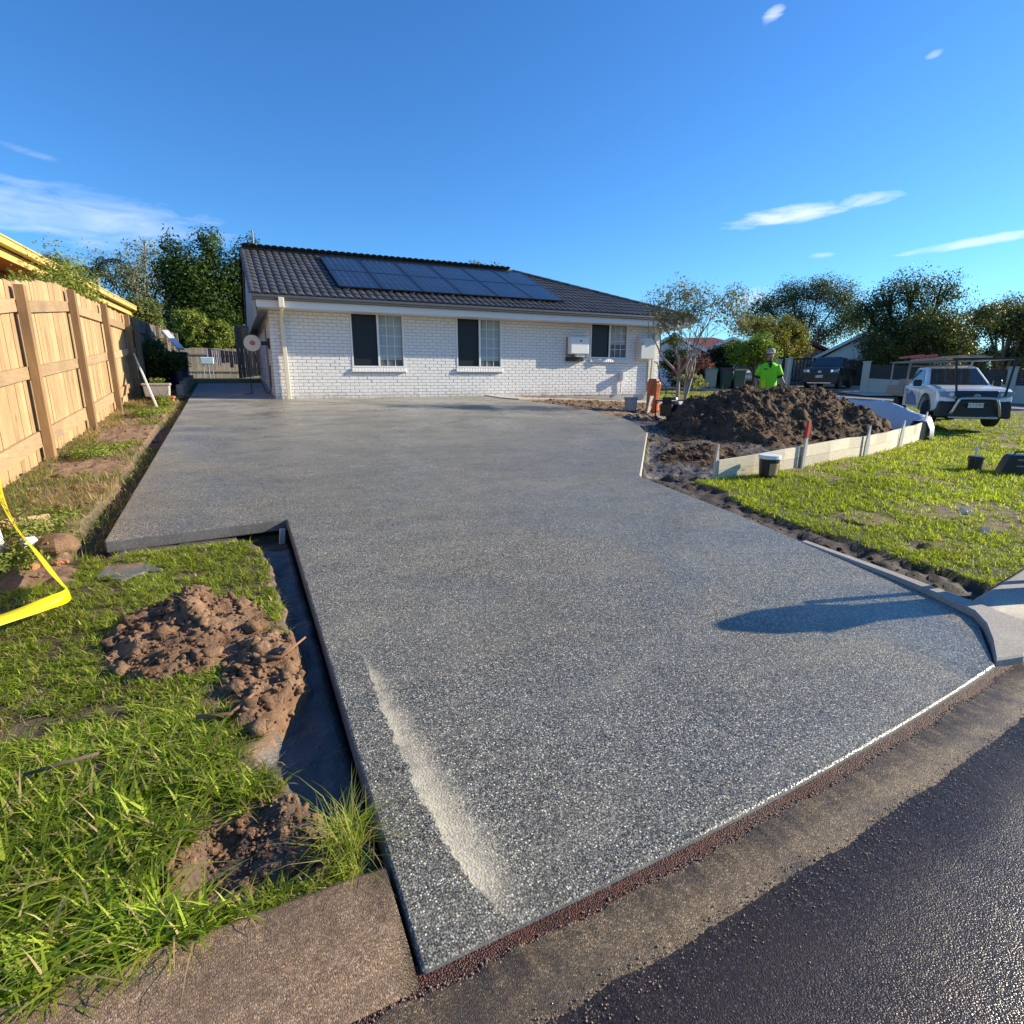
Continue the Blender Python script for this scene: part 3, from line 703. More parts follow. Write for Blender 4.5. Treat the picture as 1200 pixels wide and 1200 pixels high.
while z + 0.04 < HT - 0.02:
    x = HX0 + (0 if row % 2 == 0 else -0.12)
    while x < HX1:
        segs = [(max(x, HX0), min(x + 0.230, HX1))]
        for (a, b, c, d) in WINS:
            if c - 0.13 < z < d + 0.04:
                ns = []
                for s0, s1 in segs:
                    if s1 <= a - 0.008 or s0 >= b + 0.008: ns.append((s0, s1)); continue
                    if s0 < a - 0.008: ns.append((s0, a - 0.008))
                    if s1 > b + 0.008: ns.append((b + 0.008, s1))
                segs = ns
        for s0, s1 in segs:
            if s1 - s0 < 0.03: continue
            c = ((s0 + s1) / 2, HY + random.uniform(-0.003, 0.003), z)
            if s1 - s0 > 0.2299: cands.append((c, math.hypot(c[0], c[1])))
            else:
                v, f = brick_verts(s1 - s0); rest.add([(p[0] + c[0], p[1] + c[1], p[2] + c[2]) for p in v], f)
        x += PITCH
    row += 1; z += RISE
cands.sort(key=lambda q: q[1])
for k, (c, _) in enumerate(cands):
    if k < 300:
        o = link('brick', bm_full, None, wall); o.location = Vector(c) - ORI; o.rotation_euler = (random.uniform(-0.012, 0.012), 0, random.uniform(-0.008, 0.008))
    else:
        v, f = brick_verts(0.230); rest.add([(p[0] + c[0], p[1] + c[1], p[2] + c[2]) for p in v], f)
o = part('brick_courses', rest, MAT['brick'], wall, label='painted brick courses of the far half of the front'); o.data.transform(Matrix.Translation(-ORI)); o['kind'] = 'stuff'
for (xa, sgn) in ((HX0, -1), (HX1, 1)):
    sb = MB(); row = 0; z = HB + 0.03
    while z + 0.04 < HT - 0.02:
        y = HY + 0.008 + (0.115 if row % 2 == 0 else 0.235)
        while y < HYB - 0.2:
            v, f = brick_verts(0.230)
            sb.add([(xa + (p[1] if sgn < 0 else -p[1]) + 0.0, y - (p[0] if sgn < 0 else -p[0]), z + p[2]) for p in v], f); y += PITCH
        row += 1; z += RISE
    o = part('brick_courses', sb, MAT['brick'], wall, label='painted brick courses of an end wall'); o.data.transform(Matrix.Translation(-ORI)); o['kind'] = 'stuff'
sill_me = MB().add(*brick_verts(0.076, 0.11, 0.16)).mesh('sill_brick'); sill_me.materials.append(MAT['brick'])
LAB = ['white sliding window nearest the fence side', 'white sliding window in the middle of the front', 'smaller white sliding window beside the meter box']
def L2(v): return (v[0] - ORI.x, v[1] - ORI.y, v[2] - ORI.z)
for wi, (a, b, c, d) in enumerate(WINS):
    fr = MB(); yf = HY + 0.035; t = 0.045
    for (p0, s0) in (((a + t / 2, yf, (c + d) / 2), (t, 0.09, d - c)), ((b - t / 2, yf, (c + d) / 2), (t, 0.09, d - c)),
                     (((a + b) / 2, yf, c + t / 2), (b - a - 2 * t, 0.088, t)), (((a + b) / 2, yf, d - t / 2), (b - a - 2 * t, 0.088, t))): fr.box(p0, s0)
    win = part('window', fr, MAT['window_frame'], house, label=LAB[wi]); win.data.transform(Matrix.Translation(-ORI))
    def wp(name, mb, mat):
        o = part(name, mb, mat, win); o.data.transform(Matrix.Translation(-ORI)); return o
    mid = a + (b - a) * 0.505; h = d - c - 2 * t
    wp('mullion', MB().box((mid, yf - 0.01, (c + d) / 2), (0.055, 0.08, h - 0.002)), MAT['window_frame'])
    sf = MB(); sx0, sx1 = a + t, mid - 0.0275
    for (px, w_) in ((sx0 + 0.012, 0.024), (sx1 - 0.012, 0.024)): sf.box((px, yf - 0.012, (c + d) / 2), (w_, 0.03, h - 0.004))
    for zz in (c + t + 0.012, d - t - 0.012): sf.box(((sx0 + sx1) / 2, yf - 0.012, zz), (sx1 - sx0 - 0.048, 0.028, 0.022))
    wp('screen_frame', sf, MAT['screen'])
    wp('fly_screen', MB().box(((sx0 + sx1) / 2, yf - 0.006, (c + d) / 2), (sx1 - sx0 - 0.048, 0.004, h - 0.05)), MAT['screen'])
    gx0, gx1 = mid + 0.0275, b - t
    wp('pane', MB().box(((gx0 + gx1) / 2, yf + 0.02, (c + d) / 2), (gx1 - gx0, 0.006, h)), MAT['glass'])
    ncol, nrow = 3, (5 if wi < 2 else 4)
    for k in range(1, ncol): wp('glazing_bar', MB().box((gx0 + (gx1 - gx0) * k / ncol, yf + 0.008, (c + d) / 2), (0.014, 0.012, h)), MAT['window_frame'])
    for k in range(1, nrow): wp('glazing_bar', MB().box(((gx0 + gx1) / 2, yf + 0.009, c + t + h * k / nrow), (gx1 - gx0, 0.011, 0.014)), MAT['window_frame'])
    zb = c + t + h * (0.125 if wi < 2 else 0.40)
    bl = MB(); ns = 9
    for k in range(ns):
        u0, u1 = gx0 - 0.1 + (gx1 - gx0 + 0.2) * k / ns, gx0 - 0.1 + (gx1 - gx0 + 0.2) * (k + 1) / ns
        bl.box(((u0 + u1) / 2, yf + 0.075 + 0.006 * (k % 2), (zb + d) / 2), (u1 - u0 - 0.004, 0.003, d - zb))
    wp('blind', bl, MAT['blind'])
    wp('dark_backing', MB().box(((a + b) / 2, yf + 0.30, (c + d) / 2), (b - a + 0.3, 0.01, d - c + 0.3)), MAT['dark_room'])  # dark panel standing in for the unlit room behind the blind
    nb = int((b - a + 0.06) / 0.084); x0 = (a + b) / 2 - nb * 0.084 / 2 + 0.042
    for k in range(nb):
        o = link('sill_brick', sill_me, None, win); o.location = L2((x0 + k * 0.084, HY - 0.052, c - 0.062)); o.rotation_euler = (R(-14), 0, 0)
# roof
RY0, RZ0, RYR, RZR = 15.68, 3.545, 20.10, 5.335
VX, EX, RX1 = 0.60, 14.42, 9.62
PITCH_A = math.atan2(RZR - RZ0, RYR - RY0); SL = math.hypot(RZR - RZ0, RYR - RY0)
uy, uz = math.cos(PITCH_A), math.sin(PITCH_A)
YB2 = 2 * RYR - RY0
rb = MB(); e = 0.03
rb.add([(VX, RY0, RZ0 - e), (EX, RY0, RZ0 - e), (RX1, RYR, RZR - e), (VX, RYR, RZR - e), (EX, YB2, RZ0 - e), (VX, YB2, RZ0 - e)],
       [(0, 1, 2, 3), (1, 4, 2), (4, 5, 3, 2)])
roof = part('roof', rb, MAT['gutter_grey'], house); roof.data.transform(Matrix.Translation(-ORI))
TW, TG = 0.40, 0.36
def roll(u):
    f = abs(2 * ((u / (TW / 2)) % 1.0) - 1); return 0.036 * (1 - f ** 2.4)
def tile_geo(w=TW, clampx=None):
    V = []; F = []; n = 12
    for (s, lift) in ((0.0, 0.030), (TG + 0.05, 0.004)):
        for k in range(n + 1):
            u = w * k / n; V.append((u, s, lift + roll(u)))
    for k in range(n + 1):
        u = w * k / n; V.append((u, 0.002, 0.002 + 0.8 * roll(u)))
    for k in range(n):
        F.append((k, k + 1, n + 2 + k, n + 1 + k)); F.append((2 * n + 2 + k, 2 * n + 3 + k, k + 1, k))
    return V, F
tv, tf = tile_geo()
tile_me = MB().add(tv, tf).mesh('tile', smooth=False); tile_me.materials.append(MAT['tile'])
def roof_pt(x, s, h=0.0): return (x, RY0 + uy * s - uz * h, RZ0 + uz * s + uy * h)
tc = []; trest = MB(); nrow = int(SL / TG) + 1
for j in range(nrow):
    s = j * TG - 0.03
    k = 0
    while VX + k * TW < EX:
        x = VX + k * TW; k += 1
        hip = EX - (EX - RX1) * (s + TG) / SL
        if x > hip + (EX - RX1) * TG / SL: continue
        if x + TW > hip:
            v2 = []
            for (u, ds, h_) in tv:
                lim = EX - (EX - RX1) * (s + ds) / SL
                v2.append(roof_pt(min(x + u, max(lim, x)), s + ds, h_))
            trest.add(v2, tf); continue
        covered = 2.75 < x < 9.4 and 0.75 < s < 4.25
        c = roof_pt(x + TW / 2, s)
        tc.append((covered, math.hypot(c[0], c[1]), x, s))
tc.sort()
for k, (cov, _, x, s) in enumerate(tc):
    if k < 300:
        o = link('roof_tile', tile_me, None, roof); o.location = L2(roof_pt(x, s, random.uniform(0, 0.003))); o.rotation_euler = (PITCH_A, 0, random.uniform(-0.006, 0.006))
    else: trest.add([roof_pt(x + u, s + ds, h_) for (u, ds, h_) in tv], tf)
# hip side and rear slope tiles
hp = MB()
for j in range(nrow):
    s = j * TG - 0.03
    y = RY0
    while y < YB2:
        y0, y1 = RY0 + (RYR - RY0) * (s + TG) / SL, YB2 - (RYR - RY0) * (s + TG) / SL
        if y + TW > y0 and y < y1:
            v2 = []
            for (u, ds, h_) in tv:
                f_ = (s + ds) / SL; yy = min(max(y + u, RY0 + (RYR - RY0) * f_), YB2 - (RYR - RY0) * f_)
                v2.append((EX - (EX - RX1) * f_ + h_ * 0.35, yy, RZ0 + (RZR - RZ0) * f_ + h_ * 0.93))
            hp.add(v2, tf)
        y += TW
    k = 0
    while VX + k * TW < EX - (EX - RX1) * (s + TG) / SL:
        hp.add([(VX + k * TW + u, YB2 - uy * (s + ds) + uz * h_, RZ0 + uz * (s + ds) + uy * h_) for (u, ds, h_) in tv], tf); k += 1
for nm, mb_ in (('tile_field', trest), ('tile_field', hp)):
    o = part(nm, mb_, MAT['tile'], roof, label='charcoal roof tiles of the farther roof area'); o.data.transform(Matrix.Translation(-ORI)); o['kind'] = 'stuff'
def cap_geo(L=0.40, r=0.105):
    V = []; F = []; n = 7
    for (s, rr) in ((0, r * 1.06), (L, r * 0.92)):
        for k in range(n + 1):
            q = math.pi * k / n; V.append((s, rr * math.cos(q) * 1.15, rr * math.sin(q) * 0.75))
    for k in range(n): F.append((k, k + 1, n + 2 + k, n + 1 + k))
    F.append(tuple(range(n + 1)))
    return V, F
cap_me = MB().add(*cap_geo()).mesh('ridge_tile'); cap_me.materials.append(MAT['tile'])
def caps(a, b):
    a, b = Vector(a), Vector(b); d = (b - a); n_ = max(1, round(d.length / 0.37)); d.normalize()
    yaw = math.atan2(d.y, d.x); pit = -math.asin(d.z)
    for k in range(n_):
        p = a + (b - a) * (k / n_); o = link('ridge_tile', cap_me, None, roof)
        o.location = L2((p.x, p.y, p.z + 0.005)); o.rotation_euler = (0, pit, yaw)
caps((VX - 0.02, RYR, RZR), (RX1 + 0.05, RYR, RZR)); caps((EX - 0.1, RY0 + 0.09, RZ0 + 0.05), (RX1, RYR, RZR + 0.02)); caps((EX - 0.1, YB2 - 0.09, RZ0 + 0.05), (RX1, RYR, RZR + 0.02))
# verge caps on the gable, barge board, gable sheet
vt = MB(); vt.add(*cap_geo(0.36, 0.07)); v_me = vt.mesh('verge_tile'); v_me.materials.append(MAT['tile'])
for k in range(13):
    for sg in (1, -1):
        s = k * 0.37; o = link('verge_tile', v_me, None, roof)
        yy = RY0 + uy * s if sg > 0 else YB2 - uy * s
        o.location = L2((VX, yy, RZ0 + uz * s + 0.012)); o.rotation_euler = (0, -PITCH_A, R(90) if sg > 0 else R(-90))
def hp_(name, mb, mat, **k):
    o = part(name, mb, mat, house, **k); o.data.transform(Matrix.Translation(-ORI)); return o
g = MB(); gxp = VX + 0.035
g.add([(gxp, RY0 + 0.06, RZ0 - 0.06), (gxp, RYR, RZR - 0.06), (gxp, YB2 - 0.06, RZ0 - 0.06), (gxp, YB2 - 0.06, RZ0 - 0.50), (gxp, RY0 + 0.06, RZ0 - 0.50)] +
      [(gxp + 0.02, RY0 + 0.06, RZ0 - 0.06), (gxp + 0.02, RYR, RZR - 0.06), (gxp + 0.02, YB2 - 0.06, RZ0 - 0.06), (gxp + 0.02, YB2 - 0.06, RZ0 - 0.50), (gxp + 0.02, RY0 + 0.06, RZ0 - 0.50)],
      [(0, 1, 2, 3, 4), (9, 8, 7, 6, 5), (0, 4, 9, 5), (4, 3, 8, 9), (3, 2, 7, 8), (2, 1, 6, 7), (1, 0, 5, 6)])
hp_('gable_sheet', g, MAT['gable_clad'])
for sg in (1, -1):
    a = (VX, RY0 if sg > 0 else YB2, RZ0 - 0.085); b = (VX, RYR, RZR - 0.085)
    hp_('barge_board', MB().bar(a, b, 0.03, 0.15), MAT['gutter_grey'])
hp_('soffit', MB().box(((VX + EX) / 2 + 0.03, (RY0 + HY) / 2 + 0.04, RZ0 - 0.275), (EX - VX - 0.12, HY - RY0 - 0.04, 0.012)), MAT['soffit'])
hp_('soffit', MB().box(((gxp + HX0) / 2 + 0.01, (HY + YB2) / 2 + 0.02, RZ0 - 0.272), (HX0 - gxp - 0.024, YB2 - HY - 0.1, 0.012)), MAT['soffit'])
hp_('soffit', MB().box(((EX + HX1) / 2, (HY + YB2) / 2, RZ0 - 0.272), (EX - HX1 - 0.06, YB2 - HY - 0.1, 0.012)), MAT['soffit'])
hp_('fascia', MB().box(((VX + EX) / 2 + 0.02, RY0 + 0.045, RZ0 - 0.195), (EX - VX - 0.08, 0.022, 0.18)), MAT['white_paint'])
hp_('fascia', MB().box((EX - 0.045, (RY0 + YB2) / 2, RZ0 - 0.195), (0.022, YB2 - RY0 - 0.14, 0.18)), MAT['white_paint'])
def gutter_run(a, b, out):
    a, b, o_ = Vector(a), Vector(b), Vector(out); prof = [(0.0, 0.055), (0.0, -0.065), (0.085, -0.065), (0.115, 0.0), (0.115, 0.05), (0.098, 0.055), (0.098, 0.04), (0.1, -0.05), (0.012, -0.05), (0.012, 0.055)]
    vs = [p + o_ * u + Vector((0, 0, v)) for p in (a, b) for u, v in prof]; n_ = len(prof)
    return MB().add(vs, [tuple(range(n_)), tuple(range(2 * n_ - 1, n_ - 1, -1))] + [(i, (i + 1) % n_, n_ + (i + 1) % n_, n_ + i) for i in range(n_)])
hp_('gutter', gutter_run((VX - 0.02, RY0 + 0.033, RZ0 - 0.055), (EX + 0.06, RY0 + 0.033, RZ0 - 0.055), (0, -1, 0)), MAT['gutter_grey'])
hp_('gutter', gutter_run((EX - 0.033, RY0 + 0.03, RZ0 - 0.055), (EX - 0.033, YB2, RZ0 - 0.055), (1, 0, 0)), MAT['gutter_grey'])
# downpipes
def rect_pipe(pts, w=0.095, d=0.06):
    mb = MB()
    for a, b in zip(pts[:-1], pts[1:]): mb.bar(a, b, d, w, up=(0, 1, 0))
    return mb
hp_('downpipe', MB().bar((1.22, 15.63, 3.42), (1.22, 15.63, 3.24), 0.10, 0.07, (0, 1, 0)).bar((1.22, 15.64, 3.27), (1.24, 16.19, 2.98), 0.075, 0.075, (0, 0, 1)).bar((1.245, 16.22, 3.03), (1.265, 16.22, 1.03), 0.10, 0.07, (0, 1, 0)), MAT['cream_paint'], bevel=0.008)
hp_('pipe_head', MB().box((1.22, 15.60, 3.37), (0.13, 0.09, 0.24)), MAT['cream_paint'], bevel=0.01)
hp_('downpipe', MB().bar((13.62, 15.62, 3.44), (13.62, 15.62, 3.20), 0.09, 0.075, (0, 1, 0)).bar((13.64, 15.62, 3.22), (13.24, 15.98, 3.12), 0.08, 0.08).bar((13.24, 15.97, 3.12), (13.20, 16.2, 3.02), 0.08, 0.08).bar((13.19, 16.22, 3.06), (13.09, 16.22, 0.98), 0.13, 0.08, (0, 1, 0)), MAT['cream_paint'], bevel=0.008)
hp_('downpipe', MB().bar((14.30, 15.70, 3.44), (14.30, 15.70, 3.28), 0.09, 0.075, (0, 1, 0)).bar((14.30, 15.70, 3.30), (13.56, 16.45, 3.12), 0.07, 0.07), MAT['white_paint'])
hp_('conduit', MB().tube([(0.915, 17.9, 3.0), (0.915, 17.9, 1.3)], 0.02, 8), MAT['grey_metal'])
hp_('conduit', MB().tube([(12.98, 16.28, 2.15), (12.98, 16.28, 1.1)], 0.014, 8), MAT['grey_metal'])
hp_('conduit', MB().tube([(12.98, 16.27, 3.3), (12.98, 16.27, 2.9)], 0.022, 8), MAT['white_plastic'])
hp_('flue', MB().tube([(0.95, 20.4, 5.1), (0.95, 20.4, 5.95)], 0.025, 8), MAT['grey_metal'])
hp_('roof_vent', MB().lathe([(0.10, 0), (0.10, 0.10), (0.17, 0.13), (0.17, 0.19), (0.03, 0.22)], 14, (9.3, 20.3, 5.33)), MAT['white_paint'])
# solar panels: two rows of six
PW, PH, OFF = 1.134, 1.745, 0.11
s0p = (16.36 - RY0) / uy
gl_mat = MAT['pv_line']
cell_me = None
names_r = ['lower row', 'upper row']; ordn = ['first', 'second', 'third', 'fourth', 'fifth', 'sixth']
cellb = MB().box((0, 0, 0), (PW / 6 - 0.026, (PH - 0.05) / 2 - 0.030, 0.002)); cell_me = cellb.mesh('cell'); cell_me.materials.append(MAT['pv_cell'])
fr = MB()
for (cx, cy, w_, h_) in ((0.0175, PH / 2, 0.035, PH), (PW - 0.0175, PH / 2, 0.035, PH), (PW / 2, 0.0175, PW - 0.07, 0.035), (PW / 2, PH - 0.0175, PW - 0.07, 0.035)): fr.box((cx, cy, 0), (w_, h_, 0.036))
fr_me = fr.mesh('frame'); fr_me.materials.append(MAT['pv_frame'])
bk_me = MB().box((PW / 2, PH / 2, 0.008), (PW - 0.07, PH - 0.07, 0.006)).mesh('backing'); bk_me.materials.append(MAT['pv_line'])
for r_ in range(2):
    for c_ in range(6):
        pn = thing('solar_panel', f'dark solar panel on the roof, {ordn[c_]} from the gable end in the {names_r[r_]}', 'solar panel', roof_pt(2.74 + c_ * (PW + 0.022), s0p + r_ * (PH + 0.022), OFF), 0, 'solar panels on the house roof')
        pn.rotation_euler = (PITCH_A, 0, 0)
        link('frame', fr_me, None, pn); b_ = link('backing', bk_me, None, pn)
        for u in range(6):
            for v in range(2):
                o = link('cell', cell_me, None, b_); o.location = (0.035 + (u + 0.5) * (PW - 0.07) / 6, 0.035 + (v + 0.5) * (PH - 0.07) / 2, 0.0125)
        for lx in (0.25, PW - 0.25):
            f_ = MB().box((lx, PH / 2, -0.045), (0.04, PH - 0.01, 0.045)); part('rail', f_, MAT['grey_metal'], pn)

# ------------------------------------------------------------------ fences
def topz(y): return float(np.interp(y, [2, 5, 8.58, 11.2, 11.9, 14.5, 17.4, 19.9, 36], [1.95, 2.24, 2.67, 3.0, 3.01, 3.06, 3.11, 3.21, 3.75]))
def fence(name, label, y0, posts, mats, xf=-2.25, pw=0.15, lean=0.0):
    f = thing(name, label, 'fence', (xf, y0, gz(xf, y0)))
    o3 = Vector(f.location); y1 = posts[-1]
    for y in posts:
        b = gz(xf, y) - 0.15; t = topz(y) + random.uniform(-0.06, 0.01)
        p = MB().box((xf + 0.012, y, (b + t) / 2), (0.10, 0.125, t - b)); part('post', p, mats[1], f, world=True, bevel=0.004)
    for a, b in zip(posts[:-1], posts[1:]):
        for hh in (0.30, 1.12, None):
            za = (gz(xf, a) + hh) if hh else topz(a) - 0.30; zb = (gz(xf, b) + hh) if hh else topz(b) - 0.30
            r_ = MB().bar((xf - 0.062, a + 0.066, za), (xf - 0.062, b - 0.066, zb), 0.04, 0.15 if hh != 0.30 else 0.19); part('rail', r_, mats[2], f, world=True, bevel=0.003)
    y = posts[0]
    while y < y1:
        w_ = pw * random.uniform(0.94, 1.0); b = gz(xf - 0.1, y) + random.uniform(0.0, 0.04); t = topz(y) + random.uniform(-0.02, 0.02)
        p = MB().box((xf - 0.098 + random.uniform(-0.004, 0.004), y + pw / 2, (b + t) / 2), (0.016, w_ - 0.006, t - b), (0, 0, random.uniform(-0.03, 0.03)))
        part('paling', p, mats[0], f, world=True); y += pw
    return f
fence('paling_fence', 'tall new pine paling fence with posts and rails along the driveway', 3.9, [3.9, 6.55, 9.2, 11.87, 14.52, 17.36, 18.7], (MAT['pine'], MAT['pine_post'], MAT['pine_rail']))
fence('old_paling_fence', 'dark weathered paling fence in shade behind the pots and shrubs', 18.9, [18.9, 21.4, 24.0, 26.6, 29.2, 32.0], (MAT['old_wood'], MAT['old_wood'], MAT['old_wood']))

# ------------------------------------------------------------------ soil heaps
def m_clod(name, a, b, wet=0.0):
    t = NT(name); v = t.coord()
    n1 = t.noise(v, 5, 6, 0.65); n2 = t.noise(v, 45, 5, 0.7)
    c = t.mix(t.ramp(n1, [(0.3, 0.0), (0.72, 1.0)]), a, b)
    c = t.mix(1.0, c, t.ramp(n2, [(0.2, 0.6), (0.8, 1.4)]), 'MULTIPLY')
    return t.set(Base_Color=c, Roughness=0.95 - wet, Specular_IOR_Level=0.25, Normal=t.bump(t.math('ADD', n1, t.math('MULTIPLY', n2, 0.8)), 0.8, 0.03))
MAT['clod'] = m_clod('tan_clay_clods', (0.115, 0.060, 0.034), (0.32, 0.20, 0.120))
MAT['dark_soil'] = m_clod('dark_loam', (0.040, 0.025, 0.016), (0.165, 0.100, 0.057), 0.05)
MAT['dark_clod'] = m_clod('dark_loam_clods', (0.045, 0.029, 0.019), (0.165, 0.104, 0.062), 0.05)
def height_patch(name, x0, x1, y0, y1, st, hf, mat, parent, origin):
    xs = np.arange(x0, x1, st); ys = np.arange(y0, y1, st); PX, PY = np.meshgrid(xs, ys)
    H = hf(PX, PY); PZ = ground_at(PX.ravel(), PY.ravel()).reshape(PX.shape) + H
    I_ = np.arange(PX.size).reshape(PX.shape)
    q = np.stack([I_[:-1, :-1], I_[:-1, 1:], I_[1:, 1:], I_[1:, :-1]], -1).reshape(-1, 4)
    keep = (H.ravel()[q].max(1) > -0.015); q = q[keep]
    V = np.stack([PX, PY, PZ], -1).reshape(-1, 3)
    # sideways crumble
    V[:, 0] += (fbm(PX.ravel() * 9, PY.ravel() * 9, 3, 91) - 0.5) * st * 1.6; V[:, 1] += (fbm(PX.ravel() * 9, PY.ravel() * 9, 3, 92) - 0.5) * st * 1.6
    used = np.unique(q); rm = np.zeros(len(V), int); rm[used] = np.arange(len(used))
    o = link(name, mesh_np(name, V[used] - np.array(origin), rm[q], smooth=False), mat, parent)
    return o, (lambda x, y: ground_at(x, y) + hf(x, y))
def clods(name, cx, n_, hfun, samp, r, mat, parent, origin, sub=1):
    p = samp(n_); z = hfun(p[:, 0], p[:, 1]); P = np.stack([p[:, 0], p[:, 1], z + 0.2 * r[1] * rng.random(len(p))], -1) - np.array(origin)
    rr = rng.pareto(2.2, len(P)) * r[0] + r[0]; rr = np.minimum(rr, r[1])
    bm = bmesh.new(); bmesh.ops.create_icosphere(bm, subdivisions=2, radius=1.0)
    bv_ = np.array([v.co[:] for v in bm.verts]); bf = np.array([[v.index for v in f.verts] for f in bm.faces]); bm.free()
    bv_ = np.sign(bv_) * np.abs(bv_) ** 0.8
    V = np.empty((len(P), len(bv_), 3))
    for i in range(len(P)):
        k = 1 + 1.9 * (fbm(bv_[:, 0] * 1.3 + 7.1 * i, bv_[:, 1] * 1.3 + bv_[:, 2] * 2.1, 3, i % 50, 0.75) - 0.5) + rng.normal(0, 0.15, len(bv_))
        a = rng.uniform(0, 6.28); c_, s_ = math.cos(a), math.sin(a); w = bv_ * k[:, None] * rr[i] * np.array([1, rng.uniform(0.6, 1), rng.uniform(0.5, 0.85)])
        V[i] = np.stack([w[:, 0] * c_ - w[:, 1] * s_, w[:, 0] * s_ + w[:, 1] * c_, w[:, 2]], -1) + P[i]
    F = (bf[None] + (np.arange(len(P)) * len(bv_))[:, None, None]).reshape(-1, 3)
    o = link(name, mesh_np(name, V.reshape(-1, 3), tris=F), mat, parent); o['kind'] = 'stuff'; return o
ml = thing('soil_heap', 'lumpy tan clay heap on the grass beside the open trench', 'soil heap', (-0.25, 3.3, gz(-0.25, 3.3)))
def hL(x, y):
    m = np.clip(mound_left(x, y), -0.2, 1)
    lump = np.abs(fbm(x * 5, y * 5, 4, 55, 0.65) - 0.5) * 0.9 + (fbm(x * 14, y * 14, 4, 57, 0.7) - 0.5) * 0.35
    big = np.exp(-(((x + 0.40) / 0.20) ** 2 + ((y - 3.78) / 0.30) ** 2)) * 0.085 * (0.5 + fbm(x * 9, y * 9, 3, 58))
    m = np.minimum(m, (xb(y) + 0.035 - x) * (2.0 + 9.0 * fbm(x * 16, y * 16, 3, 83)))
    return np.where(m > 0, m ** 0.5 * (0.045 + lump * 0.25) + big * np.clip(m * 4, 0, 1), m * 0.3)
o, hfL = height_patch('soil', -0.95, 0.34, 2.0, 4.5, 0.014, hL, MAT['clod'], ml, tuple(ml.location))
def sampL(n_):
    p = np.stack([rng.uniform(-0.85, 0.25, n_ * 4), rng.uniform(2.1, 4.35, n_ * 4)], -1); p = p[(mound_left(p[:, 0], p[:, 1]) > 0.04) & (p[:, 0] < xb(p[:, 1]) + 0.03)]; return p[:n_]
clods('clods', 0, 620, hfL, sampL, (0.007, 0.045), MAT['clod'], ml, tuple(ml.location))
# crumbs round the little crater by the kerb
cr_t = thing('soil_heap', 'small crumbly dug out patch of clay beside the kerb in tall grass', 'soil heap', (-0.1, 1.8, gz(-0.1, 1.8)))
def sampC(n_):
    p = np.stack([rng.uniform(-0.5, 0.22, n_ * 6), rng.uniform(1.55, 2.1, n_ * 6)], -1); p = p[(crater(p[:, 0], p[:, 1]) > 0.05) & (p[:, 0] < xb(p[:, 1]))]; return p[:n_]
clods('clods', 0, 900, ground_at, sampC, (0.004, 0.022), MAT['clod'], cr_t, tuple(cr_t.location))
# big heap
A_, B_ = np.array([10.1, 9.25]), np.array([12.0, 8.85])
def hR(x, y):
    d = B_ - A_; t = np.clip(((x - A_[0]) * d[0] + (y - A_[1]) * d[1]) / (d @ d), 0, 1)
    px, py = A_[0] + t * d[0], A_[1] + t * d[1]
    rr = np.hypot(x - px, y - py) + (fbm(x * 0.9, y * 0.9, 3, 77) - 0.5) * 0.9
    back = (x - px) * 0.43 + (y - py) * 0.9
    rr = np.where(back > 0, rr + 0.65 * back, rr)
    h = 1.38 * (1 - rr / 2.15)
    h = np.where(h > 0.82, 0.82 + (h - 0.82) * 0.36, h)
    b2 = 0.28 * (1 - np.hypot((x - 13.2) / 1.6, (y - 9.2) / 1.1)); b3 = 0.20 * (1 - np.hypot((x - 6.75) / 0.95, (y - 7.0) / 0.55))
    h = np.maximum(np.maximum(h, b2), b3)
    h = np.minimum(h - 0.02, (y - formline(x) - 0.12) * 1.5)
    n_ = (fbm(x * 2.2, y * 2.2, 4, 79) - 0.5) * 0.28 + (fbm(x * 9, y * 9, 4, 80, 0.72) - 0.5) * 0.22
    return np.where(h > 0, h + n_ * np.clip(h * 3, 0, 1), h)
mr = thing('soil_heap', 'large heap of dark turned soil inside the timber formwork', 'soil heap', (10.5, 9.3, gz(10.5, 9.3)))
o, hfR = height_patch('soil', 5.6, 14.9, 5.9, 12.8, 0.035, hR, MAT['dark_soil'], mr, tuple(mr.location))
def sampR(n_):
    p = np.stack([rng.uniform(5.8, 14.6, n_ * 5), rng.uniform(6.0, 12, n_ * 5)], -1); h = hR(p[:, 0], p[:, 1]); p = p[(h > 0.02) & (p[:, 1] > formline(p[:, 0]) + 0.15)]; return p[:n_]
clods('clods', 0, 2600, hfR, sampR, (0.012, 0.075), MAT['dark_clod'], mr, tuple(mr.location))
def sampB(n_):
    p = np.stack([rng.uniform(4.5, 9.5, n_ * 6), rng.uniform(1.9, 10, n_ * 6)], -1); k = (pip(p[:, 0], p[:, 1], BED) | ((p[:, 0] < 4.85) & (p[:, 1] < 5.9))) & ~pip(p[:, 0], p[:, 1], SLAB) & (p[:, 0] > 4.6)
    return p[k][:n_]
tag(clods('mud_clods', 0, 1700, ground_at, sampB, (0.006, 0.04), MAT['dark_clod'], None, (0, 0, 0)), 'loose mud clods along the edge of the drive', 'mud clods', kind='stuff')
def sampY(n_): return np.stack([rng.uniform(7.2, 13.4, n_), rng.uniform(12.4, 15.0, n_)], -1)
tag(clods('yard_clods', 0, 500, ground_at, sampY, (0.012, 0.08), MAT['clod'], None, (0, 0, 0)), 'loose tan clods in front of the brick wall', 'soil clods', kind='stuff')
def sampF(n_): return np.stack([rng.uniform(-2.2, -1.15, n_), rng.uniform(4.8, 16, n_)], -1)
tag(clods('strip_clods', 0, 420, ground_at, sampF, (0.008, 0.05), MAT['clod'], None, (0, 0, 0)), 'loose clods in the bare strip along the fence', 'soil clods', kind='stuff')
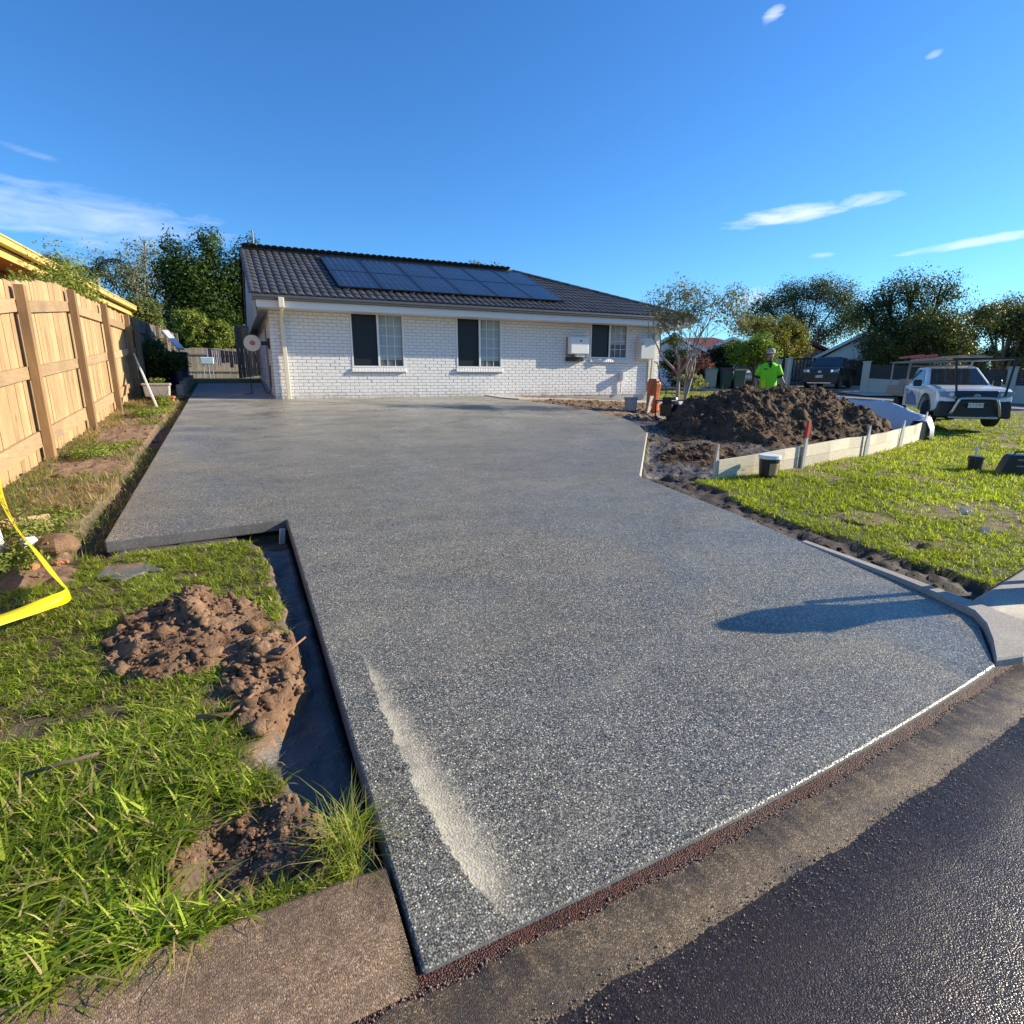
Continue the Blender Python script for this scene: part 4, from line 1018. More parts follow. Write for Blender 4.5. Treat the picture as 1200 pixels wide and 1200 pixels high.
# roots and sticks
def stick(pts, r, label, mat='bark_brown'):
    t = thing('stick', label, 'stick', pts[0]); part('twig', MB().tube(pts, [r, r * 0.9] + [r * 0.5] * (len(pts) - 2) if len(pts) > 2 else r, 6), MAT[mat], t, world=True, smooth=True); return t
MAT['root'] = simple('root_bark', (0.26, 0.13, 0.065), 0.85, var=0.3, scale=20)
zt = lambda x, y: float(hfL(np.array([x]), np.array([y]))[0])
stick([(-0.02, 2.98, zt(-0.02, 2.98) + 0.02), (0.08, 2.96, zt(0.05, 2.96) + 0.05), (0.21, 3.02, 0.24)], 0.010, 'forked brown root poking out of the clay heap over the trench', 'root')
stick([(-0.30, 2.62, gz(-0.3, 2.62) + 0.05), (-0.16, 2.60, zt(-0.16, 2.6) + 0.04), (-0.06, 2.64, zt(-0.06, 2.64) + 0.05)], 0.011, 'brown root lying across the lower end of the clay heap', 'root')
stick([(-0.85, 2.42, gz(-0.85, 2.42) + 0.09), (-0.62, 2.44, gz(-0.62, 2.44) + 0.10)], 0.007, 'dark stick lying in the grass near the clay heap')
# peg and offcuts at the inner corner of the slab
t = thing('timber_peg', 'short pale timber offcut standing against the slab corner', 'peg', (0.255, 5.44, gz(0.255, 5.44)))
part('peg', MB().box((0, 0, 0.06), (0.045, 0.03, 0.16), (0.05, 0.1, 0.2)), MAT['peg_wood'], t)
t = thing('paver', 'broken grey concrete paver sunk in the grass before the slab', 'paver', (-0.86, 4.74, gz(-0.86, 4.74) - 0.006), 0.7)
part('slab', MB().prism([(-0.14, -0.20), (0.05, -0.17), (0.12, -0.24), (0.20, 0.02), (0.17, 0.15), (0.10, 0.24), (-0.12, 0.20), (-0.18, 0.0)], 0.022, -0.012), MAT['slab_side'], t, bevel=0.008)
for (x, y, s, a, lab) in ((-1.30, 5.10, 0.065, 0.4, 'orange brick fragment beside the caution tape'), (-1.44, 5.02, 0.055, 1.2, 'half buried terracotta brick fragment by the fence strip')):
    t = thing('brick_fragment', lab, 'brick', (x, y, gz(x, y)), a); part('lump', MB().box((0, 0, s * 0.3), (s * 1.6, s, s * 0.9), (0.3, 0.2, 0), 0.8), MAT['terracotta'], t, bevel=0.012)
t = thing('rock', 'rounded tan rock at the edge of the fence strip', 'rock', (-1.40, 5.45, gz(-1.4, 5.45)))
part('stone', MB().lathe([(0.03, -0.05), (0.13, -0.02), (0.16, 0.05), (0.11, 0.12), (0.02, 0.14)], 9), MAT['clod'], t, bevel=0.02)
t = thing('timber_offcut', 'weathered board offcut leaning at the foot of the fence', 'timber offcut', (-1.95, 5.9, gz(-1.95, 5.9)), R(35))
part('board', MB().box((0, 0, 0.09), (0.9, 0.14, 0.03), (0.7, 0.05, 0)), MAT['pine_rail'], t)
t = thing('stake', 'white plastic stake standing in weeds at the picture edge', 'stake', (-1.70, 5.33, gz(-1.7, 5.33)))
part('pole', MB().tube([(0.02, 0, -0.05), (-0.05, 0.02, 0.55)], 0.025, 10), MAT['white_plastic'], t)
t = thing('white_block', 'small white plastic block in the weeds beside the stake', 'block', (-1.56, 5.42, gz(-1.56, 5.42) + 0.02), 0.5)
part('block', MB().box((0, 0, 0.06), (0.10, 0.08, 0.10), (0.2, 0.1, 0)), MAT['white_plastic'], t, bevel=0.01)

# caution tape: a twisted ribbon
tape_pts = [(-2.22, 7.25, 0.80), (-2.02, 6.55, 0.60), (-1.72, 5.72, 0.46), (-1.40, 4.98, 0.375), (-1.20, 4.48, 0.345), (-1.07, 4.16, 0.335), (-1.03, 4.02, 0.33), (-1.10, 3.90, 0.335), (-1.20, 3.72, 0.35), (-1.32, 3.52, 0.38), (-1.60, 3.06, 0.46), (-2.1, 2.3, 0.6)]
TW_A = [60, 52, 62, 50, 48, 60, 78, 50, 30, 35, 45, 50]
def catm(P, n_):
    P = np.array(P, float); P2 = np.vstack([2 * P[0] - P[1], P, 2 * P[-1] - P[-2]]); out = []
    for i in range(1, len(P2) - 2):
        for k in range(n_):
            t_ = k / n_; a, b, c, d = P2[i - 1:i + 3]
            out.append(0.5 * (2 * b + (c - a) * t_ + (2 * a - 5 * b + 4 * c - d) * t_ ** 2 + (3 * b - a - 3 * c + d) * t_ ** 3))
    out.append(P[-1]); return np.array(out)
cl = catm([(*p, a) for p, a in zip(tape_pts, TW_A)], 10)
tw = 0.075
tp = thing('caution_tape', 'yellow plastic caution tape sagging in a fold by the fence', 'tape', tape_pts[6])
T3 = cl[:, :3]; tang = np.gradient(T3, axis=0); tang /= np.linalg.norm(tang, axis=1)[:, None]
side0 = np.cross(tang, [0, 0, 1.0]); side0 /= np.linalg.norm(side0, axis=1)[:, None]; up0 = np.cross(side0, tang)
ang = np.radians(cl[:, 3])[:, None]; wv = side0 * np.cos(ang) + up0 * np.sin(ang); nv = np.cross(tang, wv)
seg = np.r_[0, np.cumsum(np.linalg.norm(np.diff(T3, axis=0), axis=1))]
Vt = np.concatenate([T3 - wv * tw / 2, T3 + wv * tw / 2]); m_ = len(T3)
q = [(i, i + 1, m_ + i + 1, m_ + i) for i in range(m_ - 1)]
MAT['tape'] = simple('yellow_tape', (0.86, 0.66, 0.01), 0.32, var=0.03)
rb_ = link('ribbon', mesh_np('ribbon', Vt - np.array(tape_pts[6]), q, smooth=True), MAT['tape'], tp)
sm = rb_.modifiers.new('thick', 'SOLIDIFY'); sm.thickness = 0.001
tm = text_mesh('CAUTION   CAUTION   CAUTION   CAUTION   CAUTION   CAUTION', 0.062, 0.0, 'LEFT')
tvv = np.array([v.co[:] for v in tm.vertices]); sx_ = tvv[:, 0] + 0.25
for sgn in (1, -1):
    m2 = tm.copy()
    for k, v in enumerate(m2.vertices):
        s_ = min(sx_[k], seg[-1] - 0.01); i = min(max(np.searchsorted(seg, s_) - 1, 0), m_ - 2); f_ = (s_ - seg[i]) / (seg[i + 1] - seg[i])
        L_ = lambda Q: Q[i] * (1 - f_) + Q[i + 1] * f_
        v.co = Vector(L_(T3) + L_(wv) * tvv[k, 1] * 1.0 + L_(nv) * 0.0022 * sgn - np.array(tape_pts[6]))
    lo = link('lettering', m2, MAT['black_plastic'], tp)

# ------------------------------------------------------------------ timber formwork, pegs, plastic
fw_ = thing('timber_formwork', 'curved pale timber formwork boards staked along the lawn edge', 'formwork', (9.6, 6.19, gz(9.6, 6.1)))
fo = Vector(fw_.location)
def board(p, q_, h0, h1, lift=0.0):
    (x0, y0), (x1, y1) = p, q_; d = Vector((x1 - x0, y1 - y0, 0)); L = d.length; d /= L; nn = Vector((d.y, -d.x, 0)) * 0.019
    z0, z1 = gz(x0, y0 - 0.1) - 0.03 + lift, gz(x1, y1 - 0.1) - 0.03 + lift
    vs = []
    for (x, y, z, h) in ((x0, y0, z0, h0), (x1, y1, z1, h1)):
        for s_ in (1, -1): vs += [(x + nn.x * s_, y + nn.y * s_, z), (x + nn.x * s_, y + nn.y * s_, z + h)]
    mb = MB().add(vs, [(0, 1, 5, 4), (2, 6, 7, 3), (1, 3, 7, 5), (0, 4, 6, 2), (0, 2, 3, 1), (4, 5, 7, 6)])
    return mb
hts = [0.28, 0.32, 0.35, 0.36, 0.37, 0.39, 0.41, 0.44, 0.48]
groups_ = [(0, 3), (3, 6), (6, 8)]
xs_f = np.linspace(FX[0], FX[-1], 17)
for k in range(16):
    a, b = xs_f[k], xs_f[k + 1]; ha, hb = np.interp([a, b], FX, hts)
    for (l_, f0) in ((0.0, 0.52), (0.53, 0.47)):
        mb = board((a, float(formline(a))), (b, float(formline(b))), ha * f0, hb * f0, 0.0)
        mb.v = [(x, y, z + l_ * (ha if i < 4 else hb)) for i, (x, y, z) in enumerate(mb.v)]
        part('board', mb, MAT['form_wood'], fw_, world=True)
def peg(x, h, red=False, tilt=0.0, off=-0.06, w=0.05):
    y = float(formline(x)) + off; z = gz(x, y) - 0.1
    prof = [(-w / 2, 0), (w / 2, 0), (w / 2, h - 0.30), (w * 0.10, h), (-w * 0.10, h), (-w / 2, h - 0.30)]
    mb = MB().add([(x + u + tilt * v, y + dy, z + v) for dy in (-0.014, 0.014) for u, v in prof], [(0, 1, 2, 3, 4, 5), (11, 10, 9, 8, 7, 6)] + [(i, (i + 1) % 6, 6 + (i + 1) % 6, 6 + i) for i in range(6)])
    o = part('peg', mb, MAT['peg_wood'], fw_, world=True)
    if red:
        z1 = z + h - 0.16; mb = MB().box((x + tilt * (h - 0.1), y, z + h - 0.11), (w * 0.8 + 0.012, 0.036, 0.24), (0, math.atan(tilt), 0))
        t_ = link('painted_tip', mb.mesh('painted_tip', shift=tuple(fo)), MAT['red_paint'], o); t_['label'] = 'red painted tip'
    return o
peg(5.70, 0.62, tilt=0.02, off=0.02, w=0.07); peg(7.46, 0.78, red=True, tilt=0.06); peg(7.52, 0.72, tilt=0.03, off=-0.04)
peg(9.62, 0.62, tilt=0.06, w=0.09); peg(12.3, 0.66, tilt=0.07, w=0.10); peg(15.9, 0.80, tilt=0.06, w=0.13, off=-0.05); peg(16.25, 0.70, tilt=0.06, w=0.10)
# edge strip left on the swept side of the slab
es = thing('edge_form', 'thin pale edge form along the swept side of the slab', 'edge form', (5.45, 6.72, float(S(6.75))))
cor = [(4.66, 5.91), (5.9, 7.404), (7.15, 8.91)]
for a, b in zip(cor[:-1], cor[1:]):
    d = Vector((b[0] - a[0], b[1] - a[1], 0)).normalized(); nn = Vector((d.y, -d.x, 0)) * 0.014
    part('strip', MB().bar((a[0] + nn.x, a[1] + nn.y, float(S(a[1])) - 0.055), (b[0] + nn.x, b[1] + nn.y, float(S(b[1])) - 0.055), 0.02, 0.115), MAT['peg_wood'], es, world=True)
# white geotextile over the rear form
pl = thing('plastic_sheet', 'pale bluish plastic sheet draped over the rear of the garden bed', 'plastic sheet', (17.0, 11.0, gz(17, 11)))
path = catm([(15.75, 8.80, 0), (16.35, 9.05, 0), (16.95, 9.9, 0), (17.45, 11.2, 0), (17.65, 12.3, 0), (17.6, 13.2, 0)], 8)[:, :2]
tn = np.gradient(path, axis=0); tn /= np.linalg.norm(tn, axis=1)[:, None]; inn = np.stack([-tn[:, 1], tn[:, 0]], -1)
rows_ = [(0.30, 0.05), (0.28, 0.45), (0.18, 0.76), (0.0, 0.84), (-0.10, 0.78), (-0.20, 0.42), (-0.34, 0.04)]
VV = []
for i in range(len(path)):
    for (o_, h_) in rows_:
        p = path[i] - inn[i] * o_ + 0; w_ = 0.05 * (float(fbm(i * 0.6 + o_ * 3, h_ * 4.0, 3, 14)) - 0.5)
        VV.append((p[0] + w_, p[1] + w_, gz(p[0], p[1]) + h_ * (0.62 + 0.30 * min(1.0, i / 22) + 0.06 * math.sin(i * 0.4)) + w_))
II = np.arange(len(VV)).reshape(len(path), len(rows_)); q = np.stack([II[:-1, :-1], II[1:, :-1], II[1:, 1:], II[:-1, 1:]], -1).reshape(-1, 4)
MAT['sheet'] = simple('geotextile', (0.55, 0.57, 0.62), 0.6, var=0.06, scale=3, bump=0.3, bscale=6)
so_ = link('sheet', mesh_np('sheet', np.array(VV) - np.array(pl.location), q, smooth=True), MAT['sheet'], pl)
sm = so_.modifiers.new('thick', 'SOLIDIFY'); sm.thickness = 0.004
# buckets and can on the lawn
def bucket(name, label, loc, r, h, mats, lid=False, tilt=0.0, handle=True, band=None, rz=0.0):
    t = thing(name, label, 'bucket', loc, rz); t.rotation_euler = (0, tilt, rz)
    part('body', MB().lathe([(r * 0.84, 0.0), (r * 0.86, 0.01), (r, h), (r * 0.97, h), (r * 0.82, 0.02)], 24), mats[0], t, smooth=False)
    part('rim', MB().lathe([(r * 1.0, h - 0.045), (r * 1.06, h - 0.045), (r * 1.06, h), (r * 1.0, h + 0.004)], 24), mats[1], t)
    if band: part('label_band', MB().lathe([(r * 0.875, h * 0.1), (r * 0.97, h * 0.68), (r * 0.98, h * 0.68), (r * 0.885, h * 0.1)], 24), band, t)
    if lid: part('contents', MB().lathe([(0.0, h - 0.05), (r * 0.96, h - 0.05), (r * 0.96, h - 0.048), (0.0, h - 0.046)], 24), mats[2], t)
    if handle: part('handle', MB().tube([(r * 1.04 * math.cos(a), 0.06 + r * 0.35 * math.sin(a) * 0 - r * 0.25, h - 0.03 - r * 0.8 * math.sin(a)) for a in np.linspace(0, math.pi, 12)], 0.005, 6), MAT['grey_metal'], t)
    return t
bx, by = 6.42, 5.38
MAT['tan_label'] = simple('tan_label_print', (0.42, 0.27, 0.13), 0.6, var=0.3, scale=9)
bt = bucket('bucket', 'white rimmed bucket with dark and tan label against the formwork', (bx, by, gz(bx, by) + 0.02), 0.135, 0.29, (MAT['black_plastic'], MAT['white_plastic'], MAT['stone']), lid=True)
mb = MB()
for k in range(7):
    a0, a1 = R(-135 + k * 9), R(-135 + (k + 1) * 9); vs = []
    for a in (a0, a1):
        for (r_, z_) in ((0.120, 0.03), (0.1325, 0.19)): vs.append((r_ * 1.005 * math.cos(a), r_ * 1.005 * math.sin(a), z_))
    mb.add(vs, [(0, 2, 3, 1)])
part('paper_label', mb, MAT['tan_label'], bt)
mb = MB()
for k in range(4):
    a0, a1 = R(-50 + k * 9), R(-50 + (k + 1) * 9); vs = []
    for a in (a0, a1):
        for (r_, z_) in ((0.120, 0.03), (0.1305, 0.16)): vs.append((r_ * 1.005 * math.cos(a), r_ * 1.005 * math.sin(a), z_))
    mb.add(vs, [(0, 2, 3, 1)])
part('paper_label', mb, MAT['white_plastic'], bt)
x, y = 10.22, 4.78
bucket('bucket', 'small black bucket with a pale tool handle on the lawn', (x, y, gz(x, y) + 0.02), 0.10, 0.22, (MAT['black_plastic'], MAT['black_plastic'], MAT['stone']), lid=True)
t = thing('trowel', 'grey trowel with pale handle stuck in the small black bucket', 'trowel', (x, y + 0.02, gz(x, y) + 0.22))
part('handle', MB().tube([(0, 0, 0), (0.02, 0, 0.17)], 0.016, 8), MAT['peg_wood'], t); part('blade', MB().box((-0.01, 0, -0.06), (0.09, 0.008, 0.14)), MAT['grey_metal'], t)
x, y = 10.75, 4.52
t = thing('tool_case', 'tilted black plastic tool case with side catches on the lawn', 'case', (x, y, gz(x, y) + 0.02), R(-38))
prof = [(-0.21, 0.0), (0.17, 0.0), (0.27, 0.27), (0.23, 0.31), (-0.08, 0.31), (-0.12, 0.27)]
part('body', MB().prism(prof, 0.20, -0.10, lambda u, v, w: (u, w, v)), MAT['black_plastic'], t, bevel=0.02, seg=2)
part('handle', MB().tube([(-0.02, 0, 0.30), (0.0, 0, 0.35), (0.14, 0, 0.35), (0.16, 0, 0.30)], 0.014, 8), MAT['black_plastic'], t)
for zz in (0.07, 0.14, 0.21): part('catch', MB().box((0.172 + zz * 0.37, 0, zz), (0.024, 0.05, 0.04), (0, 0.33, 0)), MAT['grey_metal'], t)
part('badge', MB().box((0.07, -0.1025, 0.235), (0.16, 0.004, 0.024)), MAT['grey_metal'], t); part('badge', MB().box((0.04, -0.1025, 0.14), (0.10, 0.004, 0.02)), MAT['grey_metal'], t)
x, y = 11.05, 4.62
t = thing('paper_scrap', 'crumpled white paper bag beside the black tool case', 'paper bag', (x, y, gz(x, y) + 0.03), 0.3)
part('bag', MB().prism([(-0.22, -0.1), (0.2, -0.14), (0.28, 0.08), (-0.05, 0.16)], 0.14, 0, lambda u, v, w: (u * (1 - w), v * (1 - 1.5 * w), w + 0.1 * u)), MAT['white_paint'], t, bevel=0.02)
for (x, y, s, lab) in ((7.15, 3.35, 0.13, 'pale scrap of paper lying on the lawn nearer the drive'), (6.5, 2.85, 0.09, 'small pale scrap lying on the lawn near the kerb')):
    t = thing('paper_scrap', lab, 'paper', (x, y, gz(x, y) + 0.025), 0.6)
    part('sheet', MB().prism([(-s, -s * 0.3), (s * 0.8, -s * 0.5), (s, s * 0.3), (-s * 0.5, s * 0.5)], 0.004, 0, lambda u, v, w: (u, v, w + 0.03 * math.sin(u * 20))), MAT['path'], t)

# ------------------------------------------------------------------ things at the house corner
t = thing('inverter', 'white solar inverter box with dark button on the brick wall', 'inverter', (10.06, HY - 0.003, 2.30))
part('body', MB().box((0, -0.14, 0.28), (0.68, 0.22, 0.52)), MAT['white_plastic'], t, bevel=0.025, seg=2)
part('wall_plate', MB().box((0, -0.018, 0.20), (0.74, 0.03, 0.68)), MAT['grey_metal'], t)
part('connector_cover', MB().box((0.06, -0.13, -0.02), (0.30, 0.14, 0.09), None, 1.0), MAT['white_plastic'], t)
part('button', MB().box((0.03, -0.2535, 0.42), (0.055, 0.006, 0.05)), MAT['black_plastic'], t)
t = thing('isolator', 'grey electrical isolator box fixed below the inverter', 'isolator', (9.98, HY - 0.003, 2.10))
part('box', MB().box((0, -0.06, 0.06), (0.62, 0.11, 0.13)), MAT['black_plastic'], t, bevel=0.008)
t = thing('meter_box', 'pale metal electricity meter box on the wall beside the downpipe', 'meter box', (12.74, HY - 0.003, 2.20))
MAT['meter'] = simple('meter_box_paint', (0.58, 0.58, 0.54), 0.4, var=0.05)
part('cabinet', MB().box((0, -0.13, 0.34), (0.60, 0.25, 0.70)), MAT['meter'], t, bevel=0.01)
dr = part('door', MB().box((0.01, -0.262, 0.34), (0.56, 0.012, 0.66)), MAT['meter'], t, bevel=0.004)
part('latch', MB().box((-0.22, -0.272, 0.48), (0.03, 0.012, 0.06)), MAT['black_plastic'], dr)
part('sticker', MB().box((-0.2, -0.2695, 0.57), (0.035, 0.004, 0.035)), simple('green_sticker', (0.03, 0.30, 0.06), 0.5), dr)
t = thing('wall_vent', 'small white vent box low on the brick wall', 'vent', (11.86, HY - 0.003, 1.62))
part('box', MB().box((0, -0.10, 0), (0.12, 0.2, 0.26)), MAT['white_plastic'], t, bevel=0.01)
part('pipe', MB().tube([(0, -0.05, -0.1), (0, -0.05, -0.55)], 0.025, 8), MAT['white_plastic'], t)
# hose reel on the end wall
t = thing('hose_reel', 'round off white hose reel with red hub on the house corner', 'hose reel', (0.86, 16.75, 2.46))
MAT['reel'] = simple('reel_plastic', (0.60, 0.53, 0.46), 0.5, var=0.06)
part('drum', MB().lathe([(0.06, -0.10), (0.195, -0.10), (0.205, -0.085), (0.18, -0.07), (0.12, -0.06), (0.12, 0.06), (0.205, 0.07), (0.205, 0.10), (0.06, 0.11)], 28, (-0.34, 0, 0), 'y'), MAT['reel'], t)
part('hub', MB().lathe([(0.0, -0.125), (0.045, -0.12), (0.065, -0.10), (0.0, -0.095)], 18, (-0.34, 0, 0), 'y'), simple('red_hub', (0.36, 0.13, 0.10), 0.5), t)
part('bracket', MB().box((-0.12, 0, 0), (0.34, 0.08, 0.10)).box((0.05, 0, 0), (0.05, 0.16, 0.26)), MAT['black_plastic'], t)
hz = gz(0.9, 16.6) if False else float(S(16.6)) + 0.01
hose = catm([(-0.30, 0.0, -0.28), (-0.22, -0.15, -0.95), (-0.10, -0.25, -1.27), (0.0, -0.2, -1.15), (0.03, -0.1, -0.55)], 8)
part('hose', MB().tube([tuple(p) for p in hose], 0.013, 6), MAT['black_rubber'], t, smooth=True)
hose2 = catm([(-0.48, 0.05, -0.28), (-0.47, 0.0, -1.15), (-0.50, -0.2, -1.27), (-0.95, -0.45, -1.305), (-1.8, -0.50, -1.315), (-2.2, -0.2, -1.30)], 8)
part('hose', MB().tube([tuple(p) for p in hose2], 0.013, 6), MAT['black_rubber'], t, smooth=True)
# rolled orange sleeve, bucket, pump, cable
x, y = 9.95, 12.2; zb = gz(x, y)
t = thing('orange_sleeve', 'upright orange plastic roll with a coil of cable by the downpipe', 'plastic roll', (x, y, zb))
part('roll', MB().lathe([(0.15, 0.0), (0.17, 0.03), (0.17, 0.52), (0.19, 0.72), (0.12, 0.86), (0.06, 0.84), (0.08, 0.5)], 14), MAT['orange_plastic'], t, bevel=0.01)
part('cable', MB().tube([(0.02 + 0.24 * math.cos(a), -0.19 - 0.01 * math.sin(3 * a), 0.52 + 0.27 * math.sin(a)) for a in np.linspace(0, 6.9, 26)], 0.012, 6), MAT['black_rubber'], t)
part('cable', MB().tube([(0.10, -0.15, 0.78), (0.12, 0.05, 1.25), (0.3, 0.4, 1.3)], 0.012, 6), MAT['black_rubber'], t)
t = thing('timber_offcut', 'pale board end leaning beside the orange roll', 'timber offcut', (x - 0.22, y - 0.16, zb), 0.2)
part('board', MB().box((0, 0, 0.2), (0.12, 0.03, 0.44), (0.2, 0, 0)), MAT['peg_wood'], t)
bucket('bucket', 'grey bucket standing on bare soil beside the orange roll', (9.35, 12.35, gz(9.35, 12.35)), 0.17, 0.34, (simple('grey_bucket', (0.30, 0.30, 0.31), 0.5), MAT['grey_metal'], MAT['stone']), lid=True)
x, y = 9.45, 10.95; zb = gz(x, y)
t = thing('pump_engine', 'black petrol pump with wheels standing in the mud', 'pump', (x, y, zb), R(20))
part('frame', MB().tube([(-0.3, -0.2, 0.06), (0.3, -0.2, 0.06), (0.3, -0.2, 0.5), (-0.3, -0.2, 0.5), (-0.3, -0.2, 0.06)], 0.018, 6).tube([(-0.3, 0.2, 0.06), (0.3, 0.2, 0.06), (0.3, 0.2, 0.5), (-0.3, 0.2, 0.5), (-0.3, 0.2, 0.06)], 0.018, 6).tube([(0.3, -0.2, 0.5), (0.3, 0.2, 0.5)], 0.018, 6).tube([(-0.3, -0.2, 0.5), (-0.3, 0.2, 0.5)], 0.018, 6), MAT['black_plastic'], t)
part('engine', MB().box((-0.03, 0, 0.28), (0.34, 0.30, 0.30)).box((-0.05, 0, 0.50), (0.26, 0.24, 0.16)).lathe([(0.11, -0.06), (0.13, 0.0), (0.06, 0.06)], 14, (0.05, -0.19, 0.30), 'y'), MAT['black_plastic'], t, bevel=0.02)
part('muffler', MB().lathe([(0.02, -0.1), (0.07, -0.08), (0.07, 0.08), (0.02, 0.1)], 12, (0.18, 0.0, 0.50), 'y'), MAT['grey_metal'], t)
for sx2 in (-0.24, 0.24):
    w_ = part('wheel', MB().lathe([(0.05, -0.03), (0.11, -0.035), (0.125, 0.0), (0.11, 0.035), (0.05, 0.03)], 16, (sx2, -0.26, 0.12), 'y'), MAT['black_rubber'], t)
    link('hub', MB().lathe([(0.01, -0.045), (0.05, -0.04), (0.05, 0.0)], 12, (sx2, -0.26, 0.12), 'y').mesh('hub'), MAT['grey_metal'], w_)
t = thing('power_cable', 'black cable trailing over the mud from the pump', 'cable', (9.3, 11.7, gz(9.3, 11.7)))
cp = catm([(9.3, 11.1, 0), (9.35, 11.45, 0), (9.2, 11.75, 0), (8.95, 11.5, 0), (8.75, 11.2, 0), (8.6, 11.45, 0)], 8)
part('lead', MB().tube([(p[0], p[1], gz(p[0], p[1]) + 0.03) for p in cp], 0.014, 6), MAT['black_rubber'], t, world=True)

# ------------------------------------------------------------------ pots and clutter down the side passage
t = thing('plank', 'long white painted plank leaning on the fence', 'plank', (-1.62, 14.9, gz(-1.62, 14.9)))
part('board', MB().bar((-1.55, 14.55, gz(-1.55, 14.55) + 0.02), (-2.16, 17.2, 2.12), 0.14, 0.03, (1, 0, 0.3)), MAT['white_paint'], t, world=True)
def pot(name, label, loc, w, d, h, mat, fill=True):
    t = thing(name, label, 'planter', loc)
    part('tub', MB().box((0, 0, h / 2), (w, d, h), None, 1.12), mat, t, bevel=0.015)
    part('rim', MB().box((0, 0, h), (w * 1.2, d * 1.2, 0.05)), mat, t, bevel=0.01)
    part('earth', MB().box((0, 0, h + 0.02), (w * 1.05, d * 1.05, 0.03)), MAT['dark_soil'], t)
    return t
pot('planter', 'pale grey rectangular planter beside the dark shrubs', (-1.72, 16.55, gz(-1.72, 16.55) + 0.10), 0.50, 0.34, 0.30, MAT['kerb_pale'])
pot('planter', 'low orange terracotta trough under the pale planter', (-1.56, 16.0, gz(-1.56, 16.0)), 0.40, 0.26, 0.15, MAT['terracotta'])
t = thing('retaining_edge', 'low grey concrete edging along the side passage', 'edging', (-1.32, 19.2, gz(-1.32, 19.2)))
for k in range(4):
    part('block', MB().box((-1.30, 17.9 + k * 1.25, gz(-1.32, 17.9 + k * 1.25) + 0.12), (0.16, 1.22, 0.34)), MAT['stone'], t, world=True, bevel=0.015)
t = thing('rubbish_bin', 'black bin standing beyond the shrubs by the side passage', 'bin', (-1.62, 22.6, gz(-1.62, 22.6)))
part('body', MB().box((0, 0, 0.45), (0.5, 0.5, 0.9), None, 1.15), MAT['black_plastic'], t, bevel=0.02); part('lid', MB().box((0, 0, 0.94), (0.62, 0.62, 0.06)), MAT['black_plastic'], t, bevel=0.02)
bucket('tub', 'dark blue tub among the pots by the fence', (-1.45, 20.0, gz(-1.45, 20.0)), 0.24, 0.5, (simple('navy_plastic', (0.015, 0.02, 0.05), 0.4), MAT['black_plastic'], MAT['dark_soil']), lid=True, handle=False)
t = thing('white_post', 'white painted board leaning from the old fence onto the black bin', 'board', (-1.5, 24.6, gz(-1.5, 24.6)))
part('post', MB().bar((-0.62, 0.7, 1.72), (-0.02, -1.75, 0.98), 0.2, 0.06), MAT['white_paint'], t)
t = thing('washing_basket', 'white and blue plastic laundry basket on a stand', 'basket', (-1.1, 32.6, gz(-1.1, 32.6)))
part('basket', MB().box((0, 0, 0.85), (0.55, 0.4, 0.34), None, 1.1), simple('pale_blue_plastic', (0.45, 0.58, 0.72), 0.5), t, bevel=0.03)
for sx2 in (-0.2, 0.2):
    for sy2 in (-0.12, 0.12): part('leg', MB().tube([(sx2, sy2, 0), (sx2, sy2, 0.7)], 0.02, 6), MAT['grey_metal'], t)
t = thing('clothes_line', 'clothes line hung with dark and pale washing behind the house', 'clothes line', (-0.2, 33.5, gz(-0.2, 33.5)))
part('pole', MB().tube([(-0.9, 0, 0), (-0.9, 0, 1.5)], 0.03, 8), MAT['grey_metal'], t); part('pole', MB().tube([(0.9, 0, 0), (0.9, 0, 1.35)], 0.03, 8), MAT['grey_metal'], t)
part('line', MB().tube([(-0.9, 0, 1.48), (0, 0, 1.38), (0.9, 0, 1.33)], 0.01, 5), MAT['grey_metal'], t)
for k in range(9):
    cx = -0.78 + k * 0.19; hh = random.uniform(0.4, 1.0); c = random.choice([(0.02, 0.02, 0.04), (0.03, 0.02, 0.035), (0.05, 0.04, 0.06), (0.45, 0.42, 0.40), (0.30, 0.28, 0.3)])
    g_ = MB(); zt_ = 1.46 - 0.07 * k / 4
    for u in range(4):
        g_.add([(cx - 0.08 + 0.04 * u, 0.02 * (u % 2), zt_), (cx - 0.04 + 0.04 * u, 0.02 * ((u + 1) % 2), zt_), (cx - 0.04 + 0.04 * u, 0.03 * ((u + 1) % 2) + 0.02, zt_ - hh), (cx - 0.08 + 0.04 * u, 0.03 * (u % 2) + 0.02, zt_ - hh)], [(0, 1, 2, 3)])
    o = part('garment', g_, simple('cloth', c, 0.9), t); o.modifiers.new('thick', 'SOLIDIFY').thickness = 0.006
gt = thing('side_gate', 'grey brown paling gate hung between the house and yard', 'gate', (0.78, 23.2, gz(0.78, 23.2)))
for k in range(9):
    part('paling', MB().box((-0.55 + k * 0.125, 0.02 * (k % 2), 0.95 + 0.01 * k), (0.115, 0.02, 1.75 - 0.015 * k)), random.choice([MAT['old_wood'], MAT['tan_wood']]), gt)
for zz in (0.4, 1.5): part('rail', MB().box((0.0, 0.05, zz), (1.15, 0.04, 0.09)), MAT['old_wood'], gt)
part('top_rail', MB().tube([(-0.6, 0, 1.90), (0.55, 0, 1.78)], 0.03, 8), MAT['grey_metal'], gt)
bf = thing('back_fence', 'sunlit tan paling fence at the end of the back yard', 'fence', (-0.3, 36.5, gz(-0.3, 36.5)))
for k in range(34):
    part('paling', MB().box((-2.3 + k * 0.15, 0, 0.80 + random.uniform(-0.03, 0.03)), (0.14, 0.02, 1.6)), MAT['tan_wood'], bf)
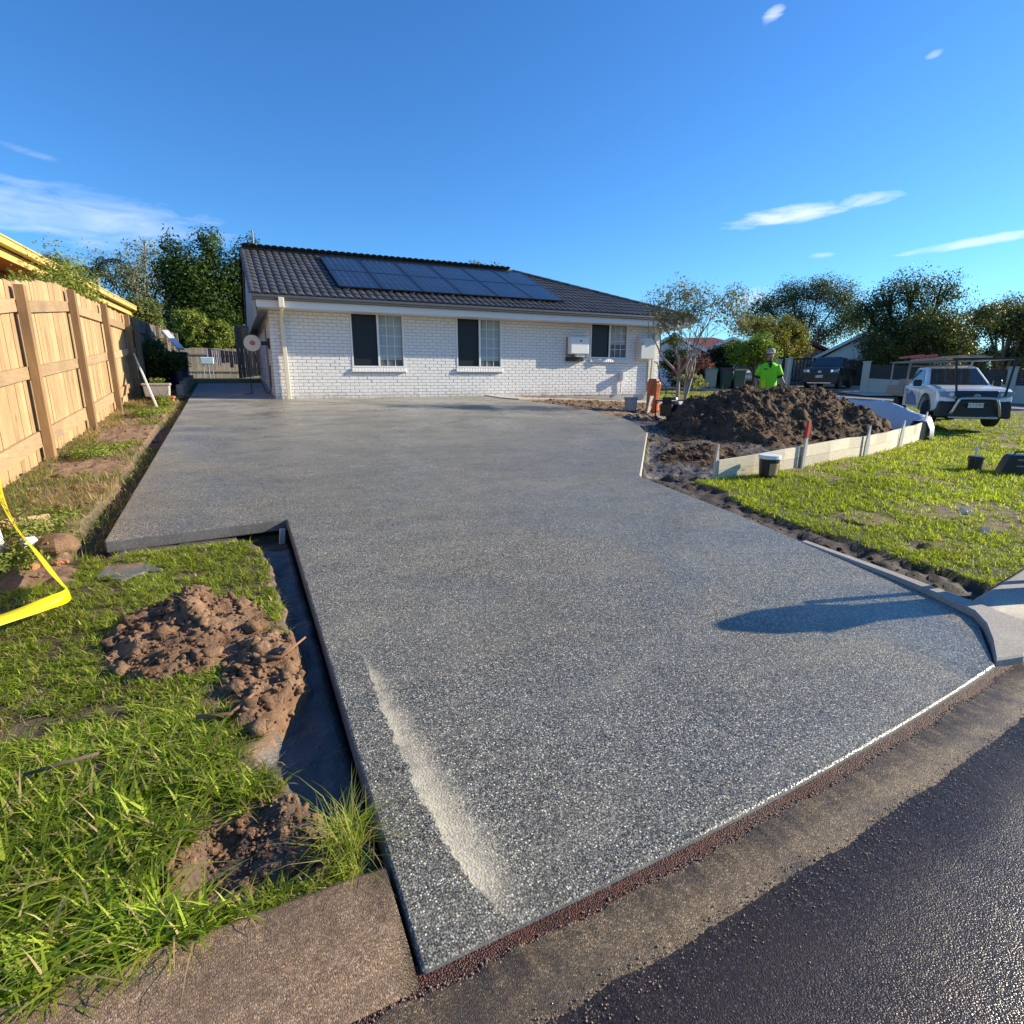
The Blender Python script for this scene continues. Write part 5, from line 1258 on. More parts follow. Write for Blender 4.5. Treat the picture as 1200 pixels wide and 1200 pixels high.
for zz in (0.4, 1.3): part('rail', MB().box((0.2, -0.05, zz), (5.0, 0.04, 0.10)), MAT['tan_wood'], bf)
# unseen pillar and stake added beyond the view to cast shadows on the drive
x, y = 5.42, 1.74
t = thing('letterbox', 'pillar letterbox on the verge whose shadow crosses the drive', 'letterbox', (x, y, gz(x, y)))
part('pillar', MB().box((0, 0, 0.46), (0.18, 0.20, 1.04)), MAT['kerb_pale'], t, bevel=0.01)
part('box', MB().lathe([(0.05, 0.92), (0.13, 0.98), (0.18, 1.10), (0.16, 1.26), (0.05, 1.42)], 12), MAT['kerb_pale'], t, bevel=0.02)
part('slot', MB().box((0, -0.17, 1.12), (0.16, 0.02, 0.03)), MAT['black_plastic'], t)
x, y = 5.35, 1.96
t = thing('shadow_stake', 'thin timber marker stake on the verge beside the letterbox', 'stake', (x, y, gz(x, y)))
part('stake', MB().box((0, 0, 0.46), (0.045, 0.045, 1.08)), MAT['peg_wood'], t)

# ------------------------------------------------------------------ grass
def blade_mesh(name, P, h, w, ang, lean, colA, seg=3):
    n_ = len(P); dx, dy = np.cos(ang), np.sin(ang); sx, sy = -dy, dx
    ts = [0.0, 0.45, 0.8, 1.0] if seg == 3 else [0.0, 0.6, 1.0]
    rows = []
    for t_ in ts:
        wd = w * (1 - t_ ** 1.7) * (0.75 + 0.25 * min(1, t_ * 4)); out = lean * h * t_ ** 1.8; up = h * (t_ - 0.45 * np.minimum(lean, 1.2) * t_ ** 2.4)
        c = np.stack([P[:, 0] + dx * out, P[:, 1] + dy * out, P[:, 2] + up], -1)
        if t_ < 1:
            o_ = np.stack([sx * wd / 2, sy * wd / 2, np.zeros(n_)], -1); rows += [c - o_, c + o_]
        else: rows.append(c)
    m = len(rows); V = np.stack(rows, 1).reshape(-1, 3); b = (np.arange(n_) * m)[:, None]
    quads = np.concatenate([b + np.array([[2 * k, 2 * k + 1, 2 * k + 3, 2 * k + 2]]) for k in range(len(ts) - 2)]); tris = b + np.array([[m - 3, m - 2, m - 1]])
    sh = np.repeat(np.array([0.75 + 0.25 * t_ for t_ in ts for _ in range(2)][:m])[None], n_, 0)
    col = (colA[:, None, :] * np.ones((1, m, 1))).reshape(-1, 3)
    return mesh_np(name, V, quads, tris, col)
def grass_cols(n_, a, b, dry, pd, patch):
    t_ = rng.random(n_)[:, None]; c = np.array(a) * (1 - t_) + np.array(b) * t_
    d = (rng.random(n_) < pd)[:, None]; c = np.where(d, np.array(dry) * rng.uniform(0.6, 1.2, (n_, 1)), c)
    return c * (0.7 + 0.6 * patch)[:, None]
GA, GB, DRY = (0.125, 0.205, 0.018), (0.36, 0.42, 0.055), (0.50, 0.39, 0.19)
def pts_in(n_, x0, x1, y0, y1, f):
    x = rng.uniform(x0, x1, n_); y = rng.uniform(y0, y1, n_); k = f(x, y); return x[k], y[k]
# near lawn, in tufts
def tufts(x, y, per, spread):
    xx = np.repeat(x, per) + rng.normal(0, spread, len(x) * per); yy = np.repeat(y, per) + rng.normal(0, spread, len(x) * per)
    return xx, yy, np.repeat(np.arange(len(x)), per)
x, y = pts_in(26000, -3.2, 0.32, 1.5, 5.32, lambda x, y: lawn_left(x, y) & (x > -0.62 * y - 0.15))
keep = rng.random(len(x)) < 0.18 + 0.9 * ss(0.32, 0.60, fbm(x * 8, y * 8, 3, 12)); x, y = x[keep], y[keep]
tall0 = ss(2.9, 2.1, y) * ss(0.05, -0.30, x); th = rng.uniform(0.6, 1.3, len(x)); tp = np.clip(fbm(x * 3, y * 3, 3, 66) + rng.normal(0, 0.22, len(x)), 0, 1.1)
xx, yy, ti = tufts(x, y, 8, 0.007)
tall = tall0[ti]
h = (rng.uniform(0.025, 0.065, len(xx)) + tall * rng.uniform(0.02, 0.13, len(xx))) * th[ti]
w = rng.uniform(0.0045, 0.0105, len(xx)) + tall * rng.uniform(0.0, 0.009, len(xx))
P = np.stack([xx, yy, ground_at(xx, yy) - 0.004], -1)
me = blade_mesh('lawn_grass', P, h, w, rng.uniform(0, 6.28, len(xx)), rng.uniform(0.35, 1.5, len(xx)), grass_cols(len(xx), GA, GB, DRY, 0.15, tp[ti] * 1.5 - 0.15))
tag(link('lawn_grass', me, MAT['grass']), 'green grass of the near lawn beside the trench', 'grass', kind='stuff')
x, y = pts_in(16000, -3.2, 0.32, 1.5, 5.32, lambda x, y: lawn_left(x, y) & (x > -0.62 * y - 0.15))
me = blade_mesh('lawn_thatch', np.stack([x, y, ground_at(x, y)], -1), rng.uniform(0.015, 0.05, len(x)), rng.uniform(0.002, 0.004, len(x)), rng.uniform(0, 6.28, len(x)), rng.uniform(1.2, 2.4, len(x)), grass_cols(len(x), (0.24, 0.17, 0.08), (0.42, 0.32, 0.17), DRY, 0.3, np.full(len(x), 0.5)), 2)
tag(link('lawn_thatch', me, MAT['straw']), 'dead thatch lying between the tufts of the near lawn', 'thatch', kind='stuff')
# tufts hanging over the trench corner and the kerb back
x = np.concatenate([rng.normal(0.19, 0.03, 260), rng.uniform(-1.3, 0.22, 900)]); y = np.concatenate([rng.normal(1.72, 0.06, 260), rng.normal(1.585, 0.025, 900)])
h = np.concatenate([rng.uniform(0.08, 0.26, 260), rng.uniform(0.02, 0.09, 900)])
P = np.stack([x, y, ground_at(x, y)], -1); P[:, 2] = np.maximum(P[:, 2], S(y) - 0.06)
me = blade_mesh('edge_tufts', P, h, rng.uniform(0.003, 0.006, len(x)), rng.uniform(0, 6.28, len(x)), rng.uniform(0.2, 1.4, len(x)), grass_cols(len(x), GA, GB, DRY, 0.3, np.ones(len(x)) * 0.5))
tag(link('edge_tufts', me, MAT['grass']), 'straggling grass tufts along the kerb back and trench corner', 'grass', kind='stuff')
# lawn by the formwork
n0 = 95000; d_l = rng.uniform(0, 1, n0); dist = 4.6 * (30 / 4.6) ** d_l; a_ = rng.uniform(R(28), R(88), n0)
x, y = dist * np.sin(a_), dist * np.cos(a_)
k = lawn_right(x, y) & (street_d(x, y) > 3.35) & (rng.random(n0) < 0.45 + 0.6 * ss(0.34, 0.60, fbm(x * 5, y * 5, 3, 44))); x, y, dist = x[k], y[k], dist[k]
tp = np.clip(fbm(x * 1.1, y * 1.1, 3, 33) * 0.9 + rng.normal(0.05, 0.20, len(x)), 0, 1.1); th = rng.uniform(0.55, 1.35, len(x))
lf0 = np.clip(dist / 6, 0.8, 3.0)
xx, yy, ti = tufts(x, y, 6, 0.012); lf = lf0[ti]
xx = x[ti] + (xx - x[ti]) * lf; yy = y[ti] + (yy - y[ti]) * lf
h = rng.uniform(0.022, 0.06, len(xx)) * th[ti] * np.clip(lf, 0.9, 1.5); w = rng.uniform(0.005, 0.010, len(xx)) * lf
P = np.stack([xx, yy, ground_at(xx, yy) - 0.004], -1)
me = blade_mesh('verge_grass', P, h, w, rng.uniform(0, 6.28, len(xx)), rng.uniform(0.3, 1.5, len(xx)), grass_cols(len(xx), (0.18, 0.245, 0.014), (0.44, 0.48, 0.035), (0.48, 0.42, 0.18), 0.13, tp[ti] * 1.35 - 0.1), 2)
tag(link('verge_grass', me, MAT['grass']), 'sunlit yellow green lawn between the drive and the parked ute', 'grass', kind='stuff')
# weeds, dry grass on the fence strip
x, y = pts_in(48000, -2.3, -1.12, 5.0, 19.5, lambda x, y: fbm(x * 1.1, y * 0.8, 3, 63) + 0.22 * ss(-1.8, -2.2, x) > 0.47)
pt = fbm(x * 3, y * 3, 2, 15); dens = ss(0.44, 0.60, fbm(x * 1.1, y * 0.8, 3, 63) + 0.22 * ss(-1.8, -2.2, x)); k = rng.random(len(x)) < dens * 0.38; x, y, pt = x[k], y[k], pt[k]
green = fbm(x * 0.9, y * 0.5, 2, 27)
cg = grass_cols(len(x), (0.08, 0.13, 0.02), (0.19, 0.23, 0.05), DRY, 0.25, pt); cd = grass_cols(len(x), (0.26, 0.19, 0.09), (0.40, 0.31, 0.16), DRY, 0.3, pt)
gk = (green > 0.5)[:, None]
P = np.stack([x, y, ground_at(x, y)], -1)
me = blade_mesh('strip_weeds', P, rng.uniform(0.03, 0.13, len(x)), rng.uniform(0.005, 0.014, len(x)), rng.uniform(0, 6.28, len(x)), rng.uniform(0.2, 1.4, len(x)), np.where(gk, cg, cd), 2)
tag(link('strip_weeds', me, MAT['grass']), 'weeds and dry grass in the bare strip along the fence', 'weeds', kind='stuff')
# straw and roots mixed into the soil
x = np.concatenate([rng.uniform(-2.2, -1.2, 2600), rng.uniform(-0.8, 0.2, 900), rng.uniform(5.8, 14, 3500), rng.uniform(7.2, 13.4, 1500)])
y = np.concatenate([rng.uniform(4.7, 16, 2600), rng.uniform(2.2, 4.3, 900), rng.uniform(6.2, 11.5, 3500), rng.uniform(12.4, 15.0, 1500)])
nl, nr_ = 3500, 7000
zz = ground_at(x, y); zz[2600:3500] = np.maximum(zz[2600:3500], hfL(x[2600:3500], y[2600:3500])); zz[3500:7000] = np.maximum(zz[3500:7000], hfR(x[3500:7000], y[3500:7000]))
hh = np.concatenate([rng.uniform(0.02, 0.07, 3500), rng.uniform(0.05, 0.22, 5000)])
me = blade_mesh('straw', np.stack([x, y, zz], -1), hh, np.concatenate([rng.uniform(0.002, 0.005, 3500), rng.uniform(0.006, 0.013, 5000)]), rng.uniform(0, 6.28, len(x)), rng.uniform(1.0, 2.2, len(x)), grass_cols(len(x), (0.24, 0.16, 0.08), (0.42, 0.31, 0.17), (0.12, 0.07, 0.04), 0.35, np.full(len(x), 0.5)), 2)
tag(link('straw', me, MAT['straw']), 'dry roots and straw scattered through the turned soil', 'straw', kind='stuff')

# ------------------------------------------------------------------ trees and shrubs
def leaves(blobs, n_, leaf, ca, cb, per=28, spread=0.35, aspect=0.45, shell=0.45, up=0.3, seed=0):
    r = np.random.default_rng(seed + 100); B = np.array(blobs, float); vol = B[:, 3] * B[:, 4] * B[:, 5]; vol = vol ** 0.8
    m = max(1, n_ // per); bi = r.choice(len(B), m, p=vol / vol.sum())
    d = r.normal(size=(m, 3)); d /= np.linalg.norm(d, axis=1)[:, None]
    c = B[bi, :3] + d * B[bi, 3:6] * (r.random((m, 1)) ** shell) * r.uniform(0.85, 1.12, (m, 1))
    rad = np.minimum(B[bi, 3:6].min(1), 2.0)[:, None, None] * spread
    L = c[:, None] + np.clip(r.normal(size=(m, per, 3)), -2, 2) * rad * 0.6
    L = L.reshape(-1, 3); k = len(L)
    outw = (L - np.repeat(B[bi, :3], per, 0)) / np.repeat(B[bi, 3:6], per, 0)
    nrm = r.normal(size=(k, 3)) * 0.6 + outw * 0.9 + np.array([0, 0, up]); nrm /= np.linalg.norm(nrm, axis=1)[:, None]
    t_ = np.cross(nrm, r.normal(size=(k, 3))); t_ /= np.linalg.norm(t_, axis=1)[:, None]; s_ = np.cross(nrm, t_)
    ln = leaf * r.uniform(0.6, 1.25, (k, 1)); wd = ln * aspect
    V = np.stack([L - t_ * ln / 2, L + s_ * wd / 2 - t_ * ln * 0.05 + nrm * ln * 0.08, L + t_ * ln / 2, L - s_ * wd / 2 - t_ * ln * 0.05 + nrm * ln * 0.08], 1).reshape(-1, 3)
    q = np.arange(k * 4).reshape(-1, 4)
    cl_ = np.repeat(r.random(m), per); u = np.clip(0.6 * cl_ + 0.4 * r.random(k), 0, 1)[:, None]
    col = (np.array(ca) * (1 - u) + np.array(cb) * u) * 1.22
    return V, q, np.repeat(col, 4, 0)
def tree(name, label, cat, base, blobs, n_, leaf, ca, cb, trunk_r=0.2, mat='leaf', bark='bark_brown', group=None, seed=1, stems=1, dense=3.6, lscale=0.74, crown='crown', stem_name='trunk', **kw):
    b = Vector(base); t = thing(name, label, cat, base, 0, group)
    rd = random.Random(seed); mb = MB()
    cz = sum(q[2] for q in blobs) / len(blobs); cxm = sum(q[0] for q in blobs) / len(blobs); cym = sum(q[1] for q in blobs) / len(blobs)
    fork = Vector((0, 0, (min(q[2] - q[5] for q in blobs) - b.z) * 0.75)); fork.z = max(fork.z, 0.15)
    for s_ in range(stems):
        off = Vector((rd.uniform(-1, 1), rd.uniform(-1, 1), 0)) * (0.0 if stems == 1 else trunk_r * 1.6)
        mb.tube([off + Vector((0, 0, -0.3)), off * 1.2 + fork * 0.5 + Vector((rd.uniform(-.05, .05), 0, 0)), off * 1.6 + fork], [trunk_r * 1.15, trunk_r * 0.9, trunk_r * 0.8], 8)
        for q in blobs:
            if stems > 1 and rd.random() < 0.35: continue
            e = Vector(q[:3]) - b; e.z += q[5] * 0.25; mid_ = fork.lerp(e, 0.5) + Vector((rd.uniform(-.2, .2), rd.uniform(-.2, .2), rd.uniform(0, .3)))
            mb.tube([off * 1.6 + fork * 0.95, mid_, e], [trunk_r * 0.6, trunk_r * 0.35, trunk_r * 0.1], 6)
            for _ in range(3):
                d = Vector((rd.gauss(0, 1), rd.gauss(0, 1), rd.uniform(0, 1))).normalized(); e2 = e + Vector((d.x * q[3], d.y * q[4], d.z * q[5])) * 0.55
                mb.tube([mid_.lerp(e, 0.5), e.lerp(e2, 0.5), e2], [trunk_r * 0.25, trunk_r * 0.14, trunk_r * 0.04], 5)
    part(stem_name, mb, MAT[bark], t, smooth=True)
    V, q, c = leaves(blobs, int(n_ * dense), leaf * lscale, ca, cb, seed=seed, **kw)
    link(crown, mesh_np(crown, V - np.array(base), q, col=c), MAT[mat], t)
    return t
def g2(x, y): return float(G(x, y))
DG1, DG2 = (0.012, 0.026, 0.006), (0.058, 0.098, 0.018)
def rb(seed, cx, cy, cz, rx, ry, rz, k, sub=0.5):
    rd = random.Random(seed); out = []
    for i in range(k):
        d = Vector((rd.gauss(0, 1), rd.gauss(0, 1), rd.gauss(0, 1))).normalized() * rd.uniform(0.35, 0.85)
        s_ = sub * rd.uniform(0.7, 1.15); out.append((cx + d.x * rx, cy + d.y * ry, cz + d.z * rz, rx * s_, ry * s_, rz * s_))
    return out
tree('dense_tree', 'large dark dense tree behind the house beside the fence', 'tree', (-0.9, 42.5, g2(0, 42)),
     rb(3, -0.8, 42.5, 5.6, 4.0, 3.0, 3.4, 14) + [(-2.6, 42, 8.2, 1.0, 1, 1.8), (-0.6, 42, 9.0, 1.0, 1, 1.6), (1.6, 42, 8.8, 0.9, 1, 1.6), (0.6, 42, 7.6, 1.4, 1.4, 1.6)], 16000, 0.30, DG1, DG2, 0.35, seed=3, per=24)
tree('gum_tree', 'tall grey green gum tree left of the dense dark tree', 'tree', (-6.4, 58, 1.2), rb(5, -6.6, 58, 8.6, 4.0, 3.0, 3.8, 13, 0.42) + [(-5.6, 58, 11.6, 1.6, 1.5, 1.2), (-2.6, 58, 10.6, 1.6, 1.5, 1.8)], 8500, 0.30, (0.075, 0.085, 0.050), (0.24, 0.25, 0.165), 0.3, 'leaf_grey', 'bark_grey', seed=5, per=14, dense=1.0)
tree('far_tree', 'low dark tree on the skyline above the yellow gutter', 'tree', (-14.5, 75, 1.0), rb(6, -14.8, 75.5, 10.5, 3.6, 2.6, 2.6, 8, 0.5), 4200, 0.45, (0.030, 0.040, 0.022), (0.075, 0.09, 0.05), 0.3, seed=6)
# palm
MAT['palm'] = simple('palm_green', (0.030, 0.050, 0.022), 0.7, spec=0.15)
pb = (-7.9, 50.3, 1.2); t = thing('palm_tree', 'slim palm with drooping dark fronds behind the hedge', 'tree', pb)
part('trunk', MB().tube([(0, 0, -0.2), (0.1, 0, 4.0), (0.05, 0, 7.4)], [0.17, 0.13, 0.10], 8), MAT['bark_grey'], t, smooth=True)
for k in range(13):
    a = k * 2.4; el_ = R(70 - (k % 5) * 24); L = 2.5; mb = MB(); pv = []
    for i in range(9):
        s_ = i / 8; pv.append(Vector((math.cos(a) * L * s_ * math.cos(el_ * (1 - 0.6 * s_)), math.sin(a) * L * s_ * math.cos(el_ * (1 - .6 * s_)), 7.4 + L * s_ * math.sin(el_) - 1.6 * s_ ** 2.2)))
    mb.tube(pv, [0.035, 0.03, 0.03, 0.025, 0.02, 0.02, 0.015, 0.01, 0.006], 4)
    for i in range(1, 9):
        d = (pv[i] - pv[i - 1]).normalized(); sd = d.cross(Vector((0, 0, 1))).normalized()
        for sgn in (-1, 1):
            for f_ in (0.0, 0.5):
                p = pv[i - 1].lerp(pv[i], f_); tip = p + sd * sgn * 0.62 * (1 - abs(i / 8 - 0.4)) + d * 0.25 - Vector((0, 0, 0.32))
                mb.add([p - d * 0.04, p + d * 0.06, tip], [(0, 1, 2)])
    o = part('frond', mb, MAT['palm'], t)
tree('hedge_shrub', 'leafy light green shrub poking over the pine fence', 'shrub', (-3.0, 14.2, 1.0), [(-3.05, 9.9, 2.55, 0.25, .4, .4), (-3.05, 11.4, 2.75, 0.28, .5, .42), (-3.05, 12.6, 2.85, 0.28, .5, .45), (-2.95, 14.0, 3.15, 0.34, .7, .6), (-2.95, 15.2, 3.4, .40, .8, .80), (-2.9, 16.4, 3.4, .40, .8, .75), (-3.1, 13.6, 2.1, .35, 3.0, .7)],
     3600, 0.10, (0.07, 0.105, 0.02), (0.24, 0.27, 0.06), 0.04, seed=8, per=14, spread=0.4, crown='foliage', stem_name='stem', stems=3)
tree('bright_shrub', 'yellow green bush in sun behind the tan back fence', 'shrub', (-1.3, 38.4, 1.6), rb(9, -1.3, 38.4, 4.2, 1.5, 1.0, 1.5, 8, 0.5), 3600, 0.20, (0.06, 0.09, 0.015), (0.26, 0.29, 0.06), 0.06, seed=9, crown='foliage', stem_name='stem', per=16)
tree('fence_shrub', 'dark leafy shrub in shade against the old fence', 'shrub', (-1.95, 20.6, 1.3), rb(10, -1.85, 20.6, 2.0, 0.5, 1.5, 0.65, 8, 0.5), 3600, 0.12, (0.02, 0.04, 0.008), (0.09, 0.12, 0.03), 0.03, seed=10, crown='foliage', stem_name='stem', per=16)
tree('fence_shrub', 'mixed olive shrub rising behind the old fence', 'shrub', (-2.9, 26, 1.4), rb(11, -2.75, 26, 3.4, 0.8, 2.2, 1.1, 9, 0.5), 3600, 0.17, (0.04, 0.06, 0.015), (0.15, 0.17, 0.05), 0.05, seed=11, crown='foliage', stem_name='stem', per=16)
tree('planter_shrub', 'low green weeds spilling from the terracotta trough', 'plant', (-1.56, 15.7, gz(-1.56, 15.7)), [(-1.56, 15.75, 1.12, .16, .22, .07), (-1.5, 15.3, 1.02, .2, .3, .08), (-1.70, 16.5, 1.52, .2, .14, .06)], 900, 0.06, (0.08, 0.12, 0.02), (0.25, 0.28, 0.06), 0.01, seed=12, crown='foliage', stem_name='stem', per=12)
for k, (x, y, r_, lab) in enumerate(((-1.80, 9.6, .30, 'low weed patch in the strip by the nearest fence post'), (-1.62, 13.9, .34, 'bright green weed patch at the foot of the white plank'), (-1.78, 6.0, .30, 'leafy weed clump beside the caution tape'), (-1.62, 5.2, .20, 'small green weed around the white stake'))):
    tree('weed_clump', lab, 'weeds', (x, y, gz(x, y)), [(x, y, gz(x, y) + .05, r_ * 1.1, r_ * 2.0, .07), (x + .2, y + .4, gz(x, y) + .05, r_ * .6, r_, .05), (x - .12, y - .35, gz(x, y) + .04, r_ * .5, r_ * .8, .06)], 900, 0.05, (0.08, 0.12, 0.02), (0.24, 0.27, 0.06), 0.006, seed=60 + k, crown='foliage', stem_name='stem', per=8, shell=0.5, spread=0.8)
tree('far_tree', 'tree crown just showing over the roof ridge', 'tree', (17.4, 41.6, 1.2), rb(13, 17.3, 41.6, 7.8, 1.5, 1.4, 1.9, 6, 0.55), 2600, 0.25, (0.035, 0.045, 0.015), (0.12, 0.12, 0.04), 0.2, seed=13)
# young gum at the house corner
gb = (10.95, 12.30, gz(10.95, 12.3)); t = thing('young_gum', 'sparse young gum tree with pale forked trunks at the house corner', 'tree', gb)
rd = random.Random(4); mb = MB(); tips = []
def limb(p, d, L, r_, dep):
    p2 = p + d * L; mid_ = p.lerp(p2, 0.5) + Vector((rd.gauss(0, .05), rd.gauss(0, .05), 0)) * L
    mb.tube([p, mid_, p2], [r_, r_ * 0.82, r_ * 0.62], 7 if dep < 2 else 5)
    if dep >= 4: tips.append(p2); return
    for _ in range(2 if dep else 3):
        dd = (d + Vector((rd.gauss(0.05, .42), rd.gauss(0, .42), rd.uniform(-0.1, .35)))).normalized(); limb(p2, dd, L * rd.uniform(.62, .85), r_ * 0.6, dep + 1)
    if dep >= 2: tips.append(p2)
limb(Vector((-0.05, 0, -0.1)), Vector((-0.03, 0, 1)).normalized(), 1.15, 0.065, 0); limb(Vector((0.07, 0.03, -0.1)), Vector((0.16, -0.03, 1)).normalized(), 1.0, 0.055, 0); limb(Vector((0.0, -0.06, -0.1)), Vector((0.30, 0.0, 1)).normalized(), 1.1, 0.045, 1)
part('trunk', mb, MAT['bark_grey'], t, smooth=True)
gbl = [(10.35, 12.6, 3.45, .42, .4, .42), (10.85, 12.4, 3.75, .5, .4, .33), (11.35, 12.15, 3.55, .5, .45, .4), (11.0, 12.3, 3.25, .55, .4, .33), (11.95, 11.75, 3.35, .45, .4, .5), (12.25, 11.6, 3.0, .4, .4, .35), (12.1, 11.7, 3.75, .3, .3, .25), (10.6, 12.5, 3.05, .4, .4, .3)]
V, q, c = leaves(gbl, 4200, 0.10, (0.10, 0.105, 0.06), (0.27, 0.26, 0.17), per=9, spread=0.45, aspect=0.32, seed=14)
link('crown', mesh_np('crown', V - np.array(gb), q, col=c), MAT['leaf_grey'], t)
V, q, c = leaves([(10.75, 12.4, 2.55, .25, .3, .25)], 300, 0.09, (0.05, 0.07, 0.02), (0.17, 0.17, 0.05), per=9, seed=15)
link('inner_leaves', mesh_np('inner_leaves', V - np.array(gb), q, col=c), MAT['leaf'], t)
# background right
tree('red_shrub', 'thin purple red leaved shrub before the white gabled house', 'shrub', (18.4, 20.3, g2(18.4, 20.3)), [(18.5, 20.3, 2.3, .7, .6, .45), (19.0, 20.0, 2.2, .5, .5, .35), (18.0, 20.5, 1.8, .35, .4, .4)], 500, 0.13, (0.06, 0.02, 0.022), (0.20, 0.075, 0.08), 0.05, seed=16, crown='foliage', stem_name='stem', bark='bark_grey', stems=3)
tree('low_shrub', 'pale variegated low shrub by the far kerb line', 'shrub', (19.6, 21.6, g2(19.6, 21.6)), rb(17, 19.7, 21.5, 1.45, .9, .5, .35, 5, .6), 1500, 0.11, (0.08, 0.10, 0.03), (0.40, 0.40, 0.20), 0.02, seed=17, crown='foliage', stem_name='stem')
tree('dark_hedge', 'dark dense hedge behind the wheelie bins', 'hedge', (25.2, 26.0, g2(25, 26)), rb(18, 24.0, 26.6, 2.2, 1.6, 1, 1.3, 7, .55) + rb(19, 26.2, 25.6, 2.3, 1.6, 1, 1.4, 7, .55), 6500, 0.18, (0.008, 0.017, 0.005), (0.026, 0.046, 0.012), 0.12, seed=18, crown='foliage', stem_name='stem')
tree('round_tree', 'bright green rounded tree directly behind the worker', 'tree', (24.9, 22.4, g2(24.9, 22.4)), rb(20, 24.9, 22.4, 2.75, 1.35, 1.1, 1.05, 12, .5), 6500, 0.16, (0.055, 0.095, 0.012), (0.21, 0.27, 0.04), 0.12, seed=20, per=18)
tree('olive_tree', 'broad yellow green tree behind the red roofed house', 'tree', (35.5, 30.2, 1.0), rb(21, 35.2, 29.9, 4.0, 3.2, 2, 1.5, 13, .48), 7500, 0.22, (0.065, 0.075, 0.015), (0.25, 0.23, 0.05), 0.2, seed=21, per=20)
tree('gum_tree', 'tall dark gum trees with airy crowns beyond the red roof', 'tree', (47.5, 37.5, 0.8), [(44.5, 39.5, 7.6, 2.0, 1.6, 1.5), (46.6, 38.6, 8.8, 1.8, 1.6, 1.4), (48.6, 37.2, 9.2, 1.8, 1.6, 1.3), (50.5, 36.4, 8.5, 1.8, 1.6, 1.6), (47.5, 38, 6.8, 2.2, 1.6, 1.2), (51.5, 36, 6.6, 2, 1.6, 1.6), (43.2, 40, 6.2, 1.6, 1.6, 1.0), (49.6, 37, 5.4, 2, 1.6, 1.2)], 8500, 0.26, (0.030, 0.042, 0.018), (0.12, 0.14, 0.06), 0.25, seed=22, dense=3.2, per=16, spread=0.4, bark='bark_grey')
tree('spreading_tree', 'big dark spreading tree behind the parked white ute', 'tree', (37.6, 22.0, 0.7), rb(23, 37.6, 22.0, 4.2, 4.3, 3.0, 2.2, 18, .42) + [(36.9, 22.2, 6.5, 1.4, 1.2, 1.4), (38.9, 21.4, 6.4, 1.3, 1.1, 1.3), (35.6, 22.8, 6.0, 1.2, 1.1, 1.1), (34.6, 23.4, 5.4, 1.4, 1.2, 1.0), (41.2, 20.4, 5.2, 1.3, 1.2, 1.0), (37.6, 22, 2.6, 3.6, 2.4, 1.2)], 15000, 0.22, (0.018, 0.030, 0.010), (0.095, 0.115, 0.038), 0.3, seed=23, per=20)
tree('olive_tree', 'loose olive tree at the right edge behind the slatted fence', 'tree', (47.0, 21.4, 0.6), rb(24, 47.2, 21.4, 4.6, 3.2, 2.4, 2.6, 14, .42), 8000, 0.24, (0.035, 0.042, 0.016), (0.16, 0.155, 0.06), 0.25, seed=24, per=18, bark='bark_grey')
tree('olive_tree', 'smaller brownish tree between the spreading tree and the right edge', 'tree', (44.0, 21.6, 0.6), rb(25, 43.6, 21.4, 3.2, 2.2, 1.4, 1.6, 10, .45), 4500, 0.2, (0.05, 0.05, 0.022), (0.20, 0.185, 0.09), 0.14, seed=25, per=16, bark='bark_grey')
# distant tree line that reads as one mass
bl = []
rd = random.Random(77)
for k in range(70):
    a = R(-35 + k * 2.1); dd = rd.uniform(110, 150); bl.append((dd * math.sin(a), dd * math.cos(a), rd.uniform(0, 3), rd.uniform(4, 7), rd.uniform(3, 5), rd.uniform(3.0, 6.0)))
V, q, c = leaves(bl, 26000, 0.9, (0.022, 0.030, 0.014), (0.07, 0.08, 0.035), per=20, seed=30)
tag(link('tree_line', mesh_np('tree_line', V, q, col=c), MAT['leaf']), 'distant belt of dark trees along the horizon', 'trees', kind='stuff')

# ------------------------------------------------------------------ vehicles
def arc(cx, cz, r_, a0, a1, n_=9): return [(cx + r_ * math.cos(R(a0 + (a1 - a0) * k / (n_ - 1))), cz + r_ * math.sin(R(a0 + (a1 - a0) * k / (n_ - 1)))) for k in range(n_)]
def car_paint(name, col, coat=0.6): 
    t = NT(name); n = t.noise(t.coord(), 3, 3); return t.set(Base_Color=t.mix(n, tuple(c * .95 for c in col), col), Roughness=0.28, Coat_Weight=coat, Coat_Roughness=0.06)
MAT['car_glass'] = (lambda t: t.set(Base_Color=(0.045, 0.055, 0.055, 1), Roughness=0.05, Specular_IOR_Level=0.8))(NT('tinted_car_glass'))
MAT['lamp'] = (lambda t: t.set(Base_Color=(0.75, 0.78, 0.8, 1), Roughness=0.12, Metallic=0.4))(NT('headlamp'))
MAT['plate'] = simple('plate_white', (0.72, 0.72, 0.70), 0.4, var=0.03)
def body_shell(prof, W, fx, tz):
    fr = [(-1, .11, .065), (-.95, .05, .02), (-.78, .015, .006), (0, 0, 0), (.78, .015, .006), (.95, .05, .02), (1, .11, .065)]
    xmx = max(p[0] for p in prof); vs = []; n_ = len(prof)
    for (f_, dx, dz) in fr:
        for (x, z) in prof:
            wx = max(0.0, min(1.0, (x - fx) / max(xmx - fx, 1e-3))); wz = 1.0 if z > tz else 0.0
            vs.append((x - dx * 1.6 * wx, f_ * W * (1 - 0.02 * wx), z - dz * wz))
    fs = [tuple(range(n_)), tuple(range(7 * n_ - 1, 6 * n_ - 1, -1))]
    for r_ in range(6):
        for k in range(n_): fs.append((r_ * n_ + k, (r_ + 1) * n_ + k, (r_ + 1) * n_ + (k + 1) % n_, r_ * n_ + (k + 1) % n_))
    return MB().add(vs, fs)
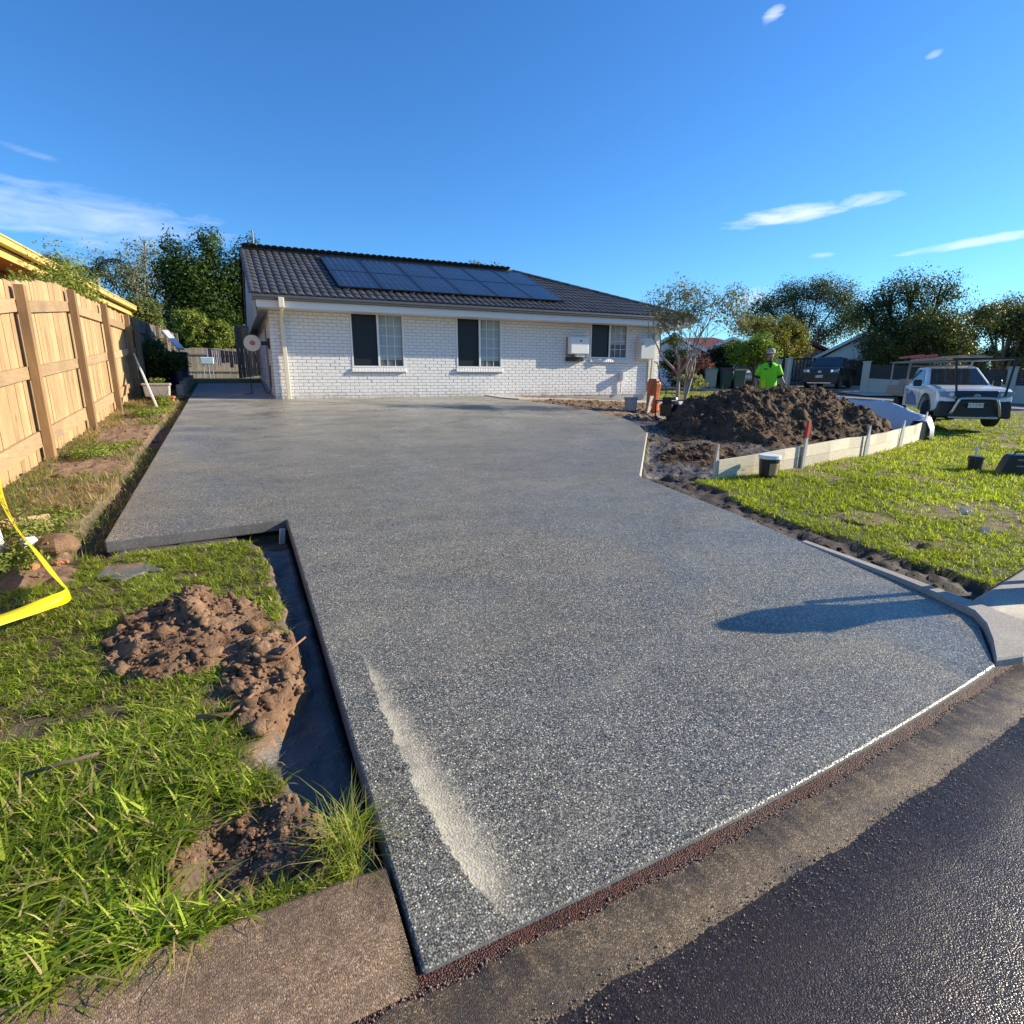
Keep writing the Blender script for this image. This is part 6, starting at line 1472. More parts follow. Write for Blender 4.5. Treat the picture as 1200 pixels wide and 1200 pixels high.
def greenhouse(xb0, xb1, xt0, xt1, zb, zt, wb, wt):   # front/back at belt, front/back at roof
    v = [(xb0, -wb, zb), (xb0, wb, zb), (xb1, wb, zb), (xb1, -wb, zb), (xt0, -wt, zt - .03), (xt0, wt, zt - .03), (xt1, wt, zt - .03), (xt1, -wt, zt - .03), (xt0 - .08, -wt * .8, zt), (xt0 - .08, wt * .8, zt), (xt1 + .08, wt * .8, zt), (xt1 + .08, -wt * .8, zt)]
    f = [(0, 1, 5, 4), (1, 2, 6, 5), (2, 3, 7, 6), (3, 0, 4, 7), (4, 5, 9, 8), (5, 6, 10, 9), (6, 7, 11, 10), (7, 4, 8, 11), (8, 9, 10, 11)]
    return MB().add(v, f), [Vector(p) for p in v]
def glass_quad(a, b, c, d, u0, u1, v0, v1, off=0.008):   # inset on face a(bl) b(br) c(tr) d(tl)
    P = lambda u, v: a.lerp(b, u).lerp(d.lerp(c, u), v); n_ = (b - a).cross(d - a).normalized() * off
    q = [P(u0, v0), P(u1, v0), P(u1 - (u1 - u0) * .02, v1), P(u0 + (u1 - u0) * .02, v1)]
    return MB().add([p + n_ for p in q] + [p - n_ * 0.2 for p in q], [(0, 1, 2, 3), (0, 4, 5, 1), (1, 5, 6, 2), (2, 6, 7, 3), (3, 7, 4, 0)])
def wheel(t, x, y, r_, s_, rimmat):
    w_ = part('wheel', MB().lathe([(r_ * .62, -.12), (r_ * .93, -.125), (r_, -.09), (r_, .09), (r_ * .93, .125), (r_ * .62, .12)], 26, (x, y, r_), 'y'), MAT['black_rubber'], t)
    rim = MB().lathe([(r_ * .05, .10 * s_), (r_ * .18, .105 * s_), (r_ * .55, .06 * s_), (r_ * .63, .115 * s_), (r_ * .64, .0)], 20, (x, y, r_), 'y')
    link('rim', rim.mesh('rim'), rimmat, w_)
    return w_
def ute(label, loc, rz, paint, tray=True, group=None, bar=True, L=0.0):
    t = thing('utility_truck', label, 'ute', loc, rz, group)
    AF, AR, RW = 1.62, -1.50, 0.385
    rear = -0.62 if tray else -2.55
    prof = [(2.48, .50), (2.60, .56), (2.62, .80), (2.58, 1.02), (2.42, 1.12), (1.9, 1.165), (1.22, 1.20), (rear, 1.18 if tray else 1.14), (rear, .52)]
    if not tray: prof += [(AR - .47, .50)] + arc(AR, RW + .05, .47, 180, 0)
    prof += [(AF - .47, .48)] + arc(AF, RW + .05, .47, 180, 0)
    part('body', body_shell(prof, .92, 1.9, 1.05), paint, t, bevel=0.02, seg=2)
    gh, v = greenhouse(1.28, -.58 if tray else -1.05, .50, -.50 if tray else -.80, 1.15, 1.76, .84, .66)
    cab = part('cab', gh, paint, t, bevel=0.06, seg=3)
    part('windscreen', glass_quad(v[1], v[0], v[4], v[5], .05, .95, .10, .93), MAT['car_glass'], t) if False else part('windscreen', glass_quad(v[0], v[1], v[5], v[4], .05, .95, .10, .93), MAT['car_glass'], t)
    for (a, b, c, d) in ((v[1], v[2], v[6], v[5]), (v[3], v[0], v[4], v[7])):
        rv_ = (a is v[3])
        spans = [(.06, .94)] if tray else [(.04, .50), (.54, .94)]
        for (u0, u1) in spans:
            if rv_: u0, u1 = 1 - u1, 1 - u0
            part('side_window', glass_quad(a, b, c, d, u0 + (.10 if not rv_ else 0), u1 - (.10 if rv_ else 0), .14, .90), MAT['car_glass'], t)
    part('rear_window', glass_quad(v[2], v[3], v[7], v[6], .1, .9, .2, .9), MAT['car_glass'], t)
    for s_ in (-1, 1):
        m_ = part('mirror', MB().box((1.02, s_ * 1.02, 1.26), (.12, .22, .20)), MAT['black_plastic'], t, bevel=0.03)
        part('door_handle', MB().box((-.25, s_ * .925, 1.02), (.16, .03, .035)), MAT['black_plastic'], t)
        part('door_seam', MB().box((.98, s_ * .9205, .80), (.012, .004, .66)).box((-.48, s_ * .9205, .80), (.012, .004, .62)), MAT['black_plastic'], t)
        part('headlight', MB().prism([(-.20, -.11), (.19, -.05), (.22, .08), (-.14, .09)], .12, -.05, lambda a_, b_, c_: (2.60 + c_ - .24 * max(0, (a_ * 1.0) + .12), s_ * (.66 + a_), .955 + b_)), MAT['lamp_glass'], t, bevel=0.01)
        part('fog_lamp', MB().lathe([(.0, .02), (.07, .02), (.08, -.03)], 14, (2.545, s_ * .74, .62), 'x'), MAT['black_plastic'], t)
        fl = MB(); ar = arc(AF, RW + .05, .475, 178, 2, 13); ar2 = arc(AF, RW + .05, .54, 178, 2, 13)
        fl.add([(x, s_ * .93, z) for x, z in ar] + [(x, s_ * .935, z) for x, z in ar2] + [(x, s_ * .80, z) for x, z in ar], [(k, k + 1, 14 + k, 13 + k) for k in range(12)] + [(k, k + 1, 27 + k, 26 + k) for k in range(12)])
        part('wheel_arch', fl, MAT['black_plastic'], t)
        wheel(t, AF, s_ * .78, RW, s_, MAT['steel']); wheel(t, AR, s_ * .78, RW, s_, MAT['steel'])
    gr = part('grille', MB().prism([(-.48, -.24), (.48, -.24), (.50, .13), (-.50, .13)], .06, 0, lambda a_, b_, c_: (2.615 + c_ - .12 * (b_ + .16), a_, .93 + b_)), MAT['black_plastic'], t, bevel=0.01)
    for k in range(3): link('bar', MB().box((2.682 - .012 * k, 0, .82 + k * .075), (.012, .88, .018)).mesh('bar'), MAT['dark_slat'], gr)
    em = MB()
    for (ry_, rz_, oz) in ((.085, .055, 0), (.030, .052, 0), (.062, .022, .022)):
        em.tube([(2.688, ry_ * math.cos(a), .905 + oz + rz_ * math.sin(a)) for a in np.linspace(0, 6.283, 22)], .007, 5)
    link('emblem', em.mesh('emblem'), MAT['steel'], gr)
    part('bumper', MB().box((2.49, 0, .53), (.28, 1.78, .48), None, .97), MAT['black_plastic'], t, bevel=0.05, seg=2)
    part('skid_plate', MB().box((2.60, 0, .315), (.10, 1.2, .07)), MAT['steel'], t, bevel=.02)
    for s_ in (-1, 1): part('lamp_reflector', MB().lathe([(.0, .012), (.055, .012), (.06, -.02)], 14, (2.655, s_ * .60, .955), 'x'), MAT['lamp'], t)
    pt = part('number_plate', MB().box((2.70, .0, .66), (.012, .37, .13)), MAT['plate'], t)
    tm_ = text_mesh('017·EW3', 0.105, 0.001); tm_.transform(Matrix.Translation((2.708, 0, .66)) @ Matrix.Rotation(R(90), 4, 'Z') @ Matrix.Rotation(R(90), 4, 'X'))
    link('plate_text', tm_, MAT['black_plastic'], pt)
    part('underbody_light_block', MB().box((1.5, 0, .42), (1.9, 1.1, .16)), MAT['black_plastic'], t)  # black box added under the engine bay to block light
    part('wiper', MB().bar((1.24, .5, 1.235), (1.05, -.1, 1.33), .015, .012), MAT['black_plastic'], t); part('wiper', MB().bar((1.25, -.1, 1.235), (1.06, -.6, 1.33), .015, .012), MAT['black_plastic'], t)
    part('seats', MB().box((-.2, .36, 1.3), (.12, .42, .5)).box((-.2, -.36, 1.3), (.12, .42, .5)), MAT['dark_slat'], t)
    if bar:
        part('bull_bar', MB().tube([tuple(p) for p in catm([(2.62, -.62, .36), (2.74, -.56, .46), (2.80, -.46, .76), (2.79, -.36, .85), (2.79, .36, .85), (2.80, .46, .76), (2.74, .56, .46), (2.62, .62, .36)], 5)], .038, 10), MAT['steel'], t, smooth=True)
    if tray:
        tm2 = MAT['grey_metal']
        part('tray', MB().box((-1.75, 0, .84), (2.15, 1.84, .09)), tm2, t, bevel=0.01)
        for s_ in (-1, 1): part('side_board', MB().box((-1.75, s_ * .91, 1.02), (2.12, .035, .26)), tm2, t)
        part('tail_board', MB().box((-2.81, 0, 1.02), (.035, 1.80, .26)), tm2, t)
        part('headboard', MB().tube([(-.76, -.85, .88), (-.76, -.85, 1.80), (-.76, .85, 1.80), (-.76, .85, .88)], .03, 8).tube([(-.76, -.5, .88), (-.76, -.5, 1.8)], .02, 6).tube([(-.76, .5, .88), (-.76, .5, 1.8)], .02, 6), tm2, t)
        part('chassis', MB().box((-1.2, 0, .62), (3.0, .8, .16)), MAT['black_plastic'], t)
        for s_ in (-1, 1): part('mudguard', MB().box((AR, s_ * .80, .80), (.9, .26, .03)), MAT['black_plastic'], t)
        rk = part('ladder_rack', MB().tube([(-2.7, -.85, 1.95), (2.55, -.85, 1.93)], .028, 6).tube([(-2.7, .85, 1.95), (2.55, .85, 1.93)], .028, 6).tube([(-2.7, -.95, 1.95), (-2.7, .95, 1.95)], .028, 6)
              .tube([(-.7, -.9, 1.95), (-.7, .9, 1.95)], .028, 6).tube([(-2.7, -.85, .9), (-2.7, -.85, 1.95)], .028, 6).tube([(-2.7, .85, .9), (-2.7, .85, 1.95)], .028, 6).tube([(-.9, .85, .9), (-.6, .85, 1.95)], .028, 6).tube([(-.9, -.85, .9), (-.6, -.85, 1.95)], .028, 6), tm2, t)
        part('rack_frame', MB().box((2.55, .44, 1.935), (.06, 2.25, .055)).bar((2.55, -.60, 1.92), (2.72, -.50, .90), .045, .045, (0, 1, 0)).bar((2.55, .78, 1.92), (2.72, .62, .90), .045, .045, (0, 1, 0)), MAT['black_plastic'], t)
        part('tool_box', MB().box((-1.25, -.45, 1.13), (.9, .8, .48)), MAT['grey_metal'], t, bevel=0.02); part('tool_box', MB().box((-2.0, .35, 1.06), (.9, .9, .36)), MAT['dark_slat'], t, bevel=0.02)
        part('decal', MB().prism([(-.42, -.30), (.78, -.30), (.55, .0), (.1, .16), (-.2, .04), (-.42, .1)], .004, 0, lambda a_, b_, c_: (a_ + .1, -.9215 - c_, .86 + b_)), simple('blue_decal', (0.05, 0.16, 0.42), 0.3), t)
    else:
        part('tub_liner', MB().box((-1.80, 0, 1.12), (1.40, 1.6, .06)), MAT['black_plastic'], t)
    return t
white = car_paint('white_car_paint', (0.84, 0.84, 0.82)); dark = car_paint('dark_blue_car_paint', (0.012, 0.016, 0.026))
UX, UY = 20.7, 10.95
ut = ute('white work ute with ladder rack and steel nudge bar on the lawn', (UX, UY, g2(UX, UY) + 0.0), R(225), white)
# load on the rack
t = thing('plank_bundle', 'bundle of weathered planks carried on the ute ladder rack', 'planks', (UX, UY, g2(UX, UY) + 1.985), R(225))
for k in range(5): part('plank', MB().box((-.2 + random.uniform(-.3, .3), -.45 + k * .22, .025 + .03 * (k % 2)), (4.0, .19, .04), (0, 0, random.uniform(-.02, .02))), MAT['tan_wood'], t)
t = thing('red_ladder', 'red framed ladder tied on the ute rack', 'ladder', (UX, UY, g2(UX, UY) + 2.06), R(225))
for s_ in (-.18, .18): part('stile', MB().box((-.9, -.62 + s_, .05), (2.6, .03, .07)), simple('faded_red', (0.45, 0.09, 0.08), 0.5), t)
for k in range(8): part('rung', MB().tube([(-2.0 + k * .3, -.80, .05), (-2.0 + k * .3, -.44, .05)], .014, 6), MAT['grey_metal'], t)
ute('dark blue utility truck parked in the driveway across the street', (31.6, 22.9, g2(31.6, 22.9)), R(205), dark, tray=False, bar=False)
# small white car behind the bins
def hatch(label, loc, rz, paint):
    t = thing('parked_car', label, 'car', loc, rz); RW = .31
    prof = [(1.95, .42), (2.05, .5), (2.05, .68), (1.9, .80), (1.0, .95), (-1.9, .98), (-2.0, .6), (-1.95, .4), (-1.62, .38)] + arc(-1.2, RW + .04, .38, 180, 0) + [(.87, .36)] + arc(1.25, RW + .04, .38, 180, 0)
    part('body', body_shell(prof, .86, 1.3, .85), paint, t, bevel=0.02)
    gh, v = greenhouse(1.05, -1.85, .25, -1.35, .94, 1.45, .80, .60); part('cab', gh, paint, t, bevel=0.02)
    part('windscreen', glass_quad(v[0], v[1], v[5], v[4], .05, .95, .08, .93), MAT['car_glass'], t); part('rear_window', glass_quad(v[2], v[3], v[7], v[6], .08, .92, .2, .9), MAT['car_glass'], t)
    for (a, b, c, d, r_) in ((v[1], v[2], v[6], v[5], 0), (v[3], v[0], v[4], v[7], 1)):
        for (u0, u1) in ((.16, .50), (.54, .88)):
            part('side_window', glass_quad(a, b, c, d, u0, u1, .12, .9), MAT['car_glass'], t)
    for s_ in (-1, 1):
        wheel(t, 1.25, s_ * .74, RW, s_, MAT['steel']); wheel(t, -1.2, s_ * .74, RW, s_, MAT['steel'])
        part('headlight', MB().box((1.98, s_ * .62, .72), (.12, .30, .13)), MAT['lamp'], t, bevel=.02); part('tail_light', MB().box((-1.96, s_ * .66, .82), (.08, .22, .18)), MAT['red_paint'], t)
    return t
hatch('small white car parked beside the wheelie bins', (26.3, 24.2, g2(26.3, 24.2) - .02), R(222), white)

# ------------------------------------------------------------------ wheelie bins
def wheelie(label, loc, rz, lidcol, bodycol):
    t = thing('wheelie_bin', label, 'bin', loc, rz, 'wheelie bins by the street')
    part('body', MB().box((0, 0, .52), (.50, .58, .92), None, 1.14), simple('bin_plastic', bodycol, .5, var=.08), t, bevel=.03)
    ld = part('lid', MB().box((0, -.02, 1.03), (.62, .74, .07), (R(3), 0, 0), .94), simple('bin_lid', lidcol, .45, var=.08), t, bevel=.02)
    part('rim', MB().box((0, 0, .965), (.62, .70, .05)), simple('bin_rim', bodycol, .5), t)
    part('handle', MB().tube([(-.22, .38, 1.0), (.22, .38, 1.0)], .018, 6), MAT['black_plastic'], t)
    for s_ in (-1, 1): part('wheel', MB().lathe([(.02, -.025), (.10, -.025), (.10, .025), (.02, .025)], 14, (s_ * .27, .26, .10), 'x'), MAT['black_rubber'], t)
GR = (0.05, 0.085, 0.05)
wheelie('wheelie bin with green lid and pale sunlit body', (22.9, 23.45, g2(22.9, 23.45)), R(-38), (0.05, 0.20, 0.09), (0.28, 0.30, 0.24))  # pale body colour stands in for sun on green plastic
wheelie('wheelie bin with dark red lid between two others', (24.0, 23.45, g2(24.0, 23.45)), R(-36), (0.18, 0.015, 0.02), GR)
wheelie('wheelie bin with yellow lid nearest the worker', (24.25, 22.75, g2(24.25, 22.75)), R(-42), (0.60, 0.47, 0.16), GR)

# ------------------------------------------------------------------ street wall across the road
def bgw(name, label, A, B, H=1.5, slats=7, npil=3):
    A, B = np.array(A), np.array(B); L = np.linalg.norm(B - A); ang_ = math.atan2(B[1] - A[1], B[0] - A[0]); z0 = g2(*A)
    t = thing(name, label, 'fence', (A[0], A[1], z0), ang_); dz = (g2(*B) - z0) / L
    for k in range(npil):
        x = L * k / (npil - 1); part('pillar', MB().box((x, 0, H / 2 + dz * x), (.36, .36, H + .2)).box((x, 0, H + .11 + dz * x), (.42, .42, .05)), MAT['cream_render'], t, bevel=.01)
    for k in range(npil - 1):
        x0, x1 = L * k / (npil - 1) + .18, L * (k + 1) / (npil - 1) - .18
        part('low_wall', MB().bar((x0, 0, .30 + dz * x0), (x1, 0, .30 + dz * x1), .20, .86), MAT['cream_render'], t)
        for s_ in range(slats):
            z = .80 + s_ * .105; part('slat', MB().bar((x0, 0, z + dz * x0), (x1, 0, z + dz * x1), .02, .092), MAT['dark_slat'], t)
    return t
bgw('slat_fence', 'cream walled fence with dark slats across the street', (31.2, 20.5), (38.4, 10.4), npil=3)
bgw('slat_fence', 'dark slatted fence section left of the parked dark ute', (26.6, 26.9), (28.9, 23.6), npil=2)
t = thing('gate_post', 'white gate post beside the parked dark ute', 'post', (28.4, 23.9, g2(28.4, 23.9)), R(-50)); part('post', MB().box((0, 0, .75), (.4, .4, 1.5)).box((0, 0, 1.53), (.46, .46, .06)), MAT['cream_render'], t, bevel=.01)
struct('driveway_apron', MB().prism([(-2.2, -3.6), (1.2, -4.4), (5.0, 1.5), (1.5, 4.0)], .06, 0, lambda u, v, w: (u + 31.5, v + 22.8, w + g2(31.5 + u, 22.8 + v) - .05)), MAT['footpath'])
bp = thing('lattice_fence', 'dark open picket fence before the stone gabled house', 'fence', (33.0, 27.6, g2(33, 27.6)), R(-53))
for k in range(26): part('picket', MB().box((-2.6 + k * .2, 0, 1.0), (.07, .03, 1.6)), MAT['dark_slat'], bp)
for zz in (.35, 1.7): part('rail', MB().box((0, .03, zz), (5.3, .04, .08)), MAT['dark_slat'], bp)

# ------------------------------------------------------------------ neighbouring houses
def bg_house(name, label, loc, rz, w, d, h, rise, wallm, roofm, ridge='y', gable=None, over=.4, wins=(), door=None):
    t = thing(name, label, 'house', loc, rz)
    part('wall', MB().box((0, d / 2, h / 2 - .2), (w, d, h + .4)), wallm, t)
    a, b = w / 2 + over, over; mb = MB(); th = .10
    if ridge == 'y':
        for dz in (0.0,):
            v = [(-a, -b, h), (a, -b, h), (a, d + b, h), (-a, d + b, h), (0, -b, h + rise), (0, d + b, h + rise)]
            v2 = [(x, y, z - th) for x, y, z in v]
            mb.add(v + v2, [(0, 4, 5, 3), (1, 2, 5, 4), (6, 9, 11, 10), (7, 10, 11, 8), (0, 6, 10, 4), (4, 10, 7, 1), (3, 5, 11, 9), (5, 2, 8, 11), (0, 3, 9, 6), (1, 7, 8, 2)])
        part('roof', mb, roofm, t)
        gm = MB().add([(-w / 2, 0.0, h - th), (w / 2, 0.0, h - th), (0, 0.0, h + rise - th - .1), (-w / 2, .08, h - th), (w / 2, .08, h - th), (0, .08, h + rise - th - .1)], [(0, 1, 2), (5, 4, 3), (0, 3, 4, 1), (1, 4, 5, 2), (2, 5, 3, 0)])
        part('gable', gm, gable or wallm, t)
        for s_ in (-1, 1): part('barge_board', MB().bar((s_ * a, -b - .012, h - .04), (0, -b - .012, h + rise - .04), .03, .20, (0, 0, 1)), roofm if gable is None else MAT['white_paint'], t)
    else:
        r0 = -a + min(d / 2 + over, a * .8); v = [(-a, -b, h), (a, -b, h), (a, d + b, h), (-a, d + b, h), (r0, d / 2, h + rise), (-r0, d / 2, h + rise)]; v2 = [(x, y, z - th) for x, y, z in v[:4]]
        mb.add(v + v2, [(0, 1, 5, 4), (1, 2, 5), (2, 3, 4, 5), (3, 0, 4), (0, 6, 7, 1), (1, 7, 8, 2), (2, 8, 9, 3), (3, 9, 6, 0), (6, 9, 8, 7)]); part('roof', mb, roofm, t)
        part('fascia', MB().box((0, -b - .01, h - .06), (2 * a, .03, .18)), MAT['white_paint'], t)
    for (x, z, ww, hh) in wins:
        f_ = part('window', MB().box((x, -.02, z), (ww, .06, hh)), MAT['white_paint'], t); link('pane', MB().box((x, -.055, z), (ww - .12, .02, hh - .12)).mesh('pane'), MAT['car_glass'], f_)
    if door: part('door', MB().box((door[0], -.02, door[2] / 2), (door[1], .06, door[2])), door[3], t)
    return t
FC = R(-50)
bg_house('brick_cottage', 'white gabled house with red roof behind the young gum tree', (26.3, 30.4, 1.25), R(-42), 3.4, 8, 2.05, 1.0, MAT['white_paint'], MAT['red_roof'], 'y', MAT['white_paint'], .35, [(-.5, 1.2, 1.2, .5)])
bg_house('tiled_house', 'low house with long red tiled roof behind the dark hedge', (31.0, 33.0, 1.2), R(-42), 9, 8, 2.1, 1.35, MAT['orange_brick'], MAT['red_roof'], 'x', None, .5, [(-2, 1.2, 1.4, 1.0), (2, 1.2, 1.4, 1.0)])
bg_house('garden_shed', 'small white gable end among the red roofs', (30.6, 29.6, 1.2), R(-42), 2.4, 3, 2.35, .65, MAT['white_paint'], MAT['red_roof'], 'y', MAT['white_paint'], .25)
MAT['mottled'] = (lambda t: t.set(Base_Color=t.ramp(t.voro(t.coord(), 6.0, out='Distance'), [(0.1, (.16, .13, .10)), (.5, (.42, .37, .30))]), Roughness=.9))(NT('mottled_stone'))
bg_house('stone_house', 'red roofed house with mottled stone gable beyond the worker', (39.6, 31.2, 0.95), R(-52), 5.0, 9, 2.1, 1.35, MAT['mottled'], MAT['red_roof'], 'y', None, .5, [(-1, 1.2, 1.1, 1.0)])
sd_ = thing('satellite_dish', 'grey satellite dish on the red roof beyond the dark ute', 'dish', (40.2, 29.2, 2.95)); part('dish', MB().lathe([(.02, .0), (.3, .05), (.42, .14), (.40, .15), (.28, .07), (.0, .02)], 18, (0, 0, .35), 'y'), MAT['grey_metal'], sd_); part('mast', MB().tube([(0, .1, 0), (0, .1, .4)], .03, 6), MAT['grey_metal'], sd_)
gh_ = bg_house('cream_house', 'cream house with white sheeted gable over a dark carport', (39.2, 26.1, 0.9), R(-58), 5.6, 8, 1.95, 1.75, MAT['cream_render'], MAT['bark_brown'], 'y', MAT['white_paint'], .35, [], (0.6, 3.6, 1.85, MAT['dark_slat']))  # dark panel given as door stands in for the shaded carport opening
part('gable_batten', MB().box((.25, -.03, 2.7), (.07, .05, 1.5)), MAT['dark_slat'], gh_)
bg_house('brown_house', 'brown roofed house at the far right edge behind trees', (53, 20, 0.6), R(-65), 9, 8, 2.6, 1.6, MAT['orange_brick'], MAT['bark_brown'], 'x', None, .5, [(-2, 1.4, 1.4, 1.1), (2, 1.4, 1.4, 1.1)])
# neighbour beyond the pine fence: eave with yellow gutter and fascia
nh = thing('neighbour_house', 'house beyond the pine fence with yellow gutter and orange walls', 'house', (-3.6, 14.0, 1.0))
A3, B3 = Vector((-3.86, 8.0, 4.0)), Vector((-2.99, 25.4, 4.0)); dn = (B3 - A3).normalized(); nn = Vector((-dn.y, dn.x, 0))
q_ = lambda p: p
part('gutter', MB().bar(A3, B3, .13, .13), MAT['yellow_gutter'], nh, world=True, bevel=.01)
part('gutter_lip', MB().bar(A3 + Vector((.06, 0, .075)), B3 + Vector((.06, 0, .075)), .05, .03), MAT['yellow_gutter'], nh, world=True)
part('fascia', MB().bar(A3 + nn * .11 - Vector((0, 0, .16)), B3 + nn * .11 - Vector((0, 0, .16)), .03, .17), MAT['yellow_gutter'], nh, world=True)
part('soffit', MB().bar(A3 + nn * .42 - Vector((0, 0, .235)), B3 + nn * .42 - Vector((0, 0, .235)), .60, .012), MAT['orange_brick'], nh, world=True)
part('wall', MB().bar(A3 + nn * .80 - Vector((0, 0, 1.75)), B3 + nn * .80 - Vector((0, 0, 1.75)) - dn * .5, .16, 3.0), MAT['orange_brick'], nh, world=True)
part('roof', MB().add([A3 + nn * .06 + Vector((0, 0, .05)), B3 + nn * .06 + Vector((0, 0, .05)), B3 + nn * 4.5 + Vector((0, 0, .62)) - dn * 2.5, A3 + nn * 4.5 + Vector((0, 0, .62)), A3 + nn * .06, B3 + nn * .06, B3 + nn * 4.5 + Vector((0, 0, .5)) - dn * 2.5, A3 + nn * 4.5 + Vector((0, 0, .5))],
     [(0, 1, 2, 3), (7, 6, 5, 4), (0, 4, 5, 1), (1, 5, 6, 2), (2, 6, 7, 3), (3, 7, 4, 0)]), MAT['terracotta'], nh, world=True)
pv_ = A3.lerp(B3, .37) + nn * 1.2
part('vent_pipe', MB().tube([pv_, pv_ + Vector((0, 0, .75))], .05, 10), simple('red_pipe', (0.30, 0.05, 0.045), .5), nh, world=True)

# ------------------------------------------------------------------ the worker
PX_, PY_ = 11.92, 10.28
pz_ = max(gz(PX_, PY_), float(hfR(np.array([PX_]), np.array([PY_]))[0]))
rzp = math.atan2(-PY_, -PX_) + R(90) + R(8)          # faces the camera, turned slightly
person = thing('person', 'worker in lime green shirt, navy collar and tan cap behind the soil heap', 'person', (PX_, PY_, pz_), rzp)
def skin_obj(name, verts, edges, radii, mat, root=0, sub=2):
    me = bpy.data.meshes.new(name); me.from_pydata(verts, edges, []); o = link(name, me, mat, person)
    sk = o.modifiers.new('skin', 'SKIN'); sk.use_smooth_shade = True
    lay = me.skin_vertices[0] if me.skin_vertices else None
    if lay is None:
        bpy.context.view_layer.objects.active = o; bpy.ops.mesh.customdata_skin_add(); lay = me.skin_vertices[0]
    for i, r_ in enumerate(radii): lay.data[i].radius = r_ if isinstance(r_, tuple) else (r_, r_)
    for i in range(len(verts)): lay.data[i].use_root = (i == root)
    sb_ = o.modifiers.new('sub', 'SUBSURF'); sb_.levels = sub; sb_.render_levels = sub
    return o
MAT['skin'] = simple('tanned_skin', (0.34, 0.19, 0.125), .5, var=.08)
V_ = [(0, 0, .95), (0, .01, 1.15), (0, .0, 1.38), (0, -.005, 1.50), (0, -.01, 1.56), (0, -.02, 1.64), (0, -.02, 1.74)]
Rr = [(.15, .11), (.14, .105), (.16, .11), (.06, .06), (.055, .055), (.078, .095), (.07, .085)]
E_ = [(0, 1), (1, 2), (2, 3), (3, 4), (4, 5), (5, 6)]
def chain(start, pts, rs):
    p = start
    for q, r_ in zip(pts, rs): V_.append(q); Rr.append(r_); E_.append((p, len(V_) - 1)); p = len(V_) - 1
    return p
for s_ in (-1, 1):
    chain(0, [(s_ * .10, 0, .88), (s_ * .115, -.01, .50), (s_ * .12, .015, .10), (s_ * .125, -.10, .045), (s_ * .128, -.16, .035)], [.085, .058, .042, .035, .03])
    el_ = (s_ * .26, .02, 1.14) if s_ < 0 else (s_ * .28, -.02, 1.15); wr = (s_ * .24, -.10, .92) if s_ < 0 else (s_ * .33, -.22, 1.02)
    w_ = chain(2, [(s_ * .19, 0, 1.42), el_, wr], [.062, .043, .03])
    hp2 = (wr[0] - s_ * .0, wr[1] - .03, wr[2] - .06) if s_ < 0 else (wr[0], wr[1] - .06, wr[2] - .01)
    pm = chain(w_, [hp2], [(.036, .022)])
    dv = (Vector(hp2) - Vector(wr)).normalized()
    for k in range(4):
        o_ = Vector((0.0, (k - 1.5) * .019, 0)) if s_ < 0 else Vector(((k - 1.5) * .012, 0, (k - 1.5) * .016)); L_ = [.036, .042, .04, .032][k]
        a1 = Vector(hp2) + dv * .03 + o_; a2 = a1 + dv * L_; a3 = a2 + (dv * .6 + Vector((-s_ * .6, 0, 0))) * L_ * .7
        chain(pm, [tuple(a1), tuple(a2), tuple(a3)], [.010, .009, .008])
    chain(pm, [tuple(Vector(wr) + dv * .03 + Vector((-s_ * .03, -.01, 0))), tuple(Vector(wr) + dv * .06 + Vector((-s_ * .045, -.02, 0)))], [.011, .009])
skin_obj('body', V_, E_, Rr, MAT['skin'])
# clothes
MAT['hivis'] = simple('lime_fabric', (0.22, 0.72, 0.015), .8, var=.08, scale=14, bump=.25, bscale=12); MAT['yellow_fabric'] = simple('yellow_fabric', (0.72, 0.70, 0.03), .8, var=.08)
MAT['navy'] = simple('navy_fabric', (0.012, 0.014, 0.025), .85)
def shirt_part(name, rings, mat, n_=18):
    mb = MB(); vs = []; fs = []
    for (c, rx, ry) in rings:
        for k in range(n_): a = 2 * math.pi * k / n_; vs.append((c[0] + rx * math.cos(a), c[1] + ry * math.sin(a), c[2]))
    for i in range(len(rings) - 1):
        for k in range(n_): fs.append((i * n_ + k, i * n_ + (k + 1) % n_, (i + 1) * n_ + (k + 1) % n_, (i + 1) * n_ + k))
    return part(name, mb.add(vs, fs), mat, person, smooth=True)
shirt_part('shirt', [((0, 0, .84), .205, .15), ((0, 0, .95), .20, .145), ((0, .005, 1.10), .195, .14), ((0, 0, 1.25), .205, .145), ((0, 0, 1.38), .215, .14), ((0, 0, 1.45), .19, .12), ((0, 0, 1.50), .11, .09), ((0, 0, 1.515), .075, .075)], MAT['hivis'])
for s_ in (-1, 1):
    el_ = Vector((s_ * .26, .02, 1.14)) if s_ < 0 else Vector((s_ * .28, -.02, 1.15)); sh_ = Vector((s_ * .16, 0, 1.43))
    part('sleeve', MB().tube([sh_, sh_.lerp(el_, .4), sh_.lerp(el_, .78)], [.085, .082, .080], 14), MAT['hivis'], person, smooth=True)
    part('sleeve_band', MB().tube([sh_.lerp(el_, .76), sh_.lerp(el_, .92)], [.0815, .080], 14), MAT['navy'], person, smooth=True)
    part('trouser_leg', MB().tube([(s_ * .09, 0, .93), (s_ * .105, 0, .75), (s_ * .117, -.01, .50), (s_ * .122, .012, .10)], [.115, .105, .085, .075], 14), MAT['navy'], person, smooth=True)
    part('boot', MB().box((s_ * .125, -.06, .05), (.11, .29, .10), None, .85), MAT['bark_brown'], person, bevel=.025, seg=2)
part('collar', MB().lathe([(.082, 1.485), (.088, 1.53), (.075, 1.55), (.070, 1.50)], 16), MAT['navy'], person)
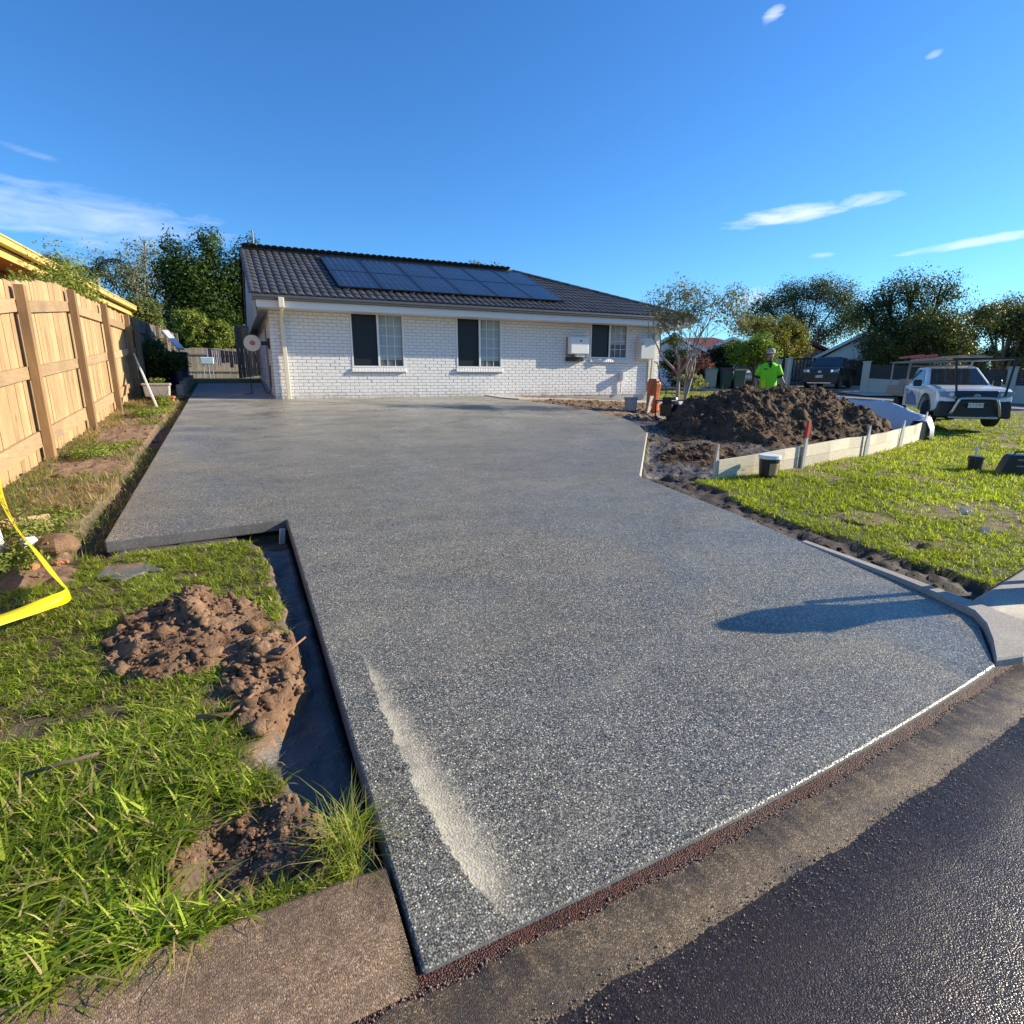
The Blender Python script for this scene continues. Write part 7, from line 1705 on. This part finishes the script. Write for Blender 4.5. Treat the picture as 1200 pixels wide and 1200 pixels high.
part('placket', MB().prism([(-.05, 1.50), (.05, 1.50), (.0, 1.36)], .012, 0, lambda u, v, w: (u, -.118 - w - (1.5 - v) * .10, v)), MAT['navy'], person)
part('chest_print', MB().box((-.10, -.147, 1.36), (.09, .008, .022), (R(-8), 0, 0)), MAT['navy'], person)
part('side_panel', MB().prism([(-.16, .88), (-.06, .88), (-.08, 1.14), (-.16, 1.10)], .006, 0, lambda u, v, w: (u, -.150 - w + .9 * (abs(u) - .06) ** 2 * 3, v)), MAT['yellow_fabric'], person)
hd = (0, -.02, 1.69)
part('cap', MB().lathe([(.098, 1.715), (.102, 1.74), (.092, 1.79), (.055, 1.825), (.0, 1.832)], 18, (0, -.015, 0)), simple('tan_cap', (0.36, 0.32, 0.26), .8), person, smooth=True)
part('cap_peak', MB().prism([(-.085, -.08), (-.07, -.17), (0, -.20), (.07, -.17), (.085, -.08)], .012, 1.718, lambda u, v, w: (u, v - .01, w - .10 * abs(v + .08))), MAT['soffit'], person)
part('nose', MB().add([(0, -.135, 1.66), (-.014, -.115, 1.645), (.014, -.115, 1.645), (0, -.11, 1.695)], [(0, 1, 2), (0, 3, 1), (0, 2, 3), (1, 3, 2)]), MAT['skin'], person, smooth=True)
for s_ in (-1, 1):
    part('ear', MB().box((s_ * .083, -.01, 1.665), (.016, .04, .06)), MAT['skin'], person, bevel=.008); part('eye', MB().box((s_ * .032, -.1125, 1.685), (.024, .008, .010)), MAT['navy'], person)
part('mouth', MB().box((0, -.1165, 1.615), (.045, .006, .008)), MAT['red_roof'], person)
part('hair', MB().lathe([(.088, 1.64), (.094, 1.67), (.096, 1.72), (.09, 1.73)], 16, (0, .012, 0)), MAT['bark_brown'], person, smooth=True)
# timber he steadies with his hand
c_, s2 = math.cos(rzp), math.sin(rzp); lx, ly = -.43 * -1, -.26
person.scale = (1.04, 1.04, 1.05)
wx, wy = PX_ + c_ * .36 - s2 * -.31, PY_ + s2 * .36 + c_ * -.31
t = thing('timber_length', 'pale timber length held upright by the worker', 'timber', (wx, wy, max(gz(wx, wy), float(hfR(np.array([wx]), np.array([wy]))[0]))), rzp)
part('length', MB().box((0, 0, .60), (.045, .035, 1.30), (0, R(3), 0)), MAT['form_wood'], t)
